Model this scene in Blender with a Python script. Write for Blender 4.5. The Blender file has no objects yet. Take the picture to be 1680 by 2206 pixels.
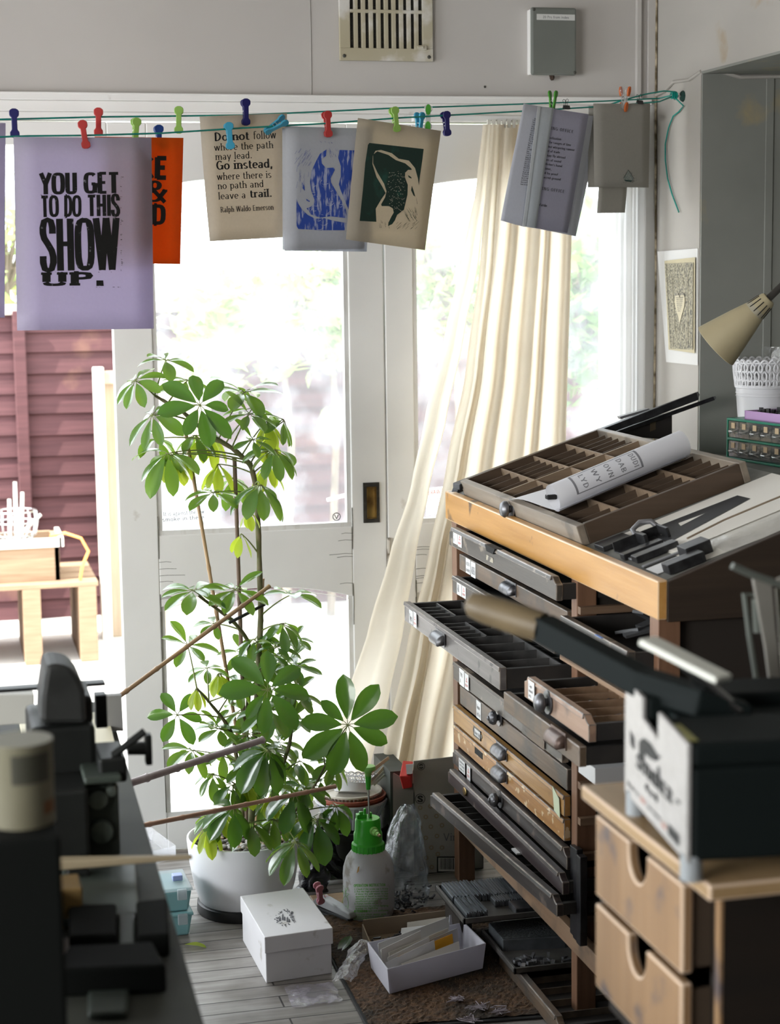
import bpy, math, random
from mathutils import Vector as V, Matrix as MX
from math import sin, cos, pi, radians as R
random.seed(7)
S = bpy.context.scene
C = S.collection
# ---------------------------------------------------------------- camera, light, exposure
YAW, PITCH, ROLL, EYE, FPX = R(13.95), R(7.714), R(0.765), 1.65, 3900.0
FW = V((sin(YAW)*cos(PITCH), cos(YAW)*cos(PITCH), -sin(PITCH)))
_rt = V((cos(YAW), -sin(YAW), 0)); _dn = FW.cross(_rt)
RT = _rt*cos(ROLL) + _dn*sin(ROLL); DN = -_rt*sin(ROLL) + _dn*cos(ROLL)
CAM = V((0, 0, EYE))
cd = bpy.data.cameras.new('camera'); cam = bpy.data.objects.new('camera', cd); C.objects.link(cam)
cam.matrix_world = MX(((RT.x, -DN.x, -FW.x, 0), (RT.y, -DN.y, -FW.y, 0), (RT.z, -DN.z, -FW.z, EYE), (0, 0, 0, 1)))
cd.sensor_fit = 'VERTICAL'; cd.sensor_height = 36.0; cd.lens = FPX/2206*36.0
cd.clip_start = .05; cd.clip_end = 200
cd.dof.use_dof = True; cd.dof.focus_distance = 4.4; cd.dof.aperture_fstop = 5.2
S.camera = cam
S.view_settings.view_transform = 'Standard'; S.view_settings.look = 'None'
S.view_settings.exposure = 0.3; S.view_settings.gamma = 1.0; S.view_settings.use_curve_mapping = False
w = bpy.data.worlds.new('world'); S.world = w; w.use_nodes = True
bg = w.node_tree.nodes['Background']; bg.inputs[0].default_value = (.88, .95, 1, 1); bg.inputs[1].default_value = 6.0
def light(name, kind, loc, direction, energy, color=(1, 1, 1), **kw):
    l = bpy.data.lights.new(name, kind); l.energy = energy; l.color = color
    for k, v in kw.items(): setattr(l, k, v)
    o = bpy.data.objects.new(name, l); C.objects.link(o); o.location = loc
    o.rotation_euler = V(direction).to_track_quat('-Z', 'Y').to_euler(); return o
light('sun', 'SUN', (0, 8, 6), (.75, .22, -.95), 11.0, (1, .95, .86), angle=R(1))
p = light('door_portal', 'AREA', (.8, 5.12, 1.05), (0, -1, 0), 1, shape='RECTANGLE', size=2.7, size_y=2.1); p.data.cycles.is_portal = True
# added fill lamps at assumed, unseen side windows: behind camera and beside bench
light('side_fill_lamp', 'AREA', (-2.6, .3, 1.75), (1, .85, -.03), 82, (1, .965, .92), shape='RECTANGLE', size=2.0, size_y=1.1)
light('bench_fill_lamp', 'AREA', (-2.6, 3.5, 1.35), (1, -.08, -.12), 52, (.95, .98, 1), shape='RECTANGLE', size=2.2, size_y=.9)

def ray(px, py): return RT*((px-840)/FPX) + DN*((py-1103)/FPX) + FW
def at(px, py, x=None, y=None, z=None, d=None):
    """The point of a pixel of the photograph that lies on the plane x=, y= or z=, or at depth d."""
    v = ray(px, py)
    if d is not None: return CAM + v*d
    i, q = [(i, q) for i, q in enumerate((x, y, z)) if q is not None][0]
    return CAM + v*((q-CAM[i])/v[i])
def on(px, py, p0, n):
    v = ray(px, py); return CAM + v*((p0-CAM).dot(n)/v.dot(n))

# ---------------------------------------------------------------- materials
def nd(t, k, **kw):
    n = t.nodes.new(k)
    for a, b in kw.items():
        if a in n.inputs.keys() if hasattr(n.inputs, 'keys') else False: n.inputs[a].default_value = b
        else: setattr(n, a, b)
    return n
def c4(c): return (c[0], c[1], c[2], 1)
def lin(r, g, b):
    f = lambda u: (u/255/12.92 if u/255 < .04045 else ((u/255+.055)/1.055)**2.4)
    return (f(r), f(g), f(b))
MATS = {}
def mat(name, col, rough=.5, col2=None, scale=(8, 8, 8), lo=.35, hi=.65, metal=0, spec=.5, trans=0, tcol=None, bump=0, stain=None, stain_scale=3, stain_at=(.55, .75), alpha=1, detail=5, coat=0, coord='Object', anis=0):
    """Principled surface: two-tone noise, optional shaped stains, optional translucency."""
    if name in MATS: return MATS[name]
    m = bpy.data.materials.new(name); m.use_nodes = True; t = m.node_tree; N = t.nodes; L = t.links
    b = N['Principled BSDF']; out = N['Material Output']
    b.inputs['Base Color'].default_value = c4(col); b.inputs['Roughness'].default_value = rough
    b.inputs['Metallic'].default_value = metal; b.inputs['Specular IOR Level'].default_value = spec; b.inputs['Coat Weight'].default_value = coat
    csock = None
    if col2 is not None or stain is not None or bump:
        tc = N.new('ShaderNodeTexCoord'); mp = N.new('ShaderNodeMapping'); L.new(tc.outputs[coord], mp.inputs[0]); mp.inputs['Scale'].default_value = scale
        no = N.new('ShaderNodeTexNoise'); no.inputs['Detail'].default_value = detail; no.inputs['Scale'].default_value = 1; L.new(mp.outputs[0], no.inputs[0])
        if col2 is not None:
            r = N.new('ShaderNodeValToRGB'); L.new(no.outputs[0], r.inputs[0])
            r.color_ramp.elements[0].position = lo; r.color_ramp.elements[0].color = c4(col)
            r.color_ramp.elements[1].position = hi; r.color_ramp.elements[1].color = c4(col2); csock = r.outputs[0]
        if stain is not None:
            n2 = N.new('ShaderNodeTexNoise'); n2.inputs['Scale'].default_value = stain_scale; n2.inputs['Detail'].default_value = 6; L.new(tc.outputs[coord], n2.inputs[0])
            r2 = N.new('ShaderNodeValToRGB'); L.new(n2.outputs[0], r2.inputs[0]); r2.color_ramp.elements[0].position = stain_at[0]-.07; r2.color_ramp.elements[1].position = stain_at[1]-.08
            mx = N.new('ShaderNodeMixRGB'); L.new(r2.outputs[0], mx.inputs[0])
            if csock: L.new(csock, mx.inputs[1])
            else: mx.inputs[1].default_value = c4(col)
            mx.inputs[2].default_value = c4(stain); csock = mx.outputs[0]
        if csock: L.new(csock, b.inputs['Base Color'])
        if bump:
            bp = N.new('ShaderNodeBump'); bp.inputs['Strength'].default_value = bump; bp.inputs['Distance'].default_value = .01; L.new(no.outputs[0], bp.inputs['Height']); L.new(bp.outputs[0], b.inputs['Normal'])
    sh = b.outputs[0]
    if trans:
        tl = N.new('ShaderNodeBsdfTranslucent'); tl.inputs[0].default_value = c4(tcol or col)
        if csock and tcol is None: L.new(csock, tl.inputs[0])
        mx = N.new('ShaderNodeMixShader'); mx.inputs[0].default_value = trans; L.new(sh, mx.inputs[1]); L.new(tl.outputs[0], mx.inputs[2]); sh = mx.outputs[0]
    if alpha < 1:
        tp = N.new('ShaderNodeBsdfTransparent'); mx = N.new('ShaderNodeMixShader'); mx.inputs[0].default_value = alpha
        L.new(tp.outputs[0], mx.inputs[1]); L.new(sh, mx.inputs[2]); sh = mx.outputs[0]
    L.new(sh, out.inputs[0]); MATS[name] = m; return m
def glassy(name, dirt=.06, tint=(1, 1, 1), gloss=.06, dirtcol=(.8, .8, .8), rough=.05, patch=(.45, .8), pscale=6):
    """Thin clear sheet: see-through with a little gloss and a film of dirt or creases."""
    if name in MATS: return MATS[name]
    m = bpy.data.materials.new(name); m.use_nodes = True; t = m.node_tree; N = t.nodes; L = t.links
    N.remove(N['Principled BSDF']); out = N['Material Output']
    tp = N.new('ShaderNodeBsdfTransparent'); tp.inputs[0].default_value = c4(tint)
    gl = N.new('ShaderNodeBsdfGlossy'); gl.inputs['Roughness'].default_value = rough
    m1 = N.new('ShaderNodeMixShader'); m1.inputs[0].default_value = gloss; L.new(tp.outputs[0], m1.inputs[1]); L.new(gl.outputs[0], m1.inputs[2])
    tr = N.new('ShaderNodeBsdfTranslucent'); tr.inputs[0].default_value = c4(dirtcol); df = N.new('ShaderNodeBsdfDiffuse'); df.inputs[0].default_value = c4(dirtcol)
    m3 = N.new('ShaderNodeMixShader'); m3.inputs[0].default_value = .5; L.new(tr.outputs[0], m3.inputs[1]); L.new(df.outputs[0], m3.inputs[2])
    tc = N.new('ShaderNodeTexCoord'); no = N.new('ShaderNodeTexNoise'); no.inputs['Scale'].default_value = pscale; no.inputs['Detail'].default_value = 8; L.new(tc.outputs['Object'], no.inputs[0])
    mr = N.new('ShaderNodeMapRange'); mr.inputs[1].default_value = patch[0]; mr.inputs[2].default_value = patch[1]; mr.inputs[3].default_value = dirt*.5; mr.inputs[4].default_value = min(1, dirt*2.2); L.new(no.outputs[0], mr.inputs[0])
    m2 = N.new('ShaderNodeMixShader'); L.new(mr.outputs[0], m2.inputs[0]); L.new(m1.outputs[0], m2.inputs[1]); L.new(m3.outputs[0], m2.inputs[2])
    if rough > .06 or name.startswith('film'):
        bp = N.new('ShaderNodeBump'); bp.inputs['Strength'].default_value = .6; bp.inputs['Distance'].default_value = .02; L.new(no.outputs[0], bp.inputs['Height']); L.new(bp.outputs[0], gl.inputs['Normal'])
    L.new(m2.outputs[0], out.inputs[0]); MATS[name] = m; return m
def wood(name, c1, c2, axis='y', rough=.45, grain=60, stain=None, stain_scale=5, stain_at=(.58, .72), bump=.15, coat=0):
    s = {'x': (3, grain, grain), 'y': (grain, 3, grain), 'z': (grain, grain, 3)}[axis]
    return mat(name, c1, rough, c2, s, .3, .7, stain=stain, stain_scale=stain_scale, stain_at=stain_at, bump=bump, coat=coat)
def ink(name, col, show, cover=.6):
    """Printing ink that lets flecks of the paper colour through."""
    return mat(name, col, .6, show, (90, 90, 90), cover, cover+.12, detail=3)

# ---------------------------------------------------------------- mesh building
class MB:
    def __init__(s): s.v = []; s.f = []; s.m = []
    def add(s, vs, fs, mi=0):
        b = len(s.v); s.v += [V(q) for q in vs]; s.f += [tuple(b+i for i in f) for f in fs]; s.m += [mi]*len(fs); return s
    def hexa(s, q, mi=0):   # 8 corners: bottom ring 0-3, top ring 4-7
        return s.add(q, [(3, 2, 1, 0), (4, 5, 6, 7), (0, 1, 5, 4), (1, 2, 6, 5), (2, 3, 7, 6), (3, 0, 4, 7)], mi)
    def bx(s, lo, hi, mi=0, T=None):
        x0, y0, z0 = lo; x1, y1, z1 = hi
        q = [V(a) for a in ((x0, y0, z0), (x1, y0, z0), (x1, y1, z0), (x0, y1, z0), (x0, y0, z1), (x1, y0, z1), (x1, y1, z1), (x0, y1, z1))]
        if T is not None: q = [T @ a for a in q]
        return s.hexa(q, mi)
    def prism(s, poly, d, mi=0):   # poly: 3D ring, d: extrusion vector
        n = len(poly); d = V(d); p = [V(a) for a in poly]
        return s.add(p+[a+d for a in p], [tuple(range(n-1, -1, -1)), tuple(range(n, 2*n))]+[(i, (i+1) % n, n+(i+1) % n, n+i) for i in range(n)], mi)
    def tube(s, pts, r, n=8, mi=0, caps=True):
        pts = [V(a) for a in pts]; k = len(pts); rr = r if isinstance(r, (list, tuple)) else [r]*k
        vs = []; fs = []; up = None
        for i, q in enumerate(pts):
            d = (pts[min(i+1, k-1)]-pts[max(i-1, 0)]); d = d.normalized() if d.length > 1e-9 else V((0, 0, 1))
            if up is None: up = d.orthogonal().normalized()
            up = (up-d*up.dot(d)); up = up.normalized() if up.length > 1e-6 else d.orthogonal().normalized()
            sd = d.cross(up)
            vs += [q+(up*cos(2*pi*j/n)+sd*sin(2*pi*j/n))*rr[i] for j in range(n)]
        for i in range(k-1):
            for j in range(n): fs.append((i*n+j, i*n+(j+1) % n, (i+1)*n+(j+1) % n, (i+1)*n+j))
        if caps: fs += [tuple(range(n-1, -1, -1)), tuple((k-1)*n+j for j in range(n))]
        return s.add(vs, fs, mi)
    def lathe(s, prof, c=(0, 0, 0), n=32, mi=0, T=None, sx=1, a0=0, a1=2*pi):
        c = V(c); k = len(prof); full = abs(a1-a0-2*pi) < 1e-6; m = n if full else n+1
        vs = []
        for (r, z) in prof:
            for j in range(m):
                a = a0+(a1-a0)*j/n; q = V((r*cos(a)*sx, r*sin(a), z)); vs.append((T @ q if T is not None else q)+c)
        fs = [(i*m+j, i*m+(j+1) % m, (i+1)*m+(j+1) % m, (i+1)*m+j) for i in range(k-1) for j in range(n)]
        return s.add(vs, fs, mi)
    def grid(s, fn, nu, nv, mi=0):
        vs = [fn(i/nu, j/nv) for j in range(nv+1) for i in range(nu+1)]
        return s.add(vs, [(j*(nu+1)+i, j*(nu+1)+i+1, (j+1)*(nu+1)+i+1, (j+1)*(nu+1)+i) for j in range(nv) for i in range(nu)], mi)
    def build(s, name, mats, parent=None, local=False, bevel=0, smooth=0, solid=0, subsurf=0, edge=None):
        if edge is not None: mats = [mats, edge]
        if not isinstance(mats, (list, tuple)): mats = [mats]
        off = V((0, 0, 0))
        if parent is not None and not local:
            q = parent
            while q is not None: off = off+q.location; q = q.parent
        me = bpy.data.meshes.new(name); me.from_pydata([tuple(a-off) for a in s.v], [], s.f)
        for m in mats: me.materials.append(m)
        if len(mats) > 1 and edge is None: me.polygons.foreach_set('material_index', s.m)
        if smooth:
            me.polygons.foreach_set('use_smooth', [True]*len(me.polygons)); me.set_sharp_from_angle(angle=R(smooth))
        me.update()
        o = bpy.data.objects.new(name, me); C.objects.link(o)
        if parent is not None: o.parent = parent
        if solid: q = o.modifiers.new('t', 'SOLIDIFY'); q.thickness = solid; q.offset = 0
        if subsurf: q = o.modifiers.new('s', 'SUBSURF'); q.levels = q.render_levels = subsurf
        if bevel: q = o.modifiers.new('b', 'BEVEL'); q.width = bevel; q.segments = 2; q.limit_method = 'ANGLE'; q.angle_limit = R(40)
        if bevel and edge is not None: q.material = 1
        return o
def tag(o, label, cat, group=None, kind=None):
    o['label'] = label; o['category'] = cat
    if group: o['group'] = group
    if kind: o['kind'] = kind
    return o
def thing(name, label, cat, loc=(0, 0, 0), rot=(0, 0, 0), group=None):
    o = bpy.data.objects.new(name, None); C.objects.link(o); o.location = loc; o.rotation_euler = rot; o.empty_display_size = .05
    return tag(o, label, cat, group)
def struct(mb, name, m, **k):
    o = mb.build(name, m, **k)
    if o.parent is None: o['kind'] = 'structure'
    return o
def dup(root, loc, rot=None, label=None, name=None):
    def cp(o, par):
        c = o.copy(); C.objects.link(c); c.parent = par
        for ch in o.children: cp(ch, c)
        return c
    kids = list(root.children); r = root.copy(); C.objects.link(r); r.location = loc
    if rot is not None: r.rotation_euler = rot
    for ch in kids: cp(ch, r)
    if label: r['label'] = label
    return r
def rot(ax, deg): return MX.Rotation(R(deg), 4, ax)
def arc(cx, cy, rx, ry, a0, a1, n=14, p=1.0):
    o = []
    for i in range(n+1):
        a = R(a0+(a1-a0)*i/n); cc, ss = cos(a), sin(a)
        o.append((cx+rx*math.copysign(abs(cc)**p, cc), cy+ry*math.copysign(abs(ss)**p, ss)))
    return o

# ---------------------------------------------------------------- drawn lettering (strokes with contrast, optional slab serifs)
X_, C_ = .47, .70
def _glyphs():
    a = lambda *k: ('a',)+k
    l = lambda *k: ('l',)+k
    G = {
     'a': (.44, [a(.18, .13, .13, .13, 0, 360), l(.33, 0, .33, .34), a(.2, .33, .13, .13, 0, 150)]),
     'b': (.48, [l(.1, 0, .1, .72), a(.26, .235, .16, .235, 0, 360)]), 'c': (.42, [a(.23, .235, .17, .235, 45, 315)]),
     'd': (.48, [a(.21, .235, .16, .235, 0, 360), l(.38, 0, .38, .72)]), 'e': (.44, [a(.23, .235, .17, .235, 0, 310), l(.07, .25, .4, .25)]),
     'f': (.3, [l(.13, 0, .13, .6), a(.24, .6, .11, .11, 180, 30), l(.03, .45, .27, .45)]),
     'g': (.44, [a(.2, .31, .14, .16, 0, 360), a(.2, -.1, .16, .11, 0, 360), l(.32, .44, .42, .47), l(.1, .16, .12, .02)]),
     'h': (.5, [l(.1, 0, .1, .72, 'b'), a(.255, .3, .155, .17, 180, 0), l(.41, 0, .41, .3, 'b')]), 'i': (.2, [l(.1, 0, .1, .47, 'b'), l(.1, .6, .1, .7)]),
     'j': (.2, [l(.1, -.15, .1, .47), l(.1, .6, .1, .7)]), 'k': (.48, [l(.1, 0, .1, .72, 'b'), l(.12, .2, .4, .46), l(.22, .28, .42, 0)]),
     'l': (.2, [l(.1, 0, .1, .72, 'b')]), 'm': (.78, [l(.1, 0, .1, .47, 'b'), a(.24, .3, .14, .17, 180, 0), l(.38, 0, .38, .3, 'b'), a(.53, .3, .15, .17, 180, 0), l(.68, 0, .68, .3, 'b')]),
     'n': (.5, [l(.1, 0, .1, .47, 'b'), a(.255, .3, .155, .17, 180, 0), l(.41, 0, .41, .3, 'b')]), 'o': (.46, [a(.23, .235, .18, .235, 0, 360)]),
     'p': (.48, [l(.1, -.2, .1, .47, 'b'), a(.26, .235, .16, .235, 0, 360)]), 'q': (.48, [l(.38, -.2, .38, .47), a(.22, .235, .16, .235, 0, 360)]),
     'r': (.36, [l(.1, 0, .1, .47, 'b'), a(.24, .33, .12, .14, 170, 40)]), 's': (.38, [a(.19, .345, .12, .125, 40, 270), a(.19, .11, .13, .11, 90, -150)]),
     't': (.3, [l(.13, .1, .13, .62), a(.23, .1, .1, .1, 180, 320), l(.03, .45, .27, .45)]), 'u': (.5, [l(.1, .17, .1, .47), a(.245, .17, .145, .17, 180, 360), l(.39, 0, .39, .47)]),
     'v': (.44, [l(.04, .47, .22, 0), l(.22, 0, .4, .47)]), 'w': (.64, [l(.03, .47, .18, 0), l(.18, 0, .32, .47), l(.32, .47, .46, 0), l(.46, 0, .6, .47)]),
     'x': (.44, [l(.05, .47, .39, 0), l(.05, 0, .39, .47)]), 'y': (.44, [l(.04, .47, .22, 0), l(.4, .47, .14, -.2)]), 'z': (.4, [l(.05, .46, .35, .46), l(.35, .46, .05, .02), l(.05, .02, .35, .02)]),
     'A': (.62, [l(.06, 0, .31, .7), l(.31, .7, .56, 0), l(.16, .24, .46, .24)]), 'B': (.56, [l(.12, 0, .12, .7), a(.2, .525, .25, .175, 90, -90), a(.2, .175, .28, .175, 90, -90), l(.12, .69, .22, .69), l(.12, .35, .22, .35), l(.12, .01, .22, .01)]),
     'C': (.58, [a(.31, .35, .23, .35, 45, 315)]), 'D': (.6, [l(.12, 0, .12, .7), a(.2, .35, .3, .35, 90, -90), l(.1, .69, .22, .69), l(.1, .01, .22, .01)]),
     'E': (.5, [l(.12, 0, .12, .7), l(.1, .67, .45, .67), l(.1, .36, .4, .36), l(.1, .03, .45, .03)]), 'F': (.48, [l(.12, 0, .12, .7, 'b'), l(.1, .67, .45, .67), l(.1, .36, .4, .36)]),
     'G': (.62, [a(.31, .35, .24, .35, 45, 360), l(.53, .02, .53, .33), l(.36, .32, .56, .32)]), 'H': (.62, [l(.12, 0, .12, .7, 'b'), l(.5, 0, .5, .7, 'b'), l(.12, .36, .5, .36)]),
     'I': (.26, [l(.13, 0, .13, .7, 'b')]), 'J': (.4, [l(.28, .15, .28, .7), a(.17, .15, .11, .15, 360, 180)]), 'K': (.6, [l(.12, 0, .12, .7, 'b'), l(.14, .3, .52, .69), l(.26, .4, .54, 0)]),
     'L': (.48, [l(.12, 0, .12, .7, 'b'), l(.1, .03, .45, .03)]), 'M': (.76, [l(.12, 0, .12, .7, 'b'), l(.12, .7, .38, .05), l(.38, .05, .64, .7), l(.64, 0, .64, .7, 'b')]),
     'N': (.64, [l(.12, 0, .12, .7, 'b'), l(.12, .7, .52, 0), l(.52, 0, .52, .7, 'b')]), 'O': (.64, [a(.32, .35, .24, .35, 0, 360)]),
     'P': (.54, [l(.12, 0, .12, .7, 'b'), a(.2, .51, .27, .19, 90, -90), l(.1, .69, .22, .69), l(.1, .32, .22, .32)]), 'Q': (.64, [a(.32, .35, .24, .35, 0, 360), l(.36, .18, .54, -.06)]),
     'R': (.6, [l(.12, 0, .12, .7, 'b'), a(.2, .52, .25, .18, 90, -90), l(.1, .69, .22, .69), l(.1, .34, .26, .34), l(.28, .34, .52, 0)]),
     'S': (.5, [('p', (.42, .50), (.42, .58), (.37, .665), (.25, .69), (.13, .665), (.08, .58), (.08, .51), (.12, .44), (.25, .36), (.38, .27), (.43, .19), (.43, .11), (.37, .03), (.25, .005), (.12, .03), (.07, .11), (.07, .20))]), 'T': (.56, [l(.28, 0, .28, .7, 'b'), l(.04, .66, .52, .66)]),
     'U': (.62, [l(.12, .2, .12, .7, 't'), a(.31, .2, .19, .2, 180, 360), l(.5, .2, .5, .7, 't')]), 'V': (.6, [l(.05, .7, .3, 0), l(.3, 0, .55, .7)]),
     'W': (.84, [l(.05, .7, .24, 0), l(.24, 0, .42, .7), l(.42, .7, .6, 0), l(.6, 0, .79, .7)]), 'X': (.58, [l(.06, 0, .52, .7), l(.06, .7, .52, 0)]), 'Y': (.58, [l(.05, .7, .29, .32), l(.29, .32, .53, .7), l(.29, 0, .29, .34, 'B')]),
     'Z': (.52, [l(.06, .67, .46, .67), l(.46, .67, .06, .03), l(.06, .03, .46, .03)]),
     '.': (.2, [l(.1, 0, .1, .11)]), ',': (.2, [l(.1, .1, .06, -.12)]), "'": (.16, [l(.08, .5, .08, .7)]), '-': (.3, [l(.05, .27, .25, .27)]), ' ': (.26, []), ':': (.2, [l(.1, 0, .1, .1), l(.1, .35, .1, .45)]),
     '&': (.66, [a(.28, .54, .13, .15, 0, 360), l(.18, .45, .6, 0), a(.25, .18, .2, .18, 90, 360), l(.45, .18, .6, .4), l(.5, .38, .66, .38)]),
     '0': (.46, [a(.23, .35, .17, .35, 0, 360)]), '1': (.3, [l(.16, 0, .16, .7, 'b')]), '2': (.44, [a(.22, .5, .16, .2, 160, -40), l(.35, .4, .06, .04), l(.06, .03, .4, .03)]), '3': (.42, [a(.18, .53, .17, .17, 140, -90), a(.18, .18, .2, .18, 90, -140)]),
     '4': (.46, [l(.3, 0, .3, .7), l(.3, .7, .04, .2), l(.04, .2, .42, .2)]), '6': (.44, [a(.22, .2, .17, .2, 0, 360), l(.08, .25, .3, .7)]), '8': (.44, [a(.22, .53, .14, .17, 0, 360), a(.22, .18, .18, .18, 0, 360)]),
    }
    return G
GL = _glyphs()
def text_width(s, gap=.06): return sum(GL[c][0]+gap for c in s)
def letters(mb, s, fn, p0, p1, cap, thick=.11, thin=.055, serif=.0, sq=1.0, gap=.06, sl=.045, mi=0, xs=None):
    """Draw string s along p0 -> p1 (2D), cap height `cap`, mapped into space by fn(x, y). y grows downwards in 2D."""
    p0 = V(p0); p1 = V(p1); dx = (p1-p0); W = dx.length; dx = dx.normalized(); dy = V((dx.y, -dx.x))
    tw = text_width(s, gap)-gap; sx = W/tw; sy = cap/.7; k = sx/sy
    def P(q): a = p0+dx*(q[0]*sx)+dy*(q[1]*sy); return fn(a.x, a.y)
    x = 0
    def ribbon(pts, wd):
        n = len(pts); vs = []
        for i in range(n):
            a = pts[max(i-1, 0)]; b = pts[min(i+1, n-1)]
            tx, ty = (b[0]-a[0])*k, b[1]-a[1]
            if n > 2 and (pts[0] == pts[-1] or math.hypot(pts[0][0]-pts[-1][0], pts[0][1]-pts[-1][1]) < 1e-6) and i in (0, n-1):
                tx, ty = (pts[1][0]-pts[-2][0])*k, pts[1][1]-pts[-2][1]
            h = math.hypot(tx, ty) or 1; nx, ny = -ty/h, tx/h; wi = wd(abs(ty)/h, k)/2
            vs += [P((pts[i][0]+nx*wi/k, pts[i][1]+ny*wi)), P((pts[i][0]-nx*wi/k, pts[i][1]-ny*wi))]
        mb.add(vs, [(2*i, 2*i+1, 2*i+3, 2*i+2) for i in range(n-1)], mi)
    wd = lambda v, k_: thin+(thick*k_-thin)*v**1.6
    for ch in s:
        adv, st = GL[ch]
        for q in st:
            if q[0] == 'p': ribbon([(x+u, v) for u, v in q[1:]], wd)
            elif q[0] == 'a':
                _, cx, cy, rx, ry, a0, a1 = q
                ins = .5*thick/k*.5 if sq < 1 else 0
                ribbon([(x+u, v) for u, v in arc(cx, cy, rx, ry-thin*.4, a0, a1, 18 if abs(a1-a0) > 200 else 10, sq)], wd)
            else:
                x0, y0, x1, y1 = q[1:5]; ribbon([(x+x0, y0), (x+x1, y1)], wd)
                if serif and len(q) > 5 and abs(x1-x0) < .02:
                    hw = thick/2
                    for yy, ok in ((min(y0, y1)+thin/2, q[5] in 'bB'), (max(y0, y1)-thin/2, q[5] in 'bt')):
                        if ok: ribbon([(x+x0-hw-serif, yy), (x+x0+hw+serif, yy)], lambda v, k_: thin)
        x += adv+gap
def poly(mb, pts, fn, mi=0): mb.add([fn(*q) for q in pts], [tuple(range(len(pts)))], mi)
# ================================================================ the setting
white = mat('white_gloss_paint', (.82, .81, .79), .35, (.75, .74, .72), (3, 3, 3), .4, .7, stain=(.42, .37, .30), stain_scale=9, stain_at=(.78, .86))
wallp = mat('old_cream_emulsion', (.47, .445, .42), .85, (.52, .495, .468), (2, 2, 2), .35, .7, bump=.05)
wallr = mat('stained_cream_plaster', (.42, .395, .36), .85, (.37, .35, .32), (2, 2, 4), .35, .7, stain=(.34, .24, .11), stain_scale=4.5, stain_at=(.715, .86), bump=.08)
alcv = mat('damp_grey_plaster', (.255, .258, .235), .9, (.21, .214, .195), (3, 3, 3), .35, .7, stain=(.36, .30, .18), stain_scale=5, stain_at=(.645, .76), bump=.1)
dark = mat('black_gap', (.01, .01, .01), .9)

def floor_mat():
    m = bpy.data.materials.new('worn_grey_floorboards'); m.use_nodes = True; t = m.node_tree; N = t.nodes; L = t.links; b = N['Principled BSDF']
    tc = N.new('ShaderNodeTexCoord'); br = N.new('ShaderNodeTexBrick'); L.new(tc.outputs['Object'], br.inputs[0])
    br.offset = .37; br.inputs['Scale'].default_value = 1; br.inputs['Brick Width'].default_value = 1.1; br.inputs['Row Height'].default_value = .064
    br.inputs['Mortar Size'].default_value = .0022; br.inputs['Mortar Smooth'].default_value = .1
    br.inputs['Color1'].default_value = (.30, .285, .27, 1); br.inputs['Color2'].default_value = (.38, .36, .34, 1); br.inputs['Mortar'].default_value = (.035, .03, .028, 1)
    mp = N.new('ShaderNodeMapping'); L.new(tc.outputs['Object'], mp.inputs[0]); mp.inputs['Scale'].default_value = (4, 50, 1)
    no = N.new('ShaderNodeTexNoise'); no.inputs['Scale'].default_value = 1; no.inputs['Detail'].default_value = 7; L.new(mp.outputs[0], no.inputs[0])
    n2 = N.new('ShaderNodeTexNoise'); n2.inputs['Scale'].default_value = 5; n2.inputs['Detail'].default_value = 8; L.new(tc.outputs['Object'], n2.inputs[0])
    r = N.new('ShaderNodeValToRGB'); L.new(no.outputs[0], r.inputs[0]); r.color_ramp.elements[0].position = .3; r.color_ramp.elements[0].color = (.45, .42, .4, 1); r.color_ramp.elements[1].position = .7
    mx = N.new('ShaderNodeMixRGB'); mx.blend_type = 'MULTIPLY'; mx.inputs[0].default_value = .8; L.new(br.outputs[0], mx.inputs[1]); L.new(r.outputs[0], mx.inputs[2])
    r2 = N.new('ShaderNodeValToRGB'); L.new(n2.outputs[0], r2.inputs[0]); r2.color_ramp.elements[0].position = .42; r2.color_ramp.elements[0].color = (.5, .47, .44, 1); r2.color_ramp.elements[1].position = .62
    m2 = N.new('ShaderNodeMixRGB'); m2.blend_type = 'MULTIPLY'; m2.inputs[0].default_value = .75; L.new(mx.outputs[0], m2.inputs[1]); L.new(r2.outputs[0], m2.inputs[2])
    L.new(m2.outputs[0], b.inputs['Base Color']); b.inputs['Roughness'].default_value = .5
    bp = N.new('ShaderNodeBump'); bp.inputs['Strength'].default_value = .3; bp.inputs['Distance'].default_value = .004; L.new(br.outputs['Fac'], bp.inputs['Height']); bp.invert = True; L.new(bp.outputs[0], b.inputs['Normal'])
    return m
struct(MB().bx((-2.75, -2.6, -.1), (2.8, 5.06, 0)), 'floor', floor_mat())
struct(MB().bx((-2.75, -2.6, 2.72), (2.8, 5.2, 2.8)), 'ceiling', mat('smoky_ceiling', (.36, .34, .32), .9))
HZ = 2.113
m = MB().bx((-2.75, 5.0, HZ), (2.05, 5.2, 2.72)).bx((-2.75, 5.0, 0), (-.52, 5.2, HZ)); struct(m, 'wall_back', wallp)
m = MB().bx((2.05, 4.68, 0), (2.8, 5.2, 2.72)).bx((2.05, 1.4, 2.165), (2.8, 4.68, 2.72)); struct(m, 'wall_right', wallr)
struct(MB().bx((2.05, -2.6, 0), (2.8, 1.4, 2.72)), 'wall_right_rear', MATS.get('dark_rear_wall') or mat('dark_rear_wall', (.06, .055, .05), .9))
struct(MB().bx((2.052, 4.672, .0), (2.6, 4.68, 2.158)), 'wall_alcove_side', alcv); struct(MB().bx((2.6, 1.4, 0), (2.8, 4.672, 2.158)), 'wall_alcove', alcv)
m = MB().bx((2.05, 1.42, 2.158), (2.6, 4.68, 2.165)); struct(m, 'wall_alcove_soffit', alcv)
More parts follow.
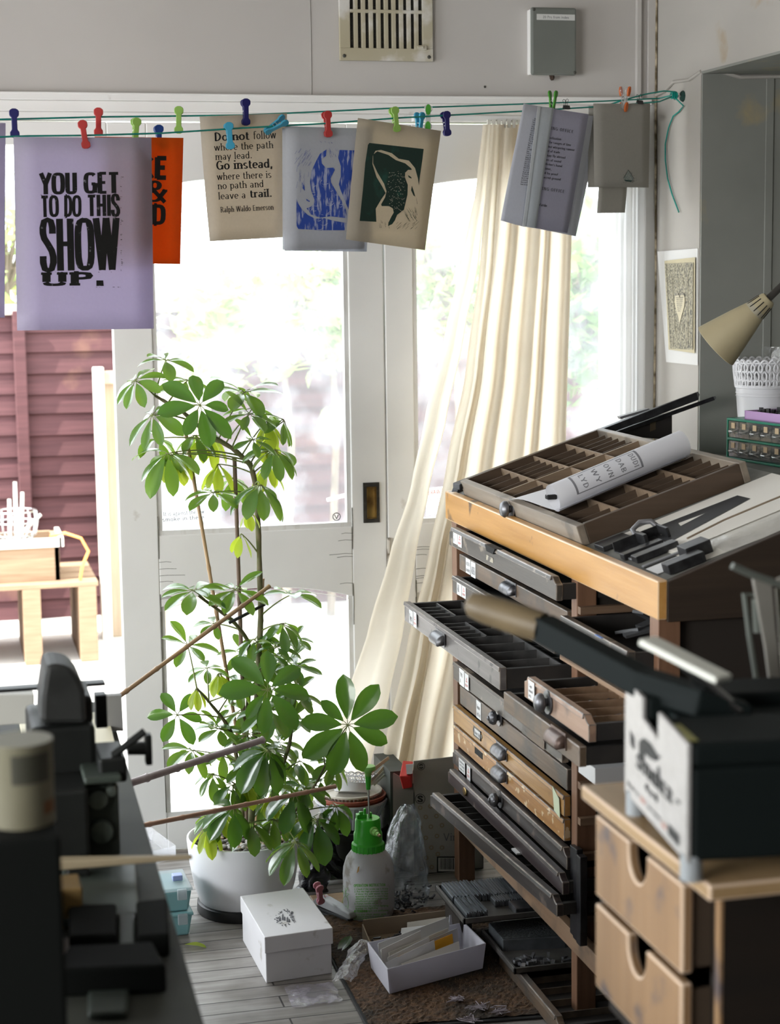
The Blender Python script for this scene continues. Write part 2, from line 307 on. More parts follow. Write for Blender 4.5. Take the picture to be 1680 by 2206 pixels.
m = MB().bx((-2.75, -2.6, 0), (-2.65, -.7, 2.72)).bx((-2.75, 1.3, 0), (-2.65, 2.4, 2.72)).bx((-2.75, -.7, 0), (-2.65, 1.3, 1.2)).bx((-2.75, -.7, 2.3), (-2.65, 1.3, 2.72)).bx((-2.75, 4.6, 0), (-2.65, 5.2, 2.72)).bx((-2.75, 2.4, 0), (-2.65, 4.6, .9)).bx((-2.75, 2.4, 1.8), (-2.65, 4.6, 2.72)); struct(m, 'wall_left', mat('grey_side_wall', (.34, .33, .32), .9))
m = MB().bx((-2.75, -2.7, 0), (2.8, -2.6, 2.72)); struct(m, 'wall_front', mat('dark_rear_wall', (.06, .055, .05), .9))
# mouldings
struct(MB().bx((-.52, 4.978, HZ-.012), (2.03, 5.0, HZ+.006)).tube([(-.52, 4.98, HZ+.004), (.3, 4.98, HZ+.006), (1.1, 4.98, HZ+.004), (2.0, 4.98, HZ+.007)], .004, 6), 'trim_1', white, bevel=.002)
struct(MB().bx((-.52, 4.988, 2.072), (1.985, 5.1, HZ-.012)).bx((-.52, 4.994, 2.05), (1.985, 5.1, 2.072)), 'trim_2', white, bevel=.003)
struct(MB().bx((-.52, 5.0, 1.985), (.47, 5.05, 2.046)), 'trim_3', white, bevel=.003)
struct(MB().bx((1.99, 4.985, 0), (2.012, 5.1, 2.11)).bx((2.012, 4.993, 0), (2.05, 5.1, 2.11)), 'trim_4', white, bevel=.003)
struct(MB().bx((1.985, 4.985, HZ), (2.0, 5.0, 2.72)).bx((2.02, 4.988, HZ), (2.045, 5.0, 2.72)), 'trim_5', wallp, bevel=.002)
# gap of cracked filler in the corner and the joint between two wall boards
struct(MB().tube([(2.047, 4.988, .4), (2.046, 4.987, 1.2), (2.048, 4.986, 1.6), (2.045, 4.988, 2.1), (2.047, 4.988, 2.7)], .0035, 6), 'trim_6', mat('cracked_filler', (.12, .09, .05), .9, (.5, .42, .3), (20, 20, 30), .4, .6))
struct(MB().tube([(1.035, 4.9995, HZ+.006), (1.036, 4.9995, 2.3), (1.034, 4.9995, 2.5), (1.035, 4.9995, 2.72)], .0016, 5), 'trim_7', mat('board_joint', (.36, .34, .32), .9))
struct(MB().bx((2.238, 4.667, .4), (2.262, 4.672, 2.16)), 'trim_8', alcv, bevel=.002)
struct(MB().tube([(2.05, 4.68, 2.16), (2.1, 4.67, 2.166), (2.16, 4.668, 2.15), (2.6, 4.666, 2.163)], .006, 6).tube([(2.046, 4.99, 2.13), (2.046, 4.93, 2.135), (2.046, 4.86, 2.155), (2.046, 4.75, 2.15), (2.05, 4.68, 2.165)], .005, 6), 'trim_9', wallr)

def arch_rail(m, x0, x1, zb, zt, ze, zm, y0, y1, mi=0):
    """Rail whose lower edge is a shallow arch: ze at the ends, zm in the middle."""
    pts = [(x0, y0, zt)]+[(x0+(x1-x0)*i/16, y0, ze+(zm-ze)*(1-(2*i/16-1)**2)) for i in range(17)]+[(x1, y0, zt)]
    m.prism(pts, (0, y1-y0, 0), mi)
pane_m = glassy('dusty_door_glass', .25, gloss=.05, dirtcol=(.80, .83, .87))
bead = mat('flaking_bead_paint', (.72, .71, .69), .5, (.55, .52, .47), (40, 40, 8), .5, .75)
crack = mat('paint_crack', (.10, .09, .07), .9)
def leaf(name, x0, x1, gx0, gx1):
    o = bpy.data.objects.new(name, None); C.objects.link(o); o.location = (x0, 5.0, .01); o['kind'] = 'structure'
    y0, y1 = 5.0, 5.045
    m = MB().bx((x0, y0, .01), (gx0, y1, 2.045)).bx((gx1, y0, .01), (x1, y1, 2.045)).bx((gx0, y0, .01), (gx1, y1, .105))
    arch_rail(m, gx0, gx1, 0, .915, .712, .752, y0, y1); arch_rail(m, gx0, gx1, 0, 2.045, 1.868, 1.90, y0, y1)
    m.build('door_frame', white, o, bevel=.003)
    b = MB()
    for (z0, ze, zm) in ((.105, .712, .752), (.915, 1.868, 1.90)):
        b.bx((gx0, y0+.006, z0), (gx0+.013, y0+.03, ze)).bx((gx1-.013, y0+.006, z0), (gx1, y0+.03, ze)).bx((gx0, y0+.004, z0), (gx1, y0+.03, z0+.013))
        b.grid(lambda u, v, ze=ze, zm=zm: V((gx0+(gx1-gx0)*u, y0+.006+.012*v, ze+(zm-ze)*(1-(2*u-1)**2)-.011)), 16, 1)
    b.build('glazing_bead', bead, o)
    for (z0, zt) in ((.1, .745), (.91, 1.9)):
        MB().bx((gx0-.004, y0+.02, z0), (gx1+.004, y0+.023, zt)).build('pane', pane_m, o)
    c = MB()
    for (sx, zz) in ((gx0, .70), (gx0, .92), (gx1, .70), (gx1, .92)):
        c.tube([(sx, y0-.0004, zz-.07), (sx+.001, y0-.0004, zz), (sx, y0-.0004, zz+.05)], .0011, 4)
    c.tube([(gx0-.001, y0-.0004, .12), (gx0-.003, y0-.0004, .35), (gx0+.001, y0-.0004, .5), (gx0, y0-.0004, .7)], .0016, 4)
    for k in range(7): z = .73+.17*random.random(); c.tube([(gx0, y0-.0003, z), (gx0+.02, y0-.0003, z+.001), (gx0+.03+.05*random.random(), y0-.0003, z-.001)], .0007, 4)
    for k in range(5): z = .73+.17*random.random(); c.tube([(gx1, y0-.0003, z), (gx1-.02, y0-.0003, z+.002), (gx1-.03-.04*random.random(), y0-.0003, z)], .0007, 4)
    c.tube([(gx0, y0-.0003, .1), (gx0+.1, y0-.0003, .098), (gx0+.25, y0-.0003, .103)], .0022, 4)
    c.build('paint_crack', crack, o)
    return o
d1 = leaf('door_1', .47, 1.2315, .576, 1.130)
d2 = leaf('door_2', 1.2355, 1.987, 1.317, 1.952)
# recessed brass pull in its black plate, on the meeting stile
hz = .982
m = MB().bx((1.163, 4.996, hz-.058), (1.211, 5.0, hz+.058)); pull = m.build('pull_plate', mat('black_worn_iron', (.02, .018, .015), .5, (.08, .07, .05), (60, 60, 60), .5, .8), d1, bevel=.001)
m = MB(); m.grid(lambda u, v: V((1.176+.022*u, 4.995-.001*(1-(2*u-1)**2), hz-.042+.084*v)), 8, 6); m.bx((1.173, 4.993, hz-.046), (1.176, 4.997, hz+.046)).bx((1.198, 4.993, hz-.046), (1.201, 4.997, hz+.046)).bx((1.173, 4.993, hz+.043), (1.201, 4.997, hz+.046)).bx((1.173, 4.993, hz-.046), (1.201, 4.997, hz-.043))
m.build('pull_recess', mat('aged_brass', (.35, .24, .08), .35, (.16, .10, .04), (30, 30, 30), .4, .7, metal=1), pull)
MB().bx((1.231, 4.992, .80), (1.240, 5.0, .878)).tube([(1.2355, 4.99, .80), (1.2355, 4.99, .878)], .005, 8).build('hinge', mat('rusty_painted_hinge', (.5, .46, .4), .7, (.12, .09, .06), (40, 40, 40), .45, .6), d1)
# notices stuck to the panes
g_stick = mat('white_sticker', (.8, .8, .8), .5, trans=.5)
gtxt = mat('grey_print', (.16, .16, .17), .6)
st = thing('notice', 'white no-smoking notice with small black print stuck to the pane behind the plant', 'notice', at(395, 1060, y=5.018))
fy = lambda px, py: at(px, py, y=5.0172)
m = MB(); poly(m, [(345, 1140), (343, 985), (445, 978), (448, 1133)], lambda a, b: at(a, b, y=5.018)); m.build('sheet', g_stick, st)
m = MB(); letters(m, 'It is against the law', fy, (352, 1112), (440, 1106), 9, .1, .08); letters(m, 'smoke in these', fy, (350, 1124), (440, 1118), 9, .1, .08)
for i in range(3): letters(m, 'S', fy, (392+8*i, 1030-2*i), (408+6*i, 1028-2*i), 30-4*i, .05, .05)
m.build('lettering', gtxt, st)
st = thing('glass_mark', 'small round etched mark in the lower corner of the door pane', 'mark', at(725, 1113, y=5.018))
m = MB(); pts = arc(725, 1113, 9, 9, 0, 360, 24); pin = arc(725, 1113, 7, 7, 0, 360, 24); m.add([fy(*q) for q in pts+pin], [(i, i+1, 26+i, 25+i) for i in range(24)]); letters(m, 'V', fy, (720, 1118), (730, 1117.5), 9, .12, .12)
m.build('ring', gtxt, st)
st = thing('warning_sticker', 'pale warning sticker with orange print low on the pane by the curtain', 'sticker', at(940, 1080, y=5.018))
m = MB(); poly(m, [(918, 1052), (962, 1047), (962, 1104), (918, 1110)], lambda a, b: at(a, b, y=5.018)); m.build('sheet', g_stick, st)
m = MB(); fm = lambda px, py: fy(1880-px, py+(px-940)*.14)
letters(m, 'BEWARE', fm, (920, 1064), (960, 1064), 9, .1, .08)
for i in range(3): letters(m, 'DE DO DOES', fm, (922, 1079+8*i), (957, 1079+8*i), 5, .1, .08)
m.build('lettering', mat('orange_print', (.75, .22, .12), .6), st)
MB().tube([at(748, 1066, y=5.06), at(735, 1069, y=5.09), at(705, 1077, y=5.12)], .006, 8).build('door_stay_arm', white, d1)

# ================================================================ outside
conc = mat('pale_paving', (.62, .60, .57), .9, (.52, .5, .47), (2, 2, 2), .35, .7)
struct(MB().bx((-8, 5.06, -.3), (12, 14, -.12)).bx((-.6, 5.06, -.12), (2.1, 5.3, -.02)), 'ground', conc)
bark = mat('creosoted_fence_board', (.095, .036, .040), .85, (.06, .021, .024), (3, 60, 60), .3, .7, stain=(.17, .085, .06), stain_scale=3, stain_at=(.68, .83))
FY = 9.35
def fence_at(px, py): return at(px, py, y=FY)
ft, fb = fence_at(100, 668).z, -.12
fence = thing('garden_fence', 'maroon fence of overlapping horizontal boards with upright battens beyond the doorway', 'fence', (1.2, FY, -.12))
m = MB(); nb = 15; bh = (ft-fb)/nb
for x0, x1 in ((-2.2, .398), (.402, 2.2), (2.2, 4.6)):
    for k in range(nb):
        z = fb+k*bh; t1 = random.uniform(-.006, .006); t2 = random.uniform(-.006, .006)
        m.hexa([(x0, FY-.028, z+t1), (x1, FY-.028, z+t2), (x1, FY-.012, z+t2), (x0, FY-.012, z+t1), (x0, FY-.012, z+bh*1.12+t1), (x1, FY-.012, z+bh*1.12+t2), (x1, FY, z+bh*1.12+t2), (x0, FY, z+bh*1.12+t1)])
m.build('board_panel', bark, fence)
for x in (.41, 2.2, -1.4, 4.0): MB().bx((x-.035, FY-.07, fb), (x+.025, FY-.028, ft+.0)).build('batten', bark, fence, bevel=.004)
MB().bx((-2.2, FY-.05, ft-.02), (4.6, FY+.03, ft+.03)).build('capping_rail', mat('sun_bleached_rail', (.5, .45, .4), .9), fence, bevel=.004)

pale = mat('bleached_timber', (.42, .32, .23), .8, (.34, .25, .17), (40, 40, 4), .35, .7)
q0, q1 = at(205, 1310, z=-.12), at(300, 1310, z=-.12); cy = 8.7
cx0, cx1 = at(207, 1000, y=cy).x, at(300, 1000, y=cy).x; ct = at(220, 800, y=cy).z
cupb = thing('garden_cupboard', 'tall pale timber cupboard standing against the fence by the open doorway', 'cupboard', (cx0, cy, -.12))
MB().bx((cx0+.05, cy+.03, -.12), (cx1+.35, cy+.4, ct-.02)).build('body', pale, cupb, bevel=.004)
for x in (cx0, cx1+.3): MB().bx((x, cy-.02, -.12), (x+.05, cy+.03, ct+.02)).build('corner_post', mat('white_weathered_post', (.72, .68, .62), .8), cupb, bevel=.004)
MB().bx((cx0+.05, cy-.01, ct-.06), (cx1+.3, cy+.03, ct)).build('top_rail', pale, cupb, bevel=.004)
# pallet with a wooden trough on it
py_ = 8.2
def gz(px, py): return at(px, py, y=py_)
pl = thing('pallet', 'low timber pallet on the white paving below the planting trough', 'pallet', (gz(80, 1300).x, py_, -.12))
a, b = gz(-120, 1258), gz(212, 1262); pz = gz(100, 1258).z
pale2 = mat('dry_pallet_wood', (.30, .20, .125), .8, (.21, .135, .08), (5, 60, 60), .3, .7)
for k in range(4): MB().bx((a.x, py_+.16*k, pz-.022), (b.x, py_+.16*k+.12, pz)).build('board', pale2, pl, bevel=.003)
for x in (b.x-.09, (a.x+b.x)/2, a.x+.02): MB().bx((x, py_, -.12), (x+.08, py_+.6, pz-.022)).build('bearer', pale2, pl, bevel=.003)
tr = thing('planting_trough', 'rough wooden trough on the pallet in front of the maroon fence', 'planter', (gz(60, 1255).x, py_+.1, pz))
a, b = gz(-120, 1250), gz(133, 1250); tz = gz(100, 1170).z; y0, y1 = py_+.08, py_+.42
MB().bx((a.x, y0, pz), (b.x, y0+.025, tz)).bx((a.x, y1-.025, pz), (b.x, y1, tz)).bx((b.x-.025, y0, pz), (b.x, y1, tz)).bx((a.x, y0, pz), (a.x+.025, y1, tz)).build('side_boards', pale2, tr, bevel=.003)
MB().bx((a.x, y0-.012, tz-.03), (b.x+.01, y0, tz+.012)).bx((b.x, y0-.012, tz-.03), (b.x+.02, y1, tz+.012)).build('top_lath', mat('white_weathered_post', (.7, .7, .7)), tr)
MB().bx((a.x+.02, y0+.02, pz+.02), (b.x-.02, y1-.02, tz-.04)).build('soil', mat('dry_soil', (.10, .07, .05), .95, (.05, .035, .025), (30, 30, 30)), tr)
ctr = gz(40, 1160); 
bk = thing('wire_basket', 'round wire basket sitting in the planting trough', 'basket', (ctr.x, y0+.17, tz))
m = MB()
for k in range(14):
    a0 = 2*pi*k/14; m.tube([V((ctr.x+.10*cos(a0)*s, y0+.17+.10*sin(a0)*s, tz-.02+z)) for s, z in ((.5, -.01), (.9, .03), (1, .09), (.95, .14))], .003, 5)
for s, z in ((.9, .03), (1, .09), (.95, .14)): m.tube([V((ctr.x+.1*s*cos(t*pi/10), y0+.17+.1*s*sin(t*pi/10), tz-.02+z)) for t in range(21)], .003, 5)
m.build('basket', mat('galvanised_wire', (.6, .6, .6), .3, metal=1), bk)
wst = mat('white_weathered_post', (.7, .7, .7))
stakes = ((36, 1160, 32, 1038), (46, 1160, 48, 1060), (22, 1160, 20, 1075), (30, 1165, 88, 1108))
sk = ['tallest white stake standing in the trough', 'second white stake beside the tallest one in the trough', 'thin white stake in the trough by the wire basket', 'leaning stick across the wire basket in the trough']
for (ax, ay, bx_, by), lb in zip(stakes, sk):
    p0 = at(ax, ay, y=y0+.1); p1 = at(bx_, by, y=y0+.12); tag(MB().tube([p0, p1], [.011, .008], 6).build('garden_stake', wst), lb, 'stake', 'stakes in the planting trough')
cd_m = mat('orange_cord', (.85, .30, .08), .6)
c0 = gz(133, 1178)
tag(MB().tube([(c0.x-.04, y0+.05, tz+.012), (c0.x+.02, y0-.03, tz+.035), (c0.x+.09, y0-.05, tz+.01), (c0.x+.12, y0-.06, tz-.05), (c0.x+.09, y0-.05, tz-.12), (c0.x+.08, y0-.04, pz+.004)], .007, 6).build('cord', cd_m), 'orange cord looping down from the end of the planting trough', 'cord')

# shrubs and trees beyond the fence: leaves on branching twigs
def shrub(name, label, c, r, n, lmat, ls, seed, cat='shrub'):
    rnd = random.Random(seed); o = thing(name, label, cat, (c[0], c[1], -.12)); m = MB(); tw = MB()
    tw.tube([(c[0], c[1], -.12), (c[0]+.05, c[1], c[2]*.6), (c[0], c[1], c[2])], [.022, .018, .01], 7)
    for k in range(46):
        d = V((rnd.gauss(0, 1), rnd.gauss(0, 1), rnd.gauss(0, 1)*.8)).normalized()
        tip = V(c)+V((d.x*r[0], d.y*r[1], d.z*r[2]))*rnd.uniform(.55, 1)
        tw.tube([V(c)-V((0, 0, r[2]*.5)), V(c).lerp(tip, .5)+V((0, 0, .1)), tip], [.015, .008, .003], 5)
        for j in range(n):
            q = tip+V((rnd.gauss(0, .11), rnd.gauss(0, .09), rnd.gauss(0, .085)))
            u = V((rnd.gauss(0, 1), rnd.gauss(0, 1), rnd.gauss(-.2, .6))).normalized(); s = u.orthogonal().normalized(); s = (MX.Rotation(rnd.uniform(0, 6), 3, u) @ s)
            L_ = ls*rnd.uniform(.6, 1.3); b_ = s*L_*.2
            m.add([q, q+u*L_*.4+b_, q+u*L_, q+u*L_*.4-b_], [(0, 1, 2, 3)])
    tw.build('branches', mat('shrub_bark', (.2, .16, .12), .9), o); f = m.build('foliage', lmat, o); f['kind'] = 'stuff'
    return o
lf1 = mat('bright_shrub_leaf', (.28, .37, .17), .5, (.15, .24, .08), (5, 5, 5), trans=.45, tcol=(.55, .7, .22))
lf2 = mat('dark_shrub_leaf', (.10, .20, .06), .5, (.06, .13, .04), (5, 5, 5), trans=.4, tcol=(.35, .5, .12))
shrub('shrub', 'pale green leafy shrub overhanging the fence behind the left door pane', at(600, 695, y=8.4), (.58, .5, .20), 24, lf1, .12, 1)
shrub('shrub', 'lower leafy shrub in front of the fence seen through the middle of the door', at(700, 640, y=8.95), (.34, .25, .16), 20, lf1, .10, 2)
shrub('shrub', 'bushy shrub seen between the closed door leaf and the curtain', at(965, 600, y=8.5), (.28, .3, .30), 18, lf1, .11, 3)
shrub('shrub', 'dark green shrub seen through the narrow glass beside the curtain', at(1270, 680, y=8.4), (.26, .3, .45), 26, lf2, .11, 4)
shrub('shrub', 'sunlit yellowish shrub rising above the fence by the doorway top', at(10, 560, y=10.4), (.5, .4, .35), 18, lf1, .12, 5)
struct(MB().bx((2.45, 9.6, -.12), (6.5, 9.9, 2.0)), 'wall_neighbour', mat('grey_render', (.16, .16, .165), .9, (.12, .12, .125), (2, 2, 2)))
# ================================================================ things on the wall above the door
vm = mat('aged_cream_plastic', (.40, .355, .245), .5, (.46, .42, .32), (6, 6, 6), .35, .7, stain=(.62, .60, .56), stain_scale=8, stain_at=(.58, .68))
W5 = lambda px, py, dy=0: at(px, py, y=5.0-dy)
a = W5(730, 131); b = W5(930, 131); vx0, vx1, vz0 = a.x, b.x, a.z; vz1 = vz0+(vx1-vx0)
vt = thing('air_vent', 'cream plastic air vent with dark vertical slots on the wall above the door', 'vent', ((vx0+vx1)/2, 5, vz0))
m = MB(); pit = (vx1-vx0-.05)/10; ys0, ys1 = 4.985, 4.997
m.bx((vx0, ys0, vz0), (vx1, ys1, vz0+.034)).bx((vx0, ys0, vz1-.034), (vx1, ys1, vz1)).bx((vx0, ys0, vz0+.034), (vx0+.03, ys1, vz1-.034)).bx((vx1-.03, ys0, vz0+.034), (vx1, ys1, vz1-.034)).bx((vx0+.03, ys0, (vz0+vz1)/2-.004), (vx1-.03, ys1, (vz0+vz1)/2+.005))
for k in range(1, 10): x = vx0+.025+pit*k; m.bx((x-pit*.28, ys0+.001, vz0+.03), (x+pit*.28, ys1, vz1-.03))
m.build('grille', vm, vt, bevel=.0015)
MB().bx((vx0+.02, 4.997, vz0+.02), (vx1-.02, 4.9995, vz1-.02)).build('mesh_backing', mat('dark_gauze', (.05, .05, .045), .9, (.012, .012, .012), (400, 400, 400), .4, .6), vt)
MB().bx((vx1-.055, 4.978, vz0+.03), (vx1-.02, 4.986, vz0+.043)).bx((vx1-.047, 4.974, vz0+.033), (vx1-.03, 4.979, vz0+.04)).build('slider', vm, vt, bevel=.001)
for x in (vx0+.012, vx1-.012):
    for z in (vz0+.012, vz1-.012): MB().lathe([(0, .003), (.005, .0015), (.005, 0)], (x, 4.985, z), 10, T=rot('X', 90).to_3x3()).build('screw', mat('dull_steel', (.08, .08, .07), .5, metal=.6), vt)
gb = mat('grey_green_metal', (.145, .155, .138), .45, (.175, .185, .168), (4, 4, 4))
a = W5(1133, 165); b = W5(1230, 22); bx0, bx1, bz0, bz1 = a.x, b.x, a.z, b.z
jb = thing('junction_box', 'grey metal cable box with a white label strip on the wall', 'box', ((bx0+bx1)/2, 5, bz0))
MB().bx((bx0+.003, 4.965, bz0+.003), (bx1-.006, 5.0, bz1-.003)).build('base', white, jb, bevel=.003)
MB().bx((bx0, 4.952, bz0), (bx1, 4.966, bz1)).build('cover', gb, jb, bevel=.006)
MB().bx((bx0+.016, 4.9512, bz1-.035), (bx1-.006, 4.9521, bz1-.019)).build('label_strip', mat('white_label', (.62, .62, .60), .5), jb)
m = MB(); letters(m, '20 Prs from index', lambda x, y: V((x, 4.951, -y)), (bx0+.034, -(bz1-.0305)), (bx1-.024, -(bz1-.0305)), .0068, .12, .1); m.build('lettering', gtxt, jb)
m = MB(); cxx, czz = (bx0+bx1)/2-.003, (bz0+bz1)/2
m.add([V((cxx+r*cos(2*pi*j/24), 4.9515, czz+r*sin(2*pi*j/24))) for r in (.0165, .0155) for j in range(24)], [(j, (j+1) % 24, 24+(j+1) % 24, 24+j) for j in range(24)])
letters(m, '-T-', lambda x, y: V((x, 4.9515, -y)), (cxx-.008, -czz+.003), (cxx+.008, -czz+.003), .007, .1, .1); m.build('embossed_mark', mat('box_emboss', (.15, .16, .15), .5), jb)
for x, z in ((bx0+.008, bz1-.007), (bx1-.006, bz0+.008)): MB().lathe([(0, .003), (.0045, .001), (.0045, 0)], (x, 4.952, z), 10, T=rot('X', 90).to_3x3()).build('screw', mat('dull_steel', (.08, .08, .07)), jb)
MB().tube([(cxx+.0, 4.968, bz0+.004), (cxx+.004, 4.972, bz0-.004), (cxx+.01, 4.99, bz0-.005)], .007, 6).build('cable_hole_rust', mat('rust_dark', (.05, .03, .02), .9), jb)
tag(MB().lathe([(0, .002), (.0035, .0015), (.003, 0)], W5(1044, 187), 8, T=rot('X', 90).to_3x3()).build('nail', mat('dull_steel', (.08, .08, .07))), 'small black nail head in the bare wall under the grey cable box', 'nail')
eye = thing('cup_hook', 'small metal eyelet on a batten above the doorway', 'hook', W5(450, 228))
p = W5(450, 229); MB().lathe([(0, .012), (.004, .011), (.005, .006), (.009, .003), (.009, 0)], p, 12, T=rot('X', 90).to_3x3()).build('shank', mat('galvanised_wire', (.6, .6, .6)), eye)

# ================================================================ the drying line
LA, LB = V((.333, 4.065, 1.94)), V((2.05, 4.8, 2.11))
LT = V((LB.x-LA.x, LB.y-LA.y, 0)).normalized(); LN = V((LT.y, -LT.x, 0))   # LN looks at the room
def lp(px, py, off=0.0): return on(px, py, LA+LN*off, LN)
OF, OB = .0, -.045        # front strand, rear strand
cord = mat('teal_plastic_cord', (.0, .30, .24), .35, (.0, .22, .18), (60, 60, 60))
line = thing('drying_line', 'teal plastic drying line strung from the wall hook across the doorway', 'clothesline', LB)
hk = LB+V((-.03, 0, 0))
fr = [(-260, 302), (-80, 298), (60, 293), (180, 292), (350, 287), (520, 276), (700, 266), (860, 254), (1030, 245), (1190, 236), (1330, 227), (1420, 219)]
re = [(-260, 262), (-80, 259), (60, 256), (212, 252), (385, 250), (529, 248), (704, 240), (850, 233), (960, 230), (1130, 224), (1300, 218), (1420, 212)]
lend = V((-2.64, 2.79, 2.38)); MB().tube([lend, V((-1.3, 3.37, 2.10))]+[lp(*q, off=OF) for q in fr]+[hk], .0021, 7).build('front_strand', cord, line)
MB().tube([lend, V((-1.3, 3.41, 2.16))]+[lp(*q, off=OB) for q in re]+[hk+V((0, 0, .003))], .0021, 7).build('rear_strand', cord, line)
MB().tube([lp(1313, 222, -.02)+V((0, 0, -.004)), lp(1345, 215), lp(1390, 203), lp(1430, 196), lp(1455, 198), hk+V((0, 0, .006))], .0021, 7).build('knotted_end', cord, line)
X2 = lambda px, py: at(px, py, x=2.044)
MB().tube([hk, X2(1472, 228), X2(1462, 241), X2(1450, 250), X2(1440, 275), X2(1433, 310), X2(1433, 345), X2(1438, 385), X2(1448, 420), X2(1462, 457)], .0021, 7).build('loose_tail', cord, line)
m = MB()
for k in range(3): c = hk+V((.006*k-.004, 0, .002)); m.tube([c+V((0, .008*cos(t*pi/5), .008*sin(t*pi/5))) for t in range(11)], .003, 6)
m.build('knot', cord, line)
wh = thing('wall_hook', 'steel screw eye with a dark plug holding the drying line', 'hook', LB)
m = MB().tube([LB, LB+V((-.018, 0, 0))], .003, 8); m.tube([LB+V((-.026+.009*cos(t*pi/8), 0, .009*sin(t*pi/8))) for t in range(17)], .0023, 6); m.build('screw_eye', mat('galvanised_wire', (.6, .6, .6)), wh)
MB().lathe([(.0, .008), (.014, .006), (.016, 0)], LB, 8, T=rot('Y', -90).to_3x3()).build('plug', mat('green_black_plug', (.01, .05, .04), .6), wh)

# ---------------------------------------------------------------- pegs
def peg_mats(n, c, tr=.25): return mat('peg_'+n, c, .4, trans=tr)
PM = {'navy': peg_mats('navy', (.022, .020, .14)), 'red': peg_mats('red', (.55, .055, .05)), 'lime': peg_mats('lime', (.33, .55, .12)), 'blue': peg_mats('blue', (.02, .07, .30)), 'sky': peg_mats('sky', (.07, .42, .62)), 'green': peg_mats('green', (.06, .32, .02)), 'orange': peg_mats('orange', (.72, .17, .03))}
clear = glassy('clear_peg_plastic', .3, gloss=.15, rough=.1)
def peg_root(name, label, kind, col, group='pegs on the drying line'):
    """Dumbbell-shaped sprung peg about 56 mm tall, local z up, y towards the paper."""
    t = thing(name, label, 'peg', group=group)
    prof = []
    for i in range(25):
        u = i/24; z = .028-.056*u
        wd = .0095*math.exp(-((z-.0195)/.0085)**4)+.0092*math.exp(-((z+.0205)/.0085)**4)
        prof.append((max(.0055, wd)*(1 if 0 < i < 24 else .55), z))
    ring = [(-w_, z) for w_, z in prof]+[(w_, z) for w_, z in reversed(prof)]
    for sgn in (-1, 1):
        T = rot('X', sgn*-7) @ MX.Translation((0, sgn*.0052, 0))
        m = MB(); m.prism([T @ V((x, -.0022, z)) for x, z in ring], (T.to_3x3() @ V((0, .0044, 0))))
        m.build('jaw', clear if kind == 'pad' else col, t, local=True, bevel=.0012, smooth=40)
        if kind == 'pad':
            for zc in (.017, -.021):
                pd = [(x*.0062, zc+z*.0120) for x, z in arc(0, 0, 1, 1, 0, 360, 18)[:-1]]
                MB().prism([T @ V((x, sgn*.0022, z)) for x, z in pd], T.to_3x3() @ V((0, sgn*.0042, 0))).build('grip_pad', col, t, local=True)
    MB().tube([V((-.0046, .0042*cos(k*pi/6), .0042*sin(k*pi/6)-.001)) for k in range(13)], .0008, 5).tube([V((.0046, .0042*cos(k*pi/6), .0042*sin(k*pi/6)-.001)) for k in range(13)], .0008, 5).build('spring', mat('galvanised_wire', (.6, .6, .6)), t, local=True)
    for ch in t.children: ch.data.transform(MX.Scale(1.1, 4))
    return t
face = math.atan2(-LN.x, LN.y)   # turn so that local -y looks along LN... 
def yaw_of(n): return math.atan2(n.x, -n.y)
Y0 = yaw_of(LN)
protos = {}
def peg(kind, c, px, py, off, tilt, turn, label, h=1.0):
    q = lp(px, py, off); key = (kind, c)
    if key not in protos: protos[key] = r = peg_root('clothes_peg', label, kind, PM[c])
    else: r = dup(protos[key], q, label=label)
    r.location = q
    r.rotation_mode = 'XYZ'; r.rotation_euler = (MX.Rotation(-math.atan2(ray(px, py).x, ray(px, py).y), 3, 'Z') @ MX.Rotation(R(tilt), 3, 'Y') @ MX.Rotation(R(turn), 3, 'Z')).to_euler()
    return r
F1, B1 = .003, OB
peg('solid', 'navy', 31, 265, -.02, 0, 0, 'navy peg on the far end of the line, above the edge of the lavender poster')
peg('solid', 'red', 212, 262, B1, 2, 0, 'upper red peg holding the orange poster beside the lower red one')
peg('solid', 'red', 181, 289, F1, -7, 0, 'lower red peg gripping the big lettered lavender poster')
peg('solid', 'lime', 292, 283, -.02, 4, 12, 'light green peg half hidden behind the top edge of the lavender poster')
peg('solid', 'blue', 342, 298, -.058, 0, 8, 'blue peg rising behind the orange poster, only its head showing')
peg('solid', 'lime', 385, 258, B1, 2, 0, 'light green peg at the corner of the orange poster, near the quotation sheet')
peg('solid', 'navy', 529, 241, OB+.020, 0, 10, 'navy peg holding the top of the cream quotation sheet')
peg('solid', 'sky', 494, 292, F1, -4, 8, 'upright sky blue peg hanging over the first words of the quotation sheet')
peg('solid', 'sky', 594, 270, F1, 58, 60, 'slanting sky blue peg at the corner of the quotation sheet')
peg('solid', 'red', 705, 267, F1, -4, 20, 'red peg holding the blue linocut print')
peg('solid', 'lime', 851, 257, F1, -8, 22, 'light green peg holding the top of the dark green linocut print')
peg('solid', 'sky', 903, 268, -.02, 3, 50, 'sky blue peg peeping over the top edge of the green linocut print')
peg('pad', 'green', 922, 252, -.014, 2, 0, 'clear peg with bright green grips beside the green linocut print')
peg('solid', 'navy', 961, 266, F1, -5, 25, 'navy peg with nothing in it, next to the clear green-gripped peg')
peg('solid', 'green', 1190, 220, OB+.02, 3, 70, 'bright green peg at the top of the folded printed booklet')
peg('pad', 'orange', 1345, 211, .004, 4, 60, 'clear peg with orange grips holding the grey card')

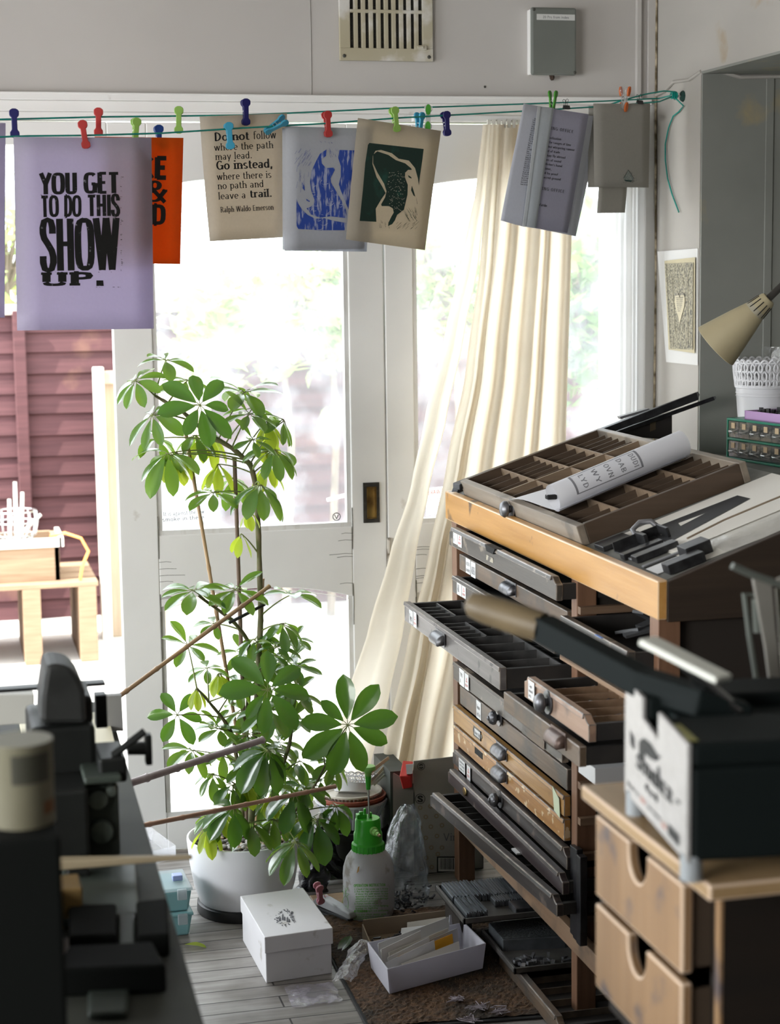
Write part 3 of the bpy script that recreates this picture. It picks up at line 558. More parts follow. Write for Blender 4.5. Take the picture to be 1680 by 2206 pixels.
def clip(px, py, off, label):
    q = lp(px, py, off); t = thing('binder_clip', label, 'clip', q, (0, 0, Y0), group='binder clips on the drying line')
    MB().prism([(-.011, -.004, -.004), (-.011, .004, -.004), (-.011, .001, .006), (-.011, -.001, .006)], (.022, 0, 0)).build('spine', mat('black_spring_steel', (.012, .012, .012), .4), t, local=True)
    for s in (-1, 1): MB().tube([(-.006, s*.002, .002), (-.005, s*.004, .012), (-.008, s*.006, .018), (-.004, s*.007, .022), (.002, s*.006, .02), (.0, s*.004, .012), (.002, s*.002, .002)], .0007, 5).build('wire_handle', mat('dark_wire', (.05, .05, .05), .3, metal=1), t, local=True)
clip(1220, 232, .004, 'black binder clip gripping the folded printed booklet')
clip(1378, 221, .0, 'black binder clip at the top corner of the grey card')

# ---------------------------------------------------------------- prints
GOTH = dict(thick=.245, thin=.10, sq=.62, gap=.05)
SER = dict(thick=.105, thin=.05, serif=.05)
SERB = dict(thick=.15, thin=.07, serif=.05)
blk = lambda paper: ink('black_ink_on_'+paper, (.008, .008, .008), MATS[paper].node_tree.nodes['Principled BSDF'].inputs['Base Color'].default_value[:3], .62)
def sheet_material(n, c, tr, tc=None, c2=None): return mat(n, c, .75, c2 or tuple(x*.94 for x in c), (150, 150, 150), .3, .7, trans=tr, tcol=tc or c, spec=.2)
lav = sheet_material('lavender_paper', (.68, .65, .71), .50, (.60, .54, .72))
crm = sheet_material('cream_paper', (.66, .62, .55), .36, (.72, .62, .48))
wht = sheet_material('thin_white_paper', (.76, .77, .80), .42, (.6, .63, .7))
tan_ = sheet_material('grey_buff_paper', (.58, .53, .44), .42, (.68, .60, .47))
org = sheet_material('orange_paper', (.78, .15, .01), .32, (.95, .22, .01))
gry = sheet_material('warm_grey_card', (.45, .43, .385), .2)
book = sheet_material('cool_white_paper', (.62, .62, .69), .25, (.6, .6, .75)); bookw = sheet_material('cool_bright_paper', (.70, .71, .76), .3, (.7, .72, .8))
def sheet(name, label, cat, quad, off, m, bend=0.0, curl=0.0, group=None):
    """A hanging sheet through four pixel corners (tl, tr, br, bl) in the plane of the line."""
    q = [lp(px, py, off) for px, py in quad]; c = (q[0]+q[1])/2
    t = thing(name, label, cat, c, group=group)
    def f(u, v): return q[0].lerp(q[1], u).lerp(q[3].lerp(q[2], u), v)+LN*(bend*sin(pi*u)*v+curl*v*v)
    MB().grid(f, 6, 8).build('sheet', m, t, solid=.0005, smooth=60)
    def inv(px, py):   # position on the sheet nearest a pixel; follows the bend of the paper
        P = lp(px, py, off); d = P-q[0]; e1 = q[1]-q[0]; e2 = q[3]-q[0]
        a11, a12, a22 = e1.dot(e1), e1.dot(e2), e2.dot(e2); b1, b2 = d.dot(e1), d.dot(e2); D = a11*a22-a12*a12
        u, v = (b1*a22-b2*a12)/D, (b2*a11-b1*a12)/D
        return P+LN*(bend*sin(pi*max(0, min(1, u)))*v+curl*v*v+.0009)
    return t, inv
sheet('poster', 'pale lavender sheet at the end of the line, nearly all beyond the picture edge', 'poster', [(-230, 262), (12, 265), (10, 684), (-225, 686)], -.01, lav)
o, f = sheet('orange_poster', 'bright orange poster with black letters partly behind the lavender one', 'poster', [(204, 294), (395, 297), (388, 569), (200, 566)], OB+.004, org)
m = MB(); letters(m, 'KE', f, (296, 384), (360, 385), 46, thick=.21, thin=.15, gap=.03); letters(m, '&', f, (312, 434), (359, 436), 46, thick=.16, thin=.07); letters(m, 'ND', f, (292, 483), (356, 484), 43, thick=.21, thin=.12, sq=.6, gap=.03)
m.build('lettering', ink('black_ink_on_orange', (.01, .008, .006), (.6, .12, .01), .68), o)
o, f = sheet('lettered_poster', 'large lavender poster with heavy black wood-type lettering', 'poster', [(29, 295), (326, 296.5), (331, 708), (37, 712)], OF+.004, lav, bend=.006)
bk_ = ink('black_wood_type_ink', (.006, .006, .006), (.45, .42, .5), .66)
for s_, p0, p1, cap, kw in (('YOU', (86, 419), (165, 418), 46, {}), ('GET', (181, 417), (256, 416), 45, {}), ('TO', (88, 468), (125, 467), 46, {}), ('DO', (137, 467), (173, 467), 46, {}), ('THIS', (187, 466), (256, 465), 46, {}),
                            ('SHOW', (88, 584), (254, 581), 112, dict(thick=.245, thin=.065, sq=.6, gap=.06))):
    k = dict(GOTH); k.update(kw); m = MB(); letters(m, s_, f, p0, p1, cap, **k); m.build('lettering', bk_, o)
m = MB(); letters(m, 'UP', f, (88, 616), (196, 615), 29, thick=.20, thin=.13, serif=.03, sq=.8); poly(m, [(205, 604), (220, 604), (221, 616), (205, 616)], f); m.build('lettering', bk_, o)
m = MB()
for k in range(60):
    x0, y0 = random.choice([(random.uniform(86, 258), random.choice((419.5, 468.5, 585.5, 618))), (random.choice((258, 259.5)), random.uniform(380, 586))]); l_ = random.uniform(1, 7); poly(m, [(x0, y0), (x0+l_*random.random(), y0+.3), (x0+l_*.6, y0+random.uniform(.6, 2)), (x0, y0+1)], f)
m.build('ragged_ink', bk_, o)

o, f = sheet('quotation_sheet', 'cream sheet printed with a quotation in black serif type', 'print', [(430, 251), (618, 244), (611, 511), (447, 520)], OB+.012, crm, curl=.01)
bs = mat('black_letterpress_ink', (.01, .01, .012), .6)
for s_, x0, y0, x1, y1, cap, kw in (('Do not', 461, 304, 536, 301, 18, SERB), ('follow', 545, 300, 594, 298, 17, SER), ('where the path', 461, 325, 588, 319, 15, SER), ('may lead.', 463, 345, 542, 341, 15, SER), ('Go instead,', 465, 366, 586, 361, 19, SERB),
                                    ('where there is', 466, 388, 583, 383, 15, SER), ('no path and', 467, 408, 566, 403, 15, SER), ('leave a', 468, 430, 527, 427, 15, SER), ('trail.', 536, 426, 583, 424, 17, SERB), ('Ralph Waldo Emerson', 472, 458, 586, 452, 12, dict(thick=.13, thin=.05, serif=.05))):
    m = MB(); letters(m, s_, f, (x0, y0), (x1, y1), cap, **kw); m.build('lettering', bs, o)

# two linocut sheets
sheet('backing_sheet', 'plain white sheet showing as a thin edge behind the blue linocut', 'paper', [(608, 276), (790, 278), (784, 536), (609, 538)], -.008, wht)
o, f = sheet('linocut_print', 'white sheet with an abstract blue linocut print', 'print', [(615, 272), (800, 277), (793, 542), (616, 540)], OF-.002, wht, curl=-.006)
bi = mat('blue_relief_ink', (.025, .075, .42), .6, (.42, .46, .66), (120, 120, 30), .50, .62, detail=6)
m = MB()
poly(m, [(681, 346), (689, 331), (703, 322), (702, 336), (692, 343), (693, 352), (702, 362), (719, 361), (721, 366), (712, 384), (713, 393), (735, 430), (746, 452), (748, 463), (748, 470), (713, 466), (690, 469), (671, 462), (664, 450), (676, 440), (678, 430), (671, 412), (668, 392), (671, 368)], f)
poly(m, [(731, 323), (764, 324), (759, 380), (752, 452), (745, 436), (733, 407), (730, 397), (734, 380), (734, 358), (728, 340)], f)
poly(m, [(639, 428), (644, 440), (652, 452), (664, 463), (680, 471), (700, 470), (722, 476), (747, 480), (744, 496), (690, 496), (644, 493), (640, 486)], f)
poly(m, [(661, 449), (668, 446), (678, 456), (679, 459), (668, 456)], f); poly(m, [(650, 392), (656, 400), (657, 411), (652, 406)], f); poly(m, [(660, 428), (668, 433), (667, 435), (661, 432)], f)
m.build('blue_ink', bi, o)
m = MB(); rr = random.Random(3)
def hatch(n, xr, yr, dx, dy, w_):
    for k in range(n):
        x0, y0 = rr.uniform(*xr), rr.uniform(*yr); l_ = rr.uniform(.5, 1.2); ex, ey = x0+dx*l_, y0+dy*l_
        poly(m, [(x0, y0), (x0+w_*.4, y0+w_*.4), (ex+w_, ey), (ex, ey+w_*.3)], f)
hatch(36, (638, 672), (318, 352), -6, 9, .7); hatch(14, (640, 666), (352, 420), -2, 14, .6); hatch(14, (704, 730), (318, 334), 3, 8, .6); hatch(6, (680, 715), (303, 306), 3, 3, 1)
m.build('ink_hatching', mat('thin_blue_ink', (.16, .20, .48), .6), o)
m = MB(); rr = random.Random(8)
for k in range(24):
    x0, y0 = rr.uniform(674, 740), rr.uniform(375, 492); a0 = rr.uniform(0, 3.1); n_ = 9; rad = rr.uniform(3, 11)
    pts = [(x0+rad*cos(a0+i*.25), y0+rad*sin(a0+i*.25)*.8) for i in range(n_)]
    m.add([f(*q)+LN*.0004 for q in pts]+[f(x+.7, y+.7)+LN*.0004 for x, y in pts], [(i, i+1, n_+i+1, n_+i) for i in range(n_-1)])
m.build('cut_lines', wht, o)

o, f = sheet('linocut_print', 'buff sheet with an abstract dark green linocut print', 'print', [(771, 254), (950, 282), (912, 539), (742, 516)], OF+.004, tan_, curl=.006)
gi = mat('bottle_green_relief_ink', (.004, .026, .018), .45, (.01, .075, .055), (25, 25, 25), .56, .72, detail=6)
m = MB()
poly(m, [(792, 312), (795, 308), (912, 321), (909, 345), (903, 383), (901, 400), (899, 384), (893, 362), (880, 346), (858, 342), (843, 330), (820, 323), (808, 325), (802, 336), (801, 353), (810, 382), (822, 402), (829, 416), (819, 430), (807, 450), (808, 478), (772, 476), (780, 410), (786, 350)], f)
poly(m, [(812, 326), (836, 334), (852, 345), (872, 352), (885, 363), (886, 366), (878, 366), (872, 372), (871, 382), (877, 398), (876, 420), (868, 452), (853, 463), (848, 475), (842, 483), (833, 487), (834, 480), (841, 466), (846, 458), (844, 449), (836, 444), (820, 444), (819, 440), (828, 425), (831, 412), (826, 396), (812, 372), (803, 352), (803, 333)], f)
poly(m, [(878, 377), (885, 382), (885, 385), (879, 382)], f); poly(m, [(886, 400), (891, 416), (893, 424), (889, 421), (884, 410)], f)
m.build('green_ink', gi, o)
m = MB(); rr = random.Random(5); hatch(16, (866, 886), (446, 462), 9, 16, .8); hatch(26, (850, 894), (482, 494), 7, -7, .8); hatch(8, (806, 834), (472, 484), 2, 9, .7); hatch(5, (888, 900), (425, 455), 2, 16, .7)
m.build('ink_hatching', mat('bottle_green_relief_ink', (0, 0, 0)), o)
m = MB(); rr = random.Random(11)
for j in range(11):
    y = 372+8*j
    for k in range(7):
        x = 838-.4*j+rr.uniform(-3, 3)+5.4*k; yy = y+rr.uniform(-3, 3)
        if x > 872-.15*j or x < 828: continue
        if j % 3 == 1: m.add([f(x+i, yy+1.6*sin(i*.9+k))+LN*.0004 for i in range(6)]+[f(x+i, yy+.9+1.6*sin(i*.9+k))+LN*.0004 for i in range(6)], [(i, i+1, 7+i, 6+i) for i in range(5)])
        else: s_ = rr.uniform(.6, 1.3); poly(m, [(x-s_, yy), (x, yy-s_), (x+s_*1.6, yy), (x, yy+s_)], lambda a, b: f(a, b)+LN*.0004)
m.build('cut_marks', tan_, o)

# folded booklet of printed sheets
o, f = sheet('printed_sheet', 'white printed sheet hanging behind the folded booklet', 'paper', [(1200, 238), (1294, 260), (1240, 509), (1150, 488)], -.02, bookw)
o, f = sheet('poem_sheet', 'white sheet with a column of tiny type at the front of the booklet', 'paper', [(1128, 223), (1163, 229), (1127, 489), (1076, 475)], OB+.052, bookw, curl=.004)
tx = mat('small_black_type', (.05, .05, .06), .6)
m = MB(); rr = random.Random(2); words_ = ['Now', 'I shou', 'The b', 'I told', 'And g', 'He did', 'And th', 'Just as', 'Why yo', 'He sai', 'So I fe', 'That in', 'And wi', 'Weve', 'Dads', 'He laugh', 'Dads', 'Youre a', 'I sort the', 'Being hel', 'Definitely', 'Just and w', 'Odds mat', 'The under', 'With the big', 'You sum th', 'We got plen', 'All Band Ne', 'The path is', 'But its madel', 'So history, an', 'Weve now th', 'Nows but pag']
for k, wd_ in enumerate(words_):
    y = 254+4.45*k if k else 255; x0 = 1147.5-.88*(k if k else -3); x1 = x0+2.1*len(wd_)*.62
    letters(m, wd_, f, (x0, y+2), (min(x1, 1157.3-.92*k*.55), y+3), 3.4, .13, .1)
m.build('lettering', tx, o)
o, f = sheet('printed_page', 'pale lilac page headed with spaced capitals in the folded booklet', 'paper', [(1170, 231), (1268, 246), (1222, 502), (1134, 489)], OF+.006, sheet_material('pale_lilac_paper', (.50, .49, .61), .2, (.46, .44, .62)))
HD = dict(thick=.12, thin=.06, serif=.05, gap=.14)
m = MB()
for s_, x0, y0, x1, y1, cap in (('ING OFFICE', 1186, 279, 1234, 287, 6.5), ('ING OFFICE', 1167, 409, 1215, 416, 6.5)): letters(m, s_, f, (x0, y0), (x1, y1), cap, **HD)
for k, (s_, x1) in enumerate((('ivilization', 1208), ('the ravages of time', 1229), ('inst whispering rumour', 1237), ('et of trade', 1205), ('may fly abroad', 1217), ('ves of sound', 1208), ('Writer\'s hand', 1210), ('time,', 1187), ('ed by proof', 1201), ('sacred ground', 1207))):
    x0 = 1183-1.75*k; letters(m, s_, f, (x0, 299+9.4*k), (x1, 299+9.4*k+(x1-x0)*.135), 5, .12, .07, serif=.03)
letters(m, 'Varde', f, (1160, 443), (1177, 446), 6, .12, .07, serif=.03)
m.build('lettering', tx, o)
sheet('folded_strip', 'pale folded strip down the middle of the booklet', 'paper', [(1160, 229), (1193, 232.5), (1154, 491.5), (1126, 487.5)], OF+.012, sheet_material('pale_blue_white_paper', (.70, .74, .78), .3), bend=.004)
sheet('bright_fold', 'bright narrow paper fold along the edge of the booklet strip', 'paper', [(1158, 228), (1165, 229), (1133, 489), (1125, 488)], OF+.016, sheet_material('bright_white_paper', (.88, .90, .92), .5))
sheet('back_page', 'grey-white page edge behind the lilac booklet page', 'paper', [(1190, 236), (1278, 250), (1240, 509), (1140, 489)], OF+.001, bookw)
# grey cards
sheet('grey_card', 'plain grey card behind the one with the small pyramid stamp', 'card', [(1268, 228), (1392, 226), (1392, 402), (1266, 404)], -.012, gry)
sheet('small_card', 'small blank grey card hanging below the two larger grey cards', 'card', [(1290, 395), (1351, 395), (1346, 458), (1286, 459)], -.016, gry)
o, f = sheet('grey_card', 'grey card with a small dark pyramid stamp pegged near the wall', 'card', [(1278, 223), (1400, 223), (1397, 404), (1280, 403)], OF+.002, gry, bend=.004)
m = MB(); poly(m, [(1351, 367), (1362, 384), (1361, 389), (1341, 387), (1341, 383)], f); m.build('stamp_body', mat('grey_green_stamp_ink', (.20, .24, .22), .6, (.33, .34, .31), (300, 300, 300), .4, .6), o)
m = MB(); poly(m, [(1341, 387), (1361, 389), (1356, 392), (1345, 391)], f)
for q0, q1 in (((1351, 366), (1340, 384)), ((1351, 366), (1363, 385)), ((1340, 387), (1362, 389))): poly(m, [q0, (q0[0]+1, q0[1]+.5), (q1[0]+1, q1[1]+.5), q1], f)
rr = random.Random(4)
for k in range(46): x, y = rr.gauss(1352, 8), rr.uniform(372, 394); (poly(m, [(x, y), (x+1.2, y-.6), (x+1.5, y+.7)], f) if abs(x-1351) > 6 or y > 388 else None)
m.build('stamp_print', mat('dark_green_stamp_ink', (.02, .05, .045), .6), o)
# ================================================================ the umbrella plant in its pot
PC = V((.715, 4.50, 0))
potm = mat('satin_white_plastic', (.84, .84, .87), .3, (.80, .80, .83), (5, 5, 5))
stem_m = mat('green_brown_stem', (.10, .12, .04), .7, (.16, .13, .07), (20, 20, 40), .35, .65)
leaf_m = mat('glossy_umbrella_leaf', (.028, .088, .022), .24, (.045, .12, .028), (12, 12, 12), .35, .65, trans=.28, tcol=(.36, .62, .05), spec=.9, coat=.35)
leaf_y = mat('yellow_green_leaf', (.22, .33, .03), .4, (.32, .40, .04), (12, 12, 12), .35, .65, trans=.45, tcol=(.62, .75, .06))
leaf_d = mat('dark_umbrella_leaf', (.018, .068, .014), .24, (.030, .092, .02), (12, 12, 12), .35, .65, trans=.24, tcol=(.22, .48, .04), spec=.8, coat=.3)
pet_m = mat('leaf_stalk', (.20, .24, .07), .6, trans=.15)
plant = thing('potted_umbrella_plant', 'tall umbrella plant with glossy finger-like leaves in a round white pot', 'plant', PC)
MB().lathe([(0, .022), (.108, .022), (.118, .03), (.131, .07), (.141, .13), (.147, .192), (.1465, .197), (.142, .198), (.139, .194), (.134, .15), (.0, .15)], PC, 56).build('pot', potm, plant, smooth=40)
MB().lathe([(0, .0), (.122, .0), (.125, .004), (.124, .026), (.118, .03), (0, .03)], PC, 48).build('saucer', mat('black_plastic', (.012, .012, .013), .4), plant, smooth=40)
MB().lathe([(0, .164), (.10, .162), (.136, .155)], PC, 32).build('soil', mat('dry_soil', (.1, .07, .05)), plant)
m = MB(); rr = random.Random(21)
for k in range(330):
    a0 = rr.uniform(0, 2*pi); r0 = .132*math.sqrt(rr.random()); s_ = rr.uniform(.004, .010); c0 = PC+V((r0*cos(a0), r0*sin(a0), .163+.006*rr.random()))
    T = (MX.Rotation(rr.uniform(0, 6), 3, 'Z') @ MX.Rotation(rr.uniform(-.4, .4), 3, 'X')) @ MX.Diagonal((1.3, .9, .6))
    m.lathe([(0, -s_), (s_*.7, -s_*.7), (s_, 0), (s_*.7, s_*.7), (0, s_)], c0, 7, mi=rr.choice((0, 0, 1, 2)), T=T)
g = m.build('gravel', [mat('grey_pebble', (.32, .30, .28), .7), mat('tan_pebble', (.38, .27, .17), .7), mat('dark_pebble', (.10, .09, .085), .7)], plant, smooth=80); g['kind'] = 'stuff'
def PX(px, py, y): return at(px, py, y=y)
ST = [  # stems: pixel polyline with distance y
    ([(541, 1790, 4.47), (548, 1600, 4.46), (556, 1450, 4.45), (562, 1330, 4.45), (557, 1150, 4.45), (550, 1040, 4.45), (540, 1000, 4.44), (500, 965, 4.42), (440, 930, 4.40), (395, 888, 4.40), (350, 862, 4.42), (333, 852, 4.42)], [.0085, .008, .0075, .007, .007, .0065, .0065, .006, .0055, .005, .004, .003]),
    ([(520, 1790, 4.52), (530, 1600, 4.5), (538, 1450, 4.5), (536, 1380, 4.48), (500, 1335, 4.42), (428, 1284, 4.36)], [.007, .0065, .006, .0055, .005, .003]),
    ([(575, 1795, 4.45), (590, 1700, 4.42), (612, 1640, 4.40), (625, 1600, 4.40), (632, 1530, 4.42), (640, 1480, 4.44)], [.006, .0055, .005, .005, .004, .003]),
    ([(505, 1790, 4.44), (515, 1660, 4.42), (500, 1580, 4.40), (480, 1548, 4.38), (440, 1500, 4.35), (424, 1484, 4.33)], [.006, .0055, .005, .0045, .003, .002]),
    ([(600, 1800, 4.40), (640, 1740, 4.34), (680, 1690, 4.30), (700, 1650, 4.30)], [.004, .0035, .003, .002]),
]
stp = []
for pts, rad in ST:
    P3 = [PX(*q) for q in pts]; fine = []; fr_ = []
    for i in range(len(P3)-1):
        for k in range(4): fine.append(P3[i].lerp(P3[i+1], k/4)); fr_.append(rad[i]+(rad[i+1]-rad[i])*k/4)
    fine.append(P3[-1]); fr_.append(rad[-1])
    for i in range(1, len(fine)-1): fine[i] = fine[i]*.6+(fine[i-1]+fine[i+1])*.2
    MB().tube(fine, [r*(1+.12*sin(i*2.4)) for i, r in enumerate(fr_)], 9).build('stem', stem_m, plant, smooth=60); stp += fine
def leaf_mesh(m, base, d, nrm, L_, wd, droop, fold):
    """One leaflet: obovate blade along d, curving towards -nrm/gravity, folded along the midrib."""
    d = d.normalized(); s = d.cross(nrm).normalized(); vs = []; p = V(base); n_ = 8; step = L_/n_; dd = d.copy()
    g_ = V((0, 0, -1))
    for i in range(n_+1):
        t = i/n_; w_ = wd*L_*.5*(sin(pi*min(1, t*.93+.02)**1.22)**.75 if t < 1 else .05)
        if i in (0,): w_ = wd*L_*.04
        up = s.cross(dd).normalized()
        for u in (-1, -.5, 0, .5, 1): vs.append(p+s*(w_*u)+up*(abs(u)*w_*fold-.06*w_*(1-abs(u))+.04*w_*sin(t*9+u*2)))
        dd = (dd+g_*droop/n_).normalized(); s = (s-dd*s.dot(dd)).normalized(); p = p+dd*step
    m.add(vs, [(i*5+j, i*5+j+1, i*5+j+6, i*5+j+5) for i in range(n_) for j in range(4)])
HUBS = [  # px, py, y, radius px, leaflets, kind, spin
 (357, 777, 4.40, 62, 6, 'U', 0), (291, 820, 4.40, 62, 8, 'L', 10), (404, 820, 4.46, 58, 7, 'U', 0), (431, 874, 4.24, 76, 8, 'F', 22), (327, 895, 4.32, 70, 8, 'L', 0),
 (526, 846, 4.44, 82, 8, 'U', 12), (537, 893, 4.36, 58, 7, 'U', 0), (361, 977, 4.34, 84, 8, 'D', 5), (545, 948, 4.36, 52, 6, 'U', 0), (590, 970, 4.36, 70, 8, 'D', 0),
 (612, 906, 4.44, 60, 6, 'R', 0), (459, 1062, 4.36, 66, 7, 'U', 20), (560, 1045, 4.30, 82, 8, 'D', 0), (470, 1000, 4.48, 60, 6, 'Y', 0), (536, 1100, 4.42, 44, 4, 'Y', 0), (520, 1150, 4.44, 50, 3, 'Y', 40), (450, 930, 4.50, 68, 7, 'Y', 0), (500, 1030, 4.52, 62, 6, 'D', 30),
 (417, 1273, 4.36, 72, 9, 'U', 0), (507, 1271, 4.38, 68, 8, 'U', 20), (628, 1281, 4.40, 68, 6, 'U', 0), (607, 1344, 4.40, 62, 8, 'D', 0), (461, 1344, 4.46, 44, 6, 'U', 0), (404, 1390, 4.42, 60, 6, 'U', 30),
 (446, 1440, 4.46, 50, 6, 'U', 0), (424, 1482, 4.36, 42, 6, 'Y', 0), (382, 1541, 4.36, 66, 6, 'F', 10), (639, 1436, 4.44, 50, 6, 'U', 0), (577, 1487, 4.26, 92, 8, 'F', 10), (638, 1494, 4.40, 60, 7, 'U', 0),
 (582, 1530, 4.30, 68, 8, 'U', 30), (511, 1479, 4.40, 42, 6, 'D', 0), (548, 1378, 4.44, 52, 7, 'D', 10), (631, 1549, 4.38, 60, 7, 'U', 0), (749, 1563, 4.24, 96, 9, 'S', 8), (693, 1600, 4.34, 58, 6, 'D', 0),
 (577, 1617, 4.24, 98, 8, 'H', 0), (414, 1617, 4.42, 60, 7, 'D', 0), (474, 1570, 4.38, 56, 7, 'U', 20), (535, 1582, 4.36, 60, 7, 'U', 0), (654, 1699, 4.34, 60, 8, 'U', 0), (721, 1646, 4.36, 56, 7, 'R', 0),
 (458, 1668, 4.40, 56, 6, 'D', 0), (500, 1692, 4.38, 56, 7, 'D', 25), (636, 1712, 4.28, 84, 6, 'H', 20), (637, 1815, 4.20, 80, 8, 'D', 12), (503, 1742, 4.30, 78, 7, 'H', 0), (540, 1772, 4.32, 64, 6, 'D', 0),
 (681, 1766, 4.26, 86, 6, 'H', 0), (724, 1738, 4.32, 62, 6, 'H', 30), (447, 1780, 4.40, 62, 6, 'Y', 0), (588, 1765, 4.36, 58, 6, 'D', 10), (470, 1745, 4.40, 60, 6, 'Y', 20), (610, 1425, 4.48, 46, 6, 'D', 0), (560, 1430, 4.50, 52, 7, 'U', 15),
 (600, 1600, 4.46, 56, 7, 'U', 0), (690, 1680, 4.40, 46, 6, 'U', 0), (520, 1530, 4.46, 56, 7, 'D', 15), (545, 1655, 4.42, 60, 7, 'D', 35), (480, 1620, 4.46, 52, 6, 'D', 0), (585, 1690, 4.40, 52, 6, 'U', 10), (645, 1640, 4.42, 50, 6, 'D', 10), (340, 945, 4.44, 56, 6, 'D', 15), (575, 1000, 4.50, 56, 6, 'Y', 15),
]
AX = {'U': (0, -.30, 1), 'D': (0, -.35, .9), 'F': (.02, -.86, .5), 'S': (-.12, -.97, .18), 'L': (-.5, -.45, .75), 'R': (.55, -.35, .75), 'H': (0, -.55, .6), 'Y': (0, -.1, 1)}
rr = random.Random(77)
for k in range(26): HUBS.append((rr.uniform(455, 660), rr.uniform(1370, 1770), rr.uniform(4.38, 4.58), rr.uniform(40, 58), rr.choice((6, 7, 8)), rr.choice('UUDDY'), rr.uniform(0, 40)))
for k in range(8): HUBS.append((rr.uniform(360, 620), rr.uniform(870, 1010), rr.uniform(4.42, 4.54), rr.uniform(44, 60), rr.choice((6, 7, 8)), rr.choice('UDYY'), rr.uniform(0, 40)))
for (px, py, yy, rp, nl, kd, sp) in HUBS:
    hub = PX(px, py, yy); Lr = rp/FPX*yy*1.18; ax = (V(AX[kd])+V((rr.uniform(-.12, .12), rr.uniform(-.1, .1), 0))).normalized()
    e1 = ax.cross(V((.3, .2, 1) if abs(ax.z) < .9 else (1, 0, 0))).normalized(); e2 = ax.cross(e1)
    m = MB(); mp = MB(); base_el = {'U': -.05, 'D': -.55, 'F': -.12, 'S': .0, 'L': -.3, 'R': -.4, 'H': -.75, 'Y': -.9}[kd]
    dr = {'U': .55, 'D': .9, 'F': .35, 'S': .12, 'L': .6, 'R': .7, 'H': .7, 'Y': .9}[kd]
    for k in range(nl):
        a0 = R(sp)+2*pi*k/nl+rr.uniform(-.12, .12); el = base_el+rr.uniform(-.18, .15)
        if kd in 'UD' and rr.random() < .18: el += .75
        dirn = (e1*cos(a0)+e2*sin(a0))*cos(el)+ax*sin(el); pl_ = Lr*.13; b0 = hub+dirn*pl_
        mp.tube([hub, hub+dirn*pl_*.5+V((0, 0, .002)), b0+dirn*.004], [.0012, .001, .0009], 5)
        nn = (ax-dirn*ax.dot(dirn)).normalized(); lk = Lr*.90*rr.uniform(.8, 1.08)
        if kd in 'SF' and rr.random() < .2: lk *= .8
        leaf_mesh(m, b0, dirn, nn, lk, rr.uniform(.42, .50) if kd in 'FSH' else rr.uniform(.36, .46), dr*rr.uniform(.7, 1.3), rr.uniform(.12, .38))
    wl = m.build('leaf_whorl', leaf_y if kd == 'Y' else (leaf_d if kd in 'FSH' else leaf_m), plant, smooth=70)
    best = min((q for q in stp if q.z < hub.z+.02), key=lambda q: (q-hub).length+(.15 if q.z > hub.z-.015 else 0)+max(0, hub.z-q.z-.25), default=stp[0])
    mid = best.lerp(hub, .55)+V((0, 0, .10*(best-hub).length))
    pts = [best*(1-t)*(1-t)+mid*2*t*(1-t)+hub*t*t for t in [i/8 for i in range(9)]]
    mp.tube(pts, [.0022-.0009*i/8 for i in range(9)], 6); mp.build('stalk', pet_m, wl)

# bamboo canes standing in the pot and leaning in from the bench
bam = mat('bamboo_skin', (.42, .28, .15), .5, (.30, .19, .11), (12, 12, 6), .35, .65)
bamd = mat('old_brown_cane', (.20, .13, .09), .6, (.13, .085, .06), (12, 12, 6), .35, .65)
bamg = mat('weathered_grey_cane', (.46, .40, .40), .6, (.34, .28, .28), (20, 20, 8), .35, .65)
def cane(name, label, p, q, r, m_, nodes=6, group='canes round the plant'):
    p, q = V(p), V(q); k = nodes*4; pts = [p.lerp(q, i/k)+V((0, 0, .002*sin(i*.7))) for i in range(k+1)]; rad = [r*(1.0+(.22 if i % 4 == 0 and 0 < i < k else 0)) for i in range(k+1)]
    pts = []; rad = []
    for i in range(nodes+1):
        t = (i+.0)/nodes
        for dt, f in ((-.012, 1), (0, 1.22), (.012, .95)):
            tt = min(1, max(0, t+dt)); pts.append(p.lerp(q, tt)); rad.append(r*f*(1-.12*tt))
    return tag(MB().tube(pts, rad, 9).build(name, m_, smooth=50), label, 'cane', group)
cane('bamboo_cane', 'dark brown upright cane with a broken top in the middle of the plant', PX(533, 1782, 4.50), PX(505, 985, 4.47), .0060, bamd, 8)
cane('bamboo_cane', 'light brown cane leaning up to the left through the upper leaves', PX(545, 1782, 4.53), PX(400, 932, 4.50), .0052, bam, 9)
cane('bamboo_cane', 'short upright cane ending just below the middle of the plant', PX(552, 1785, 4.56), PX(566, 1246, 4.53), .005, bam, 6)
cane('bamboo_cane', 'thick stub of cane rising from the gravel beside the stems', PX(600, 1782, 4.50), PX(594, 1712, 4.50), .005, bam, 3)
cane('bamboo_cane', 'topmost slanting cane poking out from behind the bench across the door', PX(205, 1538, 4.05), PX(580, 1263, 4.38), .0058, bam, 6)
cane('bamboo_cane', 'thick weathered grey cane reaching from the bench into the leaves', PX(250, 1697, 4.0), PX(566, 1594, 4.22), .0095, bamg, 5)
cane('bamboo_cane', 'lowest slanting cane resting across the plant above the pot rim', PX(250, 1790, 4.0), PX(722, 1694, 4.24), .0060, mat('pinkish_cane', (.52, .32, .22), .5, (.40, .24, .16), (12, 12, 6), .35, .65), 7)
tag(MB().tube([PX(493, 1342, 4.37), PX(530, 1323, 4.37), PX(570, 1302, 4.38)], .004, 7).build('plant_tie', mat('black_plastic', (.012, .012, .013))), 'short black rod tying the plant stem to its cane', 'tie')
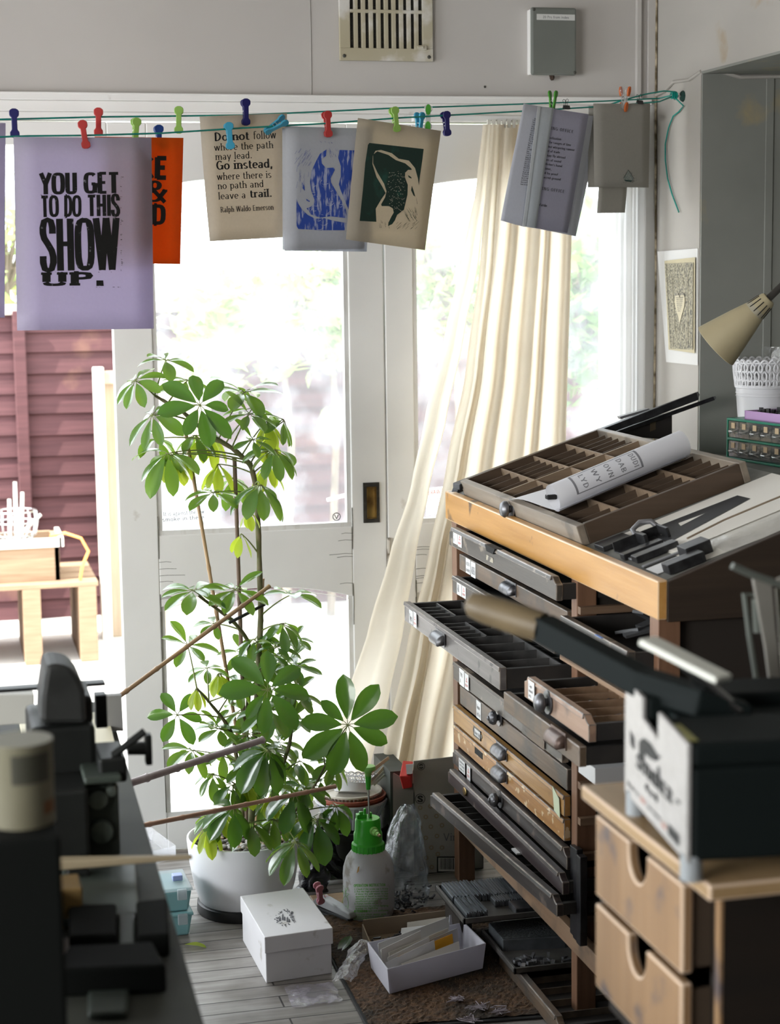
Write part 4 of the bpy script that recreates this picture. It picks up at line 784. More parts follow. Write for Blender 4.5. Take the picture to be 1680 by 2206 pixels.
# ================================================================ curtain
lin_m = mat('cream_curtain_cloth', (.64, .56, .44), .9, (.59, .51, .39), (3, 3, 14), .35, .65, trans=.46, tcol=(.84, .77, .65), bump=.1)
lin_s = mat('sheer_curtain_cloth', (.74, .69, .60), .9, (.68, .62, .52), (3, 3, 14), .35, .65, trans=.55, tcol=(.95, .88, .75), bump=.08)
cur = thing('curtain', 'long cream pleated curtain at the closed door, its hem swept to the side', 'curtain', (1.6, 4.9, 2.03))
def interp(tab, t):
    for (t0, a), (t1, b) in zip(tab, tab[1:]):
        if t <= t1: u = (t-t0)/(t1-t0); u = u*u*(3-2*u)*.35+u*.65; return a+(b-a)*u
    return tab[-1][1]
CY = 4.90
def cpt(px, py, dy): return at(px, py, y=CY+dy)
def drape(name, left, right, m_, folds, amp, seed, nv=46, nu=120, y0=268, y1=1760, dy=0, hem=None):
    """left/right: x of the cloth's edges against height, both read in the plane of the curtain."""
    rd = random.Random(seed); ph = [rd.uniform(.5, 1.6) for _ in range(folds)]; tot = sum(ph); cum = [0]
    for q in ph: cum.append(cum[-1]+q/tot)
    am = [rd.uniform(.45, 1.25) for _ in range(folds)]
    def f(u, v):
        y = y0+(y1-y0)*v; xl, xr = interp(left, y), interp(right, y)
        i = max(k for k in range(folds) if cum[k] <= u+1e-9); w_ = (u-cum[i])/(cum[i+1]-cum[i])
        a_ = amp*am[i]*(.75+.5*v); dyy = dy-a_*sin(pi*w_)**1.0*(1 if i % 2 == 0 else -.8); sk = .55*(cum[i+1]-cum[i])*sin(2*pi*w_)*(.5 if v > .04 else .2)
        return cpt(xl+(xr-xl)*max(0, min(1, u-sk*.45)), y, dyy)
    MB().grid(f, nu, nv).build(name, m_, cur, smooth=80)
drape('main_drop', [(268, 1072), (480, 1060), (800, 1022), (1000, 985), (1200, 940), (1400, 905), (1600, 860), (1760, 820)], [(268, 1243), (480, 1232), (950, 1219), (1300, 1190), (1760, 1140)], lin_m, 9, .046, 3)
drape('swept_fold', [(268, 1040), (400, 1026), (560, 995), (720, 958), (900, 915), (1050, 885), (1200, 838), (1350, 795), (1500, 748), (1640, 712), (1760, 690)], [(268, 1062), (400, 1050), (560, 1032), (720, 1000), (900, 962), (1050, 925), (1200, 895), (1350, 870), (1500, 838), (1640, 800), (1760, 770)], lin_s, 2, .022, 9, nu=36, dy=-.03)
drape('middle_fold', [(268, 1058), (560, 1035), (800, 1003), (1000, 962), (1200, 922), (1400, 875), (1600, 830), (1760, 795)], [(268, 1080), (560, 1062), (800, 1040), (1000, 1006), (1200, 962), (1400, 925), (1600, 895), (1760, 870)], lin_s, 2, .020, 5, nu=30, dy=-.045)
net = mat('white_net_cloth', (.80, .80, .79), .9, trans=.55, tcol=(.95, .95, .95))
nc = thing('net_curtain', 'narrow white net curtain hanging straight at the wall end of the glazed door', 'curtain', (1.94, 4.96, 2.03))
MB().grid(lambda u, v: V((1.857+.145*u, 4.955-.010*sin(u*21)-.006*sin(u*47+1), 2.045-1.95*v)), 60, 20).build('net_cloth', net, nc, smooth=80)
m = MB()
for k in range(18): p = cpt(1052+11*k, 266, 0); m.bx(p+V((-.004, -.006, -.012)), p+V((.004, .002, .010)))
m.build('header_tape', mat('white_tape', (.7, .68, .62), .8), cur)
MB().bx((1.30, 4.905, 2.046), (1.985, 4.93, 2.062)).bx((1.34, 4.93, 2.05), (1.36, 4.99, 2.058)).bx((1.94, 4.93, 2.05), (1.96, 4.99, 2.058)).build('curtain_rail', white, cur, bevel=.002)

# ================================================================ on the floor
def quadbox(name, q, h, m_, par, bevel=.002, z0=0): return MB().hexa([V((x, y, z0)) for x, y in q]+[V((x, y, z0+h)) for x, y in q]).build(name, m_, par, bevel=bevel)
def inset(q, d):
    c = V((sum(x for x, y in q)/4, sum(y for x, y in q)/4)); o = []
    for x, y in q: v = V((x, y))-c; v = v*(1+d/v.length); o.append((c.x+v.x, c.y+v.y))
    return o
bxw = mat('matt_white_board', (.72, .71, .73), .6, (.68, .67, .69), (6, 6, 6), stain=(.5, .48, .46), stain_scale=18, stain_at=(.7, .78))
sq = [(.678, 3.985), (.838, 4.002), (.826, 4.285), (.670, 4.268)]
sb = thing('shoe_box', 'white lidded shoe box with a small grey scene printed on the lid, on the floorboards', 'box', (.75, 4.13, 0))
quadbox('box', sq, .092, bxw, sb); quadbox('lid', inset(sq, .006), .040, bxw, sb, z0=.074)
Q = lambda px, py: at(px, py, z=.1148)
m = MB(); rr = random.Random(4)
for k in range(80):
    a0 = rr.uniform(0, 2*pi); r_ = rr.gauss(1, .16); x, y = 612+17*r_*cos(a0)+2, 1977+15*r_*sin(a0); s_ = rr.uniform(.6, 2.2); poly(m, [(x-s_, y), (x, y-s_*.8), (x+s_*1.3, y+.2), (x+.2, y+s_*.7)], Q)
for x, y, h_ in ((603, 1984, 10), (609, 1982, 15), (613, 1983, 9), (619, 1986, 12), (623, 1986, 7)): poly(m, [(x-2, y), (x-1.5, y-h_*.7), (x, y-h_), (x+1.5, y-h_*.7), (x+2, y+.5)], Q)
m.build('lid_picture', mat('soft_black_print', (.10, .10, .12), .6), sb)
m = MB(); letters(m, 'LABENE', Q, (622, 1971), (634, 1989), 5, .1, .07, serif=.04); m.build('lettering', mat('soft_black_print', (0, 0, 0)), sb)

# pump sprayer
BC = V((1.010, 4.345, 0)); milk = mat('milky_dirty_plastic', (.60, .60, .62), .38, (.52, .515, .52), (9, 9, 9), .3, .7, trans=.3, stain=(.36, .33, .30), stain_scale=25, stain_at=(.64, .74)); lime = mat('bright_green_plastic', (.05, .46, .03), .32, trans=.12, tcol=(.15, .8, .05)); limel = mat('pale_green_plastic', (.30, .62, .16), .4, trans=.2)
sp = thing('pump_sprayer', 'milky plastic pump sprayer bottle with a bright green top and printed instructions', 'sprayer', BC)
MB().lathe([(0, .004), (.050, .0), (.061, .008), (.0655, .03), (.066, .115), (.064, .135), (.057, .158), (.044, .176), (.036, .183), (0, .183)], BC, 48).build('bottle', milk, sp, smooth=45)
MB().lathe([(.036, .172), (.041, .176), (.0415, .196), (.037, .200), (.0365, .222), (.034, .226), (.0325, .256), (.030, .262), (.0, .262)], BC, 36).build('collar', lime, sp, smooth=40)
m = MB()
for k in range(24): a0 = 2*pi*k/24; m.tube([BC+V((.0413*cos(a0), .0413*sin(a0), .177)), BC+V((.0413*cos(a0), .0413*sin(a0), .195))], .0013, 5)
m.build('grip_rib', lime, sp)
nz = BC+V((.006, -.026, .237)); nd_ = V((.25, -1, -.12)).normalized()
MB().tube([nz, nz+nd_*.012, nz+nd_*.013, nz+nd_*.024, nz+nd_*.025, nz+nd_*.034], [.011, .011, .0085, .008, .0055, .005], 14).build('nozzle', limel, sp, smooth=40)
MB().tube([nz+nd_*.033, nz+nd_*.042], [.0042, .0035], 10).build('nozzle_tip', mat('brass_dull', (.30, .2, .12), .4, metal=.8), sp)
MB().bx(BC+V((-.028, -.004, .258)), BC+V((-.002, .016, .272))).bx(BC+V((-.022, -.006, .272)), BC+V((-.012, .004, .280))).bx(BC+V((-.009, .002, .270)), BC+V((-.003, .01, .285))).bx(BC+V((.004, .0, .262)), BC+V((.012, .012, .274))).build('trigger', lime, sp, bevel=.002)
MB().tube([BC+V((.004, 0, .26)), BC+V((.003, 0, .352))], .0026, 10).build('pump_rod', mat('bright_steel', (.5, .5, .5), .25, metal=1), sp)
MB().lathe([(.0, .340), (.005, .341), (.0085, .378), (.0115, .384), (.0185, .388), (.0195, .393), (.018, .397), (.0, .398)], BC+V((.003, 0, 0)), 24).build('plunger_handle', limel, sp, smooth=40)
MB().lathe([(0, .335), (.0055, .336), (.0085, .380), (0, .381)], BC+V((.003, 0, 0)), 18).build('plunger_neck', lime, sp, smooth=40)
ci = V((BC.x, BC.y)); gpr = mat('green_print', (.12, .42, .05), .6)
def bottle_pt(px, py):
    v = ray(px, py); o = CAM; a_ = v.x*v.x+v.y*v.y; b_ = 2*((o.x-ci.x)*v.x+(o.y-ci.y)*v.y); c_ = (o.x-ci.x)**2+(o.y-ci.y)**2-.0664**2
    t = (-b_-math.sqrt(max(0, b_*b_-4*a_*c_)))/(2*a_); return o+v*t
m = MB(); letters(m, 'OPERATION INSTRUCTION', bottle_pt, (762, 1911), (830, 1909), 6, .16, .13)
rr = random.Random(9)
for k, s_ in enumerate(('1. Check if the screw cap is firmly', '2. Put the high pressure sprayer', 'if done the add water to top', 'quantity of liquid to more than', 'otherwise the service damage', 'insufficient pressure', '3. Pumps handle not to', 'compression by clamps hanging', 'keep it lightly', '4. Trigger begin use pressure')):
    y = 1917.5+5.2*k; letters(m, s_, bottle_pt, (763 if s_[1:2] == '.' else 766, y), (836-(len(s_) < 25)*22, y-1.5), 3.6, .13, .10)
letters(m, 'ATTENTION', bottle_pt, (762, 1966), (791, 1965.5), 5, .16, .13)
for k, s_ in enumerate(('Must use clean water with', 'any nozzle may burn pressure', 'the pressure for more than time')): letters(m, s_, bottle_pt, (762, 1972+4.6*k), (832-6*k, 1970.5+4.6*k), 3.4, .13, .1)
m.build('lettering', gpr, sp)
m = MB()
def lineart(pts, w_=.7):
    for a_, b_ in zip(pts, pts[1:]): d_ = V((b_[0]-a_[0], b_[1]-a_[1])); d_ = V((-d_.y, d_.x)).normalized()*w_*.5; poly(m, [(a_[0]+d_.x, a_[1]+d_.y), (b_[0]+d_.x, b_[1]+d_.y), (b_[0]-d_.x, b_[1]-d_.y), (a_[0]-d_.x, a_[1]-d_.y)], bottle_pt)
lineart([(738, 1970), (737, 1943), (740, 1934), (744, 1930), (748, 1934), (750, 1943), (749, 1970), (738, 1970)]); lineart([(744, 1930), (744, 1915), (739, 1908)]); lineart([(744, 1922), (750, 1912)]); lineart([(741, 1926), (738, 1918)]); lineart([(744, 1924), (752, 1926), (747, 1931)])
for y in (1952, 1957, 1962): lineart([(740, y), (747, y)])
m.build('line_drawing', gpr, sp)
m = MB(); poly(m, [(771, 1868), (774, 1866), (773, 1877), (768, 1882)], bottle_pt); m.build('tape_scrap', mat('yellowed_tape', (.42, .25, .08), .5), sp)

# nested pots on a black bucket
pc = V((1.055, 4.735, 0)); wp = mat('cool_white_plastic', (.60, .61, .64), .35, trans=.1); tc_ = mat('terracotta_plastic', (.30, .075, .04), .5, (.26, .065, .035), (8, 8, 8))
bkt = thing('bucket', 'black plastic bucket carrying a stack of flower pots behind the sprayer', 'bucket', pc)
MB().lathe([(0, .0), (.082, .0), (.094, .10), (.104, .118), (.106, .126), (.101, .128), (.097, .12), (.09, .02), (0, .012)], pc, 40).build('body', mat('black_plastic', (.012, .012, .013)), bkt, smooth=40)
MB().tube([pc+V((.105*cos(t*pi/14-.4), .105*sin(t*pi/14-.4), .12-.05*sin(t*pi/14))) for t in range(15)], .003, 6).build('handle', mat('dark_wire', (.05, .05, .05)), bkt)
def potthing(n, lb, z, r0, r1, h, m_, lip=.006, ribs=0, tilt=(0, 0), cat='pot'):
    t = thing(n, lb, cat, pc+V((tilt[0], tilt[1], z)), group=None)
    MB().lathe([(0, 0), (r0, 0), (r1, h), (r1+.003, h+.001), (r1+.003, h+lip), (r1-.002, h+lip), (r1-.004, h), (r0-.003, .004), (0, .004)], (0, 0, 0), 44).build('body', m_, t, local=True, smooth=40)
    if ribs:
        m = MB()
        for k in range(ribs): a0 = 2*pi*k/ribs; m.tube([(r0*1.02*cos(a0), r0*1.02*sin(a0), .002), ((r1+.001)*cos(a0), (r1+.001)*sin(a0), h)], .0018, 5)
        m.build('rib', m_, t, local=True)
    return t
potthing('planter_pot', 'large ribbed white pot standing in the black bucket, the lowest of its stack', .125, .066, .098, .068, wp, ribs=40)
potthing('planter_pot', 'terracotta plastic pot nested in the white pot behind the sprayer', .172, .078, .094, .032, tc_, lip=.008)
potthing('saucer', 'cream fluted saucer lying in the terracotta pot', .202, .070, .082, .014, mat('cream_plastic', (.62, .58, .50), .4), ribs=48, cat='saucer')
lm = mat('white_enamelled_lace', (.66, .66, .68), .45)
def lace_pot(root, r0, r1, z0, z1, zl, n=26, local=True, m_=lm, rows=4):
    """Openwork rim: a band of rings and bars under a scalloped edge."""
    m = MB(); P = lambda a, z: V(((r0+(r1-r0)*(z-z0)/(z1-z0))*cos(a), (r0+(r1-r0)*(z-z0)/(z1-z0))*sin(a), z))
    h = (z1-zl)
    for k in range(n):
        for j, (zz, s_) in enumerate(((zl+.16*h, .45), (zl+.42*h, .62), (zl+.72*h, .5))):
            a0 = 2*pi*(k+.5*(j % 2))/n; m.tube([P(a0+s_*pi/n*cos(t*pi/5), zz+s_*.26*h*1.1*sin(t*pi/5)) for t in range(11)], h*.045, 5)
        a0 = 2*pi*k/n; m.tube([P(a0, zl), P(a0+pi/n, zl+.3*h), P(a0, zl+.6*h), P(a0+pi/n, zl+.88*h)], h*.035, 4)
        a1 = 2*pi/n; m.tube([P(a0+a1*t/6, z1-.12*h+.13*h*sin(pi*t/6)) for t in range(7)], h*.05, 5)
    for zz in (zl, zl+.06*h, zl+.9*h): m.tube([P(2*pi*t/64, zz) for t in range(65)], h*.04, 5)
    m.build('lace_rim', m_, root, local=local)
lp_ = thing('lace_pot', 'white metal pot with a pierced lace rim lying in the fluted saucer', 'pot', pc+V((.0, .0, .214)), (R(-18), R(8), 0))
MB().lathe([(0, 0), (.045, 0), (.056, .022), (.053, .022), (.043, .004), (0, .004)], (0, 0, 0), 36).build('body', lm, lp_, local=True, smooth=40)
lace_pot(lp_, .045, .068, 0, .052, .022, 22)
rr = random.Random(31); lbm = [mat('pale_wood_label', (.62, .48, .32), .7), mat('cream_label', (.64, .60, .52), .6), mat('grey_label', (.4, .38, .36), .6)]
lbn = ['tall bare wooden plant label, highest in the lace pot', 'dark brown wooden plant label leaning in the lace pot', 'cream plant label leaning behind the dark one', 'thin cream plant label lowest in the lace pot', 'narrow grey plant label at the edge of the lace pot']
lbp = [((793, 1668), (838, 1632), .011, 0), ((797, 1688), (832, 1648), .010, 0), ((800, 1690), (838, 1652), .008, 1), ((805, 1692), (843, 1656), .006, 1), ((800, 1680), (828, 1655), .007, 2)]
for (q0, q1, w_, c_), lb in zip(lbp, lbn):
    a_, b_ = at(*q0, y=4.70), at(*q1, y=4.74); s_ = (b_-a_).normalized().cross(V((.2, -1, .1))).normalized()*w_*.5; n_ = V((0, .0016, 0))
    tag(MB().prism([a_+s_, a_-s_, b_-s_*.8, b_+s_*.8], n_).build('plant_label', lbm[c_], bevel=.0004), lb, 'label', 'plant labels in the lace pot')

# patterned wine box and things round it
cbm = mat('grey_white_cardboard', (.42, .40, .37), .85, (.37, .355, .33), (10, 10, 10)); kraft = mat('brown_cardboard', (.25, .19, .13), .85)
wb = thing('wine_box', 'open cardboard wine box printed with little suns, between the sprayer and the cabinet', 'box', (1.24, 4.7, 0))
bxx0, bxx1, byy, bz = 1.203, 1.40, 4.62, .236
MB().bx((bxx0, byy, 0), (bxx1, byy+.003, bz)).bx((bxx0, byy+.2, 0), (bxx1, byy+.203, bz)).bx((bxx0, byy, 0), (bxx0+.003, byy+.2, bz)).bx((bxx1-.003, byy, 0), (bxx1, byy+.2, bz)).bx((bxx0, byy, 0), (bxx1, byy+.2, .003)).build('carton', cbm, wb)
MB().hexa([(bxx0, byy, bz), (bxx1, byy, bz), (bxx1, byy+.003, bz), (bxx0, byy+.003, bz), (bxx0, byy-.004, bz+.086), (bxx1, byy-.004, bz+.092), (bxx1, byy-.001, bz+.092), (bxx0, byy-.001, bz+.086)]).build('front_flap', cbm, wb)
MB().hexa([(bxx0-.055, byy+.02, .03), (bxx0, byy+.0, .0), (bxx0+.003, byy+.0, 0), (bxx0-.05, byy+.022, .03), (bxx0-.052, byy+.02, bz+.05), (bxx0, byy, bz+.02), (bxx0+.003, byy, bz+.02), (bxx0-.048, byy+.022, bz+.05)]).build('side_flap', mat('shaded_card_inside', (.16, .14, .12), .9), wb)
WB = lambda px, py: at(px, py, y=byy-.0012)
sun = mat('ochre_print', (.30, .235, .13), .8); blkp = mat('black_carton_print', (.03, .03, .03), .7)
rr = random.Random(6)
for k, (x, y) in enumerate([(905, 1740), (927, 1737), (917, 1760), (940, 1758), (905, 1783), (928, 1781), (952, 1778), (917, 1805), (941, 1801), (906, 1828), (929, 1826), (918, 1848), (930, 1868), (943, 1840), (908, 1872), (952, 1826), (945, 1888)]):
    m = MB(); n_ = 11
    for j in range(n_): a0 = 2*pi*j/n_; poly(m, [(x+3.2*cos(a0-.22), y+3.2*sin(a0-.22)), (x+7*cos(a0), y+7*sin(a0)), (x+3.2*cos(a0+.22), y+3.2*sin(a0+.22))], WB)
    m.add([WB(x+r*cos(2*pi*j/16), y+r*sin(2*pi*j/16)) for r in (4.2, 2.8) for j in range(16)], [(j, (j+1) % 16, 16+(j+1) % 16, 16+j) for j in range(16)]); m.build('printed_sun', sun, wb)
m = MB()
for cx_, cy_, r_, in ((905, 1721, 11),): m.add([WB(cx_+r*cos(2*pi*j/24), cy_+r*sin(2*pi*j/24)) for r in (r_, r_-1.3) for j in range(24)], [(j, (j+1) % 24, 24+(j+1) % 24, 24+j) for j in range(24)])
letters(m, 'S', WB, (900, 1727), (910, 1727), 12, .26, .17, sq=.85)
m.build('carton_symbol', blkp, wb); m = MB(); WF = lambda px, py: at(px, py, y=byy-.0055)
m.add([WF(907+r*cos(2*pi*j/24), 1651+r*sin(2*pi*j/24)) for r in (8.2, 7.2) for j in range(24)], [(j, (j+1) % 24, 24+(j+1) % 24, 24+j) for j in range(24)])
for a0, a1 in ((200, 330), (20, 150)):
    pts = arc(907, 1651, 5, 5, a0, a1, 8); p2 = arc(907, 1651, 2.6, 2.6, a0, a1, 8); m.add([WF(*q) for q in pts+p2], [(i, i+1, 10+i, 9+i) for i in range(8)])
m.build('carton_symbol', blkp, wb)
m = MB(); letters(m, 'Vin', WB, (955, 1811), (986, 1811), 16, .1, .05, serif=.05); m.build('lettering', mat('grey_print', (0, 0, 0)), wb)
m = MB(); rr = random.Random(8); x = 947
for (a_, b_, c_, d_) in ((941, 1845, 990, 1848), (941, 1877, 990, 1880), (941, 1845, 944, 1880)): poly(m, [(a_, b_), (c_, b_), (c_, d_), (a_, d_)], WB)
while x < 986: w_ = rr.choice((.8, 1.4, 2.2)); poly(m, [(x, 1849), (x+w_, 1849), (x+w_, 1873), (x, 1873)], WB); x += w_+rr.choice((1, 1.6))
m.build('barcode', blkp, wb)
m = MB(); poly(m, [(944, 1848), (990, 1848), (990, 1877), (944, 1877)], lambda a_, b_: at(a_, b_, y=byy-.0006)); m.build('barcode_ground', mat('white_label', (.6, .6, .6)), wb)
redm = mat('red_plastic', (.62, .03, .03), .35)
rb = thing('red_box', 'small bright red open box resting on the edge of the wine box', 'box', at(875, 1670, y=4.60))
q0 = at(860, 1675, y=4.60); MB().hexa([at(868, 1700, y=4.58), at(888, 1696, y=4.58), at(888, 1696, y=4.66), at(868, 1700, y=4.66), at(860, 1672, y=4.58), at(884, 1673, y=4.58), at(890, 1640, y=4.66), at(868, 1638, y=4.66)]).build('body', redm, rb, bevel=.002)
MB().hexa([at(876, 1668, y=4.579), at(888, 1667, y=4.579), at(888, 1667, y=4.62), at(876, 1668, y=4.62), at(874, 1648, y=4.62), at(890, 1647, y=4.62), at(890, 1645, y=4.65), at(874, 1646, y=4.65)]).build('contents', mat('steel_grey', (.2, .2, .21), .4, metal=.5), rb)
tag(MB().bx((1.148, 4.66, 0), (1.20, 4.85, .285)).build('carton_board', mat('dark_green_grey_board', (.045, .052, .045), .7)), 'dark narrow carton standing between the bucket and the wine box', 'carton')

film = glassy('film_clear', .12, gloss=.22, rough=.12, dirtcol=(.75, .78, .82), pscale=22)
def crumple(name, fn, nu, nv, amp, seed, m_=film, par=None, sub=1):
    rd = random.Random(seed); off = [[V((rd.gauss(0, amp), rd.gauss(0, amp), abs(rd.gauss(0, amp)))) for _ in range(nu+1)] for _ in range(nv+1)]
    return MB().grid(lambda u, v: fn(u, v)+off[int(round(v*nv))][int(round(u*nu))], nu, nv).build(name, m_, par, subsurf=sub)
# plastic sack slumped against the wine box
def sack(u, v):
    a0 = 2*pi*u; r = .055*(1-v)**.6+.012+.01*sin(5*a0)*(1-v*.4); return V((1.115+.035*v+r*cos(a0)*1.1, 4.42+.06*v+r*sin(a0), .005+.235*v))
tag(crumple('plastic_sack', sack, 22, 14, .005, 5, glassy('film_sack', .10, gloss=.16, rough=.2, dirtcol=(.5, .55, .6), tint=(.75, .78, .8), pscale=18)), 'crumpled clear plastic sack slumped beside the sprayer', 'bag')
m = MB(); rr = random.Random(12)
for k in range(120):
    c_ = V((1.11+rr.gauss(0, .035), 4.40+rr.gauss(0, .04), .006+abs(rr.gauss(0, .018)))); T = MX.Rotation(rr.uniform(0, 6), 4, V((rr.gauss(0, 1), rr.gauss(0, 1), rr.gauss(0, 1)))); T.translation = c_
    m.bx((-.006, -.002, -.002), (.006, .002, .002), T=T)
tag(m.build('metal_scraps', mat('dark_type_metal', (.05, .052, .055), .4, (.10, .10, .11), (40, 40, 40), metal=.6)), 'heap of dark metal scraps at the bottom of the clear sack', 'scrap', kind='stuff')
tag(crumple('bin_liner', lambda u, v: V((.945+.075*cos(pi*u*1.3+.6)*(1-.3*v), 4.60+.06*sin(pi*u*1.3+.6)-.03*(1-v), .004+.12*v)), 18, 10, .007, 8, mat('black_polythene', (.012, .012, .015), .25)), 'crumpled shiny black bin liner hanging by the flower pot', 'bag')
# grey stapler on its side, pink peg, scrap of wood with a dry leaf
gs = thing('stapler', 'grey and dark stapler lying on the boards between pot and sprayer', 'stapler', (.925, 4.36, 0), (0, 0, R(28)))
m = MB(); m.prism([(-.014, -.07, .034), (-.014, .05, .048), (-.014, .075, .03), (-.014, .075, .022), (-.014, -.068, .016), (-.014, -.076, .022)], (.028, 0, 0)); m.build('arm', mat('light_grey_plastic', (.36, .37, .38), .4), gs, local=True, bevel=.004)
MB().bx((-.013, -.075, 0), (.013, .08, .008)).bx((-.010, -.06, .008), (.010, .07, .016)).build('base', mat('charcoal_plastic', (.04, .042, .045), .5), gs, local=True, bevel=.002)
m = MB(); letters(m, 'A', lambda x, y: V((x, -y, .0485)), (-.008, -.03), (.008, -.03), .014, .1, .08); m.build('warning_mark', mat('dark_red_print', (.3, .03, .03), .6), gs, local=True)
pk = dup(protos[('solid', 'red')], at(688, 1925, y=4.33), (R(12), R(-12), R(10)), 'pink peg standing against the grey stapler on the floor'); del pk['group']
pkm = mat('peg_pink', (.62, .28, .33), .4, trans=.2)
for ch in pk.children:
    if ch.name.startswith('jaw'): ch.data = ch.data.copy(); ch.data.materials[0] = pkm
tag(MB().bx((.885, 4.42, 0), (.985, 4.50, .016), T=None).build('wood_offcut', wood('bare_offcut', (.30, .19, .10), (.40, .27, .15), 'x'), bevel=.002), 'bare wood offcut on the floor behind the stapler', 'wood')
def floor_leaf(name, label, px, py, z, L_, ang, m_, dr=.4):
    m = MB(); leaf_mesh(m, at(px, py, z=z)+V((0, 0, .006)), V((cos(R(ang)), sin(R(ang)), .12)), V((0, 0, 1)), L_, .42, dr, .3); return tag(m.build(name, m_, smooth=70), label, 'leaf')
floor_leaf('fallen_leaf', 'yellow-green fallen leaf on the boards near the bench', 398, 2040, 0, .055, -22, leaf_y)
floor_leaf('fallen_leaf', 'dry pale leaf lying on the wood offcut', 676, 1882, .018, .09, -15, mat('dry_leaf', (.33, .34, .12), .6))
floor_leaf('fallen_leaf', 'green leaf standing against the flat brown carton', 728, 2058, 0, .07, 50, leaf_d, -.3)

# teal boxes and a clear box at the bench foot
teal = mat('teal_plastic', (.20, .40, .42), .45); frost = mat('frosted_lid_plastic', (.55, .60, .62), .3, trans=.4, alpha=.6)
def tub(z, lb, lidded):
    t = thing('storage_tub', lb, 'tub', (.50, 4.40, z), group='teal tubs by the bench'); q = [(.40, 4.33), (.556, 4.335), (.551, 4.48), (.395, 4.475)]
    MB().hexa([V((x, y, z)) for x, y in inset(q, -.012)]+[V((x, y, z+.056)) for x, y in q]).build('tub', teal, t, bevel=.006)
    MB().hexa([V((x, y, z+.054)) for x, y in inset(q, .004)]+[V((x, y, z+.063)) for x, y in inset(q, .002)]).build('lid', frost if lidded else teal, t, bevel=.003)
    for x in (.44, .53): MB().bx((x-.012, 4.322, z+.035), (x+.012, 4.332, z+.062)).build('clip', frost, t, bevel=.002)
tub(.0, 'lower teal plastic tub on the floor beside the bench', False); tub(.064, 'upper teal plastic tub with a frosted lid beside the bench', True)
cb = thing('clear_box', 'long clear plastic box with an open lid lying on the teal tubs by the door', 'box', (.47, 4.5, .128))
hz = glassy('clear_box_plastic', .22, gloss=.12, dirtcol=(.8, .8, .84))
m = MB(); z = .129; P = [V((.38, 4.48, z)), V((.545, 4.56, z)), V((.545, 4.56, z+.035)), V((.38, 4.48, z+.035))]; dq = V((-.06, .24, 0)); sx_ = V((0, 0, 0))
for a_, b_ in ((P[0], P[1]), (P[1], P[1]+dq), (P[1]+dq, P[0]+dq), (P[0]+dq, P[0])): m.add([a_, b_, b_+V((0, 0, .035)), a_+V((0, 0, .035))], [(0, 1, 2, 3)])
m.add([P[0], P[1], P[1]+dq, P[0]+dq], [(0, 1, 2, 3)]); m.build('tray', hz, cb, solid=.002)
MB().hexa([P[0]+dq+V((0, 0, .036)), P[1]+dq+V((0, 0, .036)), P[1]+dq+V((0, .003, .036)), P[0]+dq+V((0, .003, .036)), P[0]+dq+V((-.02, .05, .13)), P[1]+dq+V((-.02, .05, .13)), P[1]+dq+V((-.02, .053, .13)), P[0]+dq+V((-.02, .053, .13))]).build('lid', hz, cb)
tag(MB().bx((.515, 4.385, .128), (.54, 4.41, .142)).build('ink_pad', mat('lilac_blue', (.30, .36, .62), .5), bevel=.002), 'tiny lilac block lying on the lid of the upper teal tub', 'block')

# coir mat
coir = mat('coir_pile', (.12, .062, .028), .95, (.05, .028, .014), (70, 70, 70), .35, .65, stain=(.03, .022, .015), stain_scale=6, stain_at=(.5, .66), bump=.9)
mt = thing('coir_mat', 'worn brown coir doormat on the boards in front of the cabinet', 'mat', (1.06, 4.0, 0))
mq = [(.850, 3.665), (1.262, 3.625), (1.30, 4.34), (.862, 4.36)]
def mp_(u, v): a_ = V(mq[0]).lerp(V(mq[1]), u); b_ = V(mq[3]).lerp(V(mq[2]), u); return a_.lerp(b_, v)
rr = random.Random(15)
MB().grid(lambda u, v: V((*mp_(u, v), .008+rr.uniform(0, .003))), 60, 90).build('pile', coir, mt)
quadbox('backing', inset(mq, .012), .006, mat('black_rubber', (.015, .015, .015), .8), mt)
m = MB()
for k in range(2600):
    q = mp_(rr.random(), rr.random()); a0 = rr.uniform(0, 6.3); l_ = rr.uniform(.004, .010); c_ = V((q.x, q.y, .009)); d_ = V((cos(a0)*l_, sin(a0)*l_, rr.uniform(.001, .007))); s_ = V((-sin(a0), cos(a0), 0))*.0006
    m.add([c_-s_, c_+s_, c_+d_], [(0, 1, 2)])
f_ = m.build('coir_fibre', mat('light_coir', (.30, .18, .09), .9, (.12, .07, .035), (50, 50, 50)), mt); f_['kind'] = 'stuff'
lint = mat('grey_lilac_fluff', (.35, .31, .34), .95)
for (px, py), lb in zip(((1030, 2172), (1075, 2180), (1010, 2198), (985, 2155)), ('pale fluff strand on the mat, nearest the low type case', 'clump of fluff curled on the front of the mat', 'grey lilac fluff at the very front edge of the mat', 'thin dry curl on the mat below the white box')):
    c_ = at(px, py, z=.014); m = MB()
    for k in range(9): m.tube([c_+V((rr.gauss(0, .012), rr.gauss(0, .01), abs(rr.gauss(0, .004)))) for _ in range(6)], .0009, 4)
    tag(m.build('fluff', lint), lb, 'fluff', 'bits of fluff on the mat')

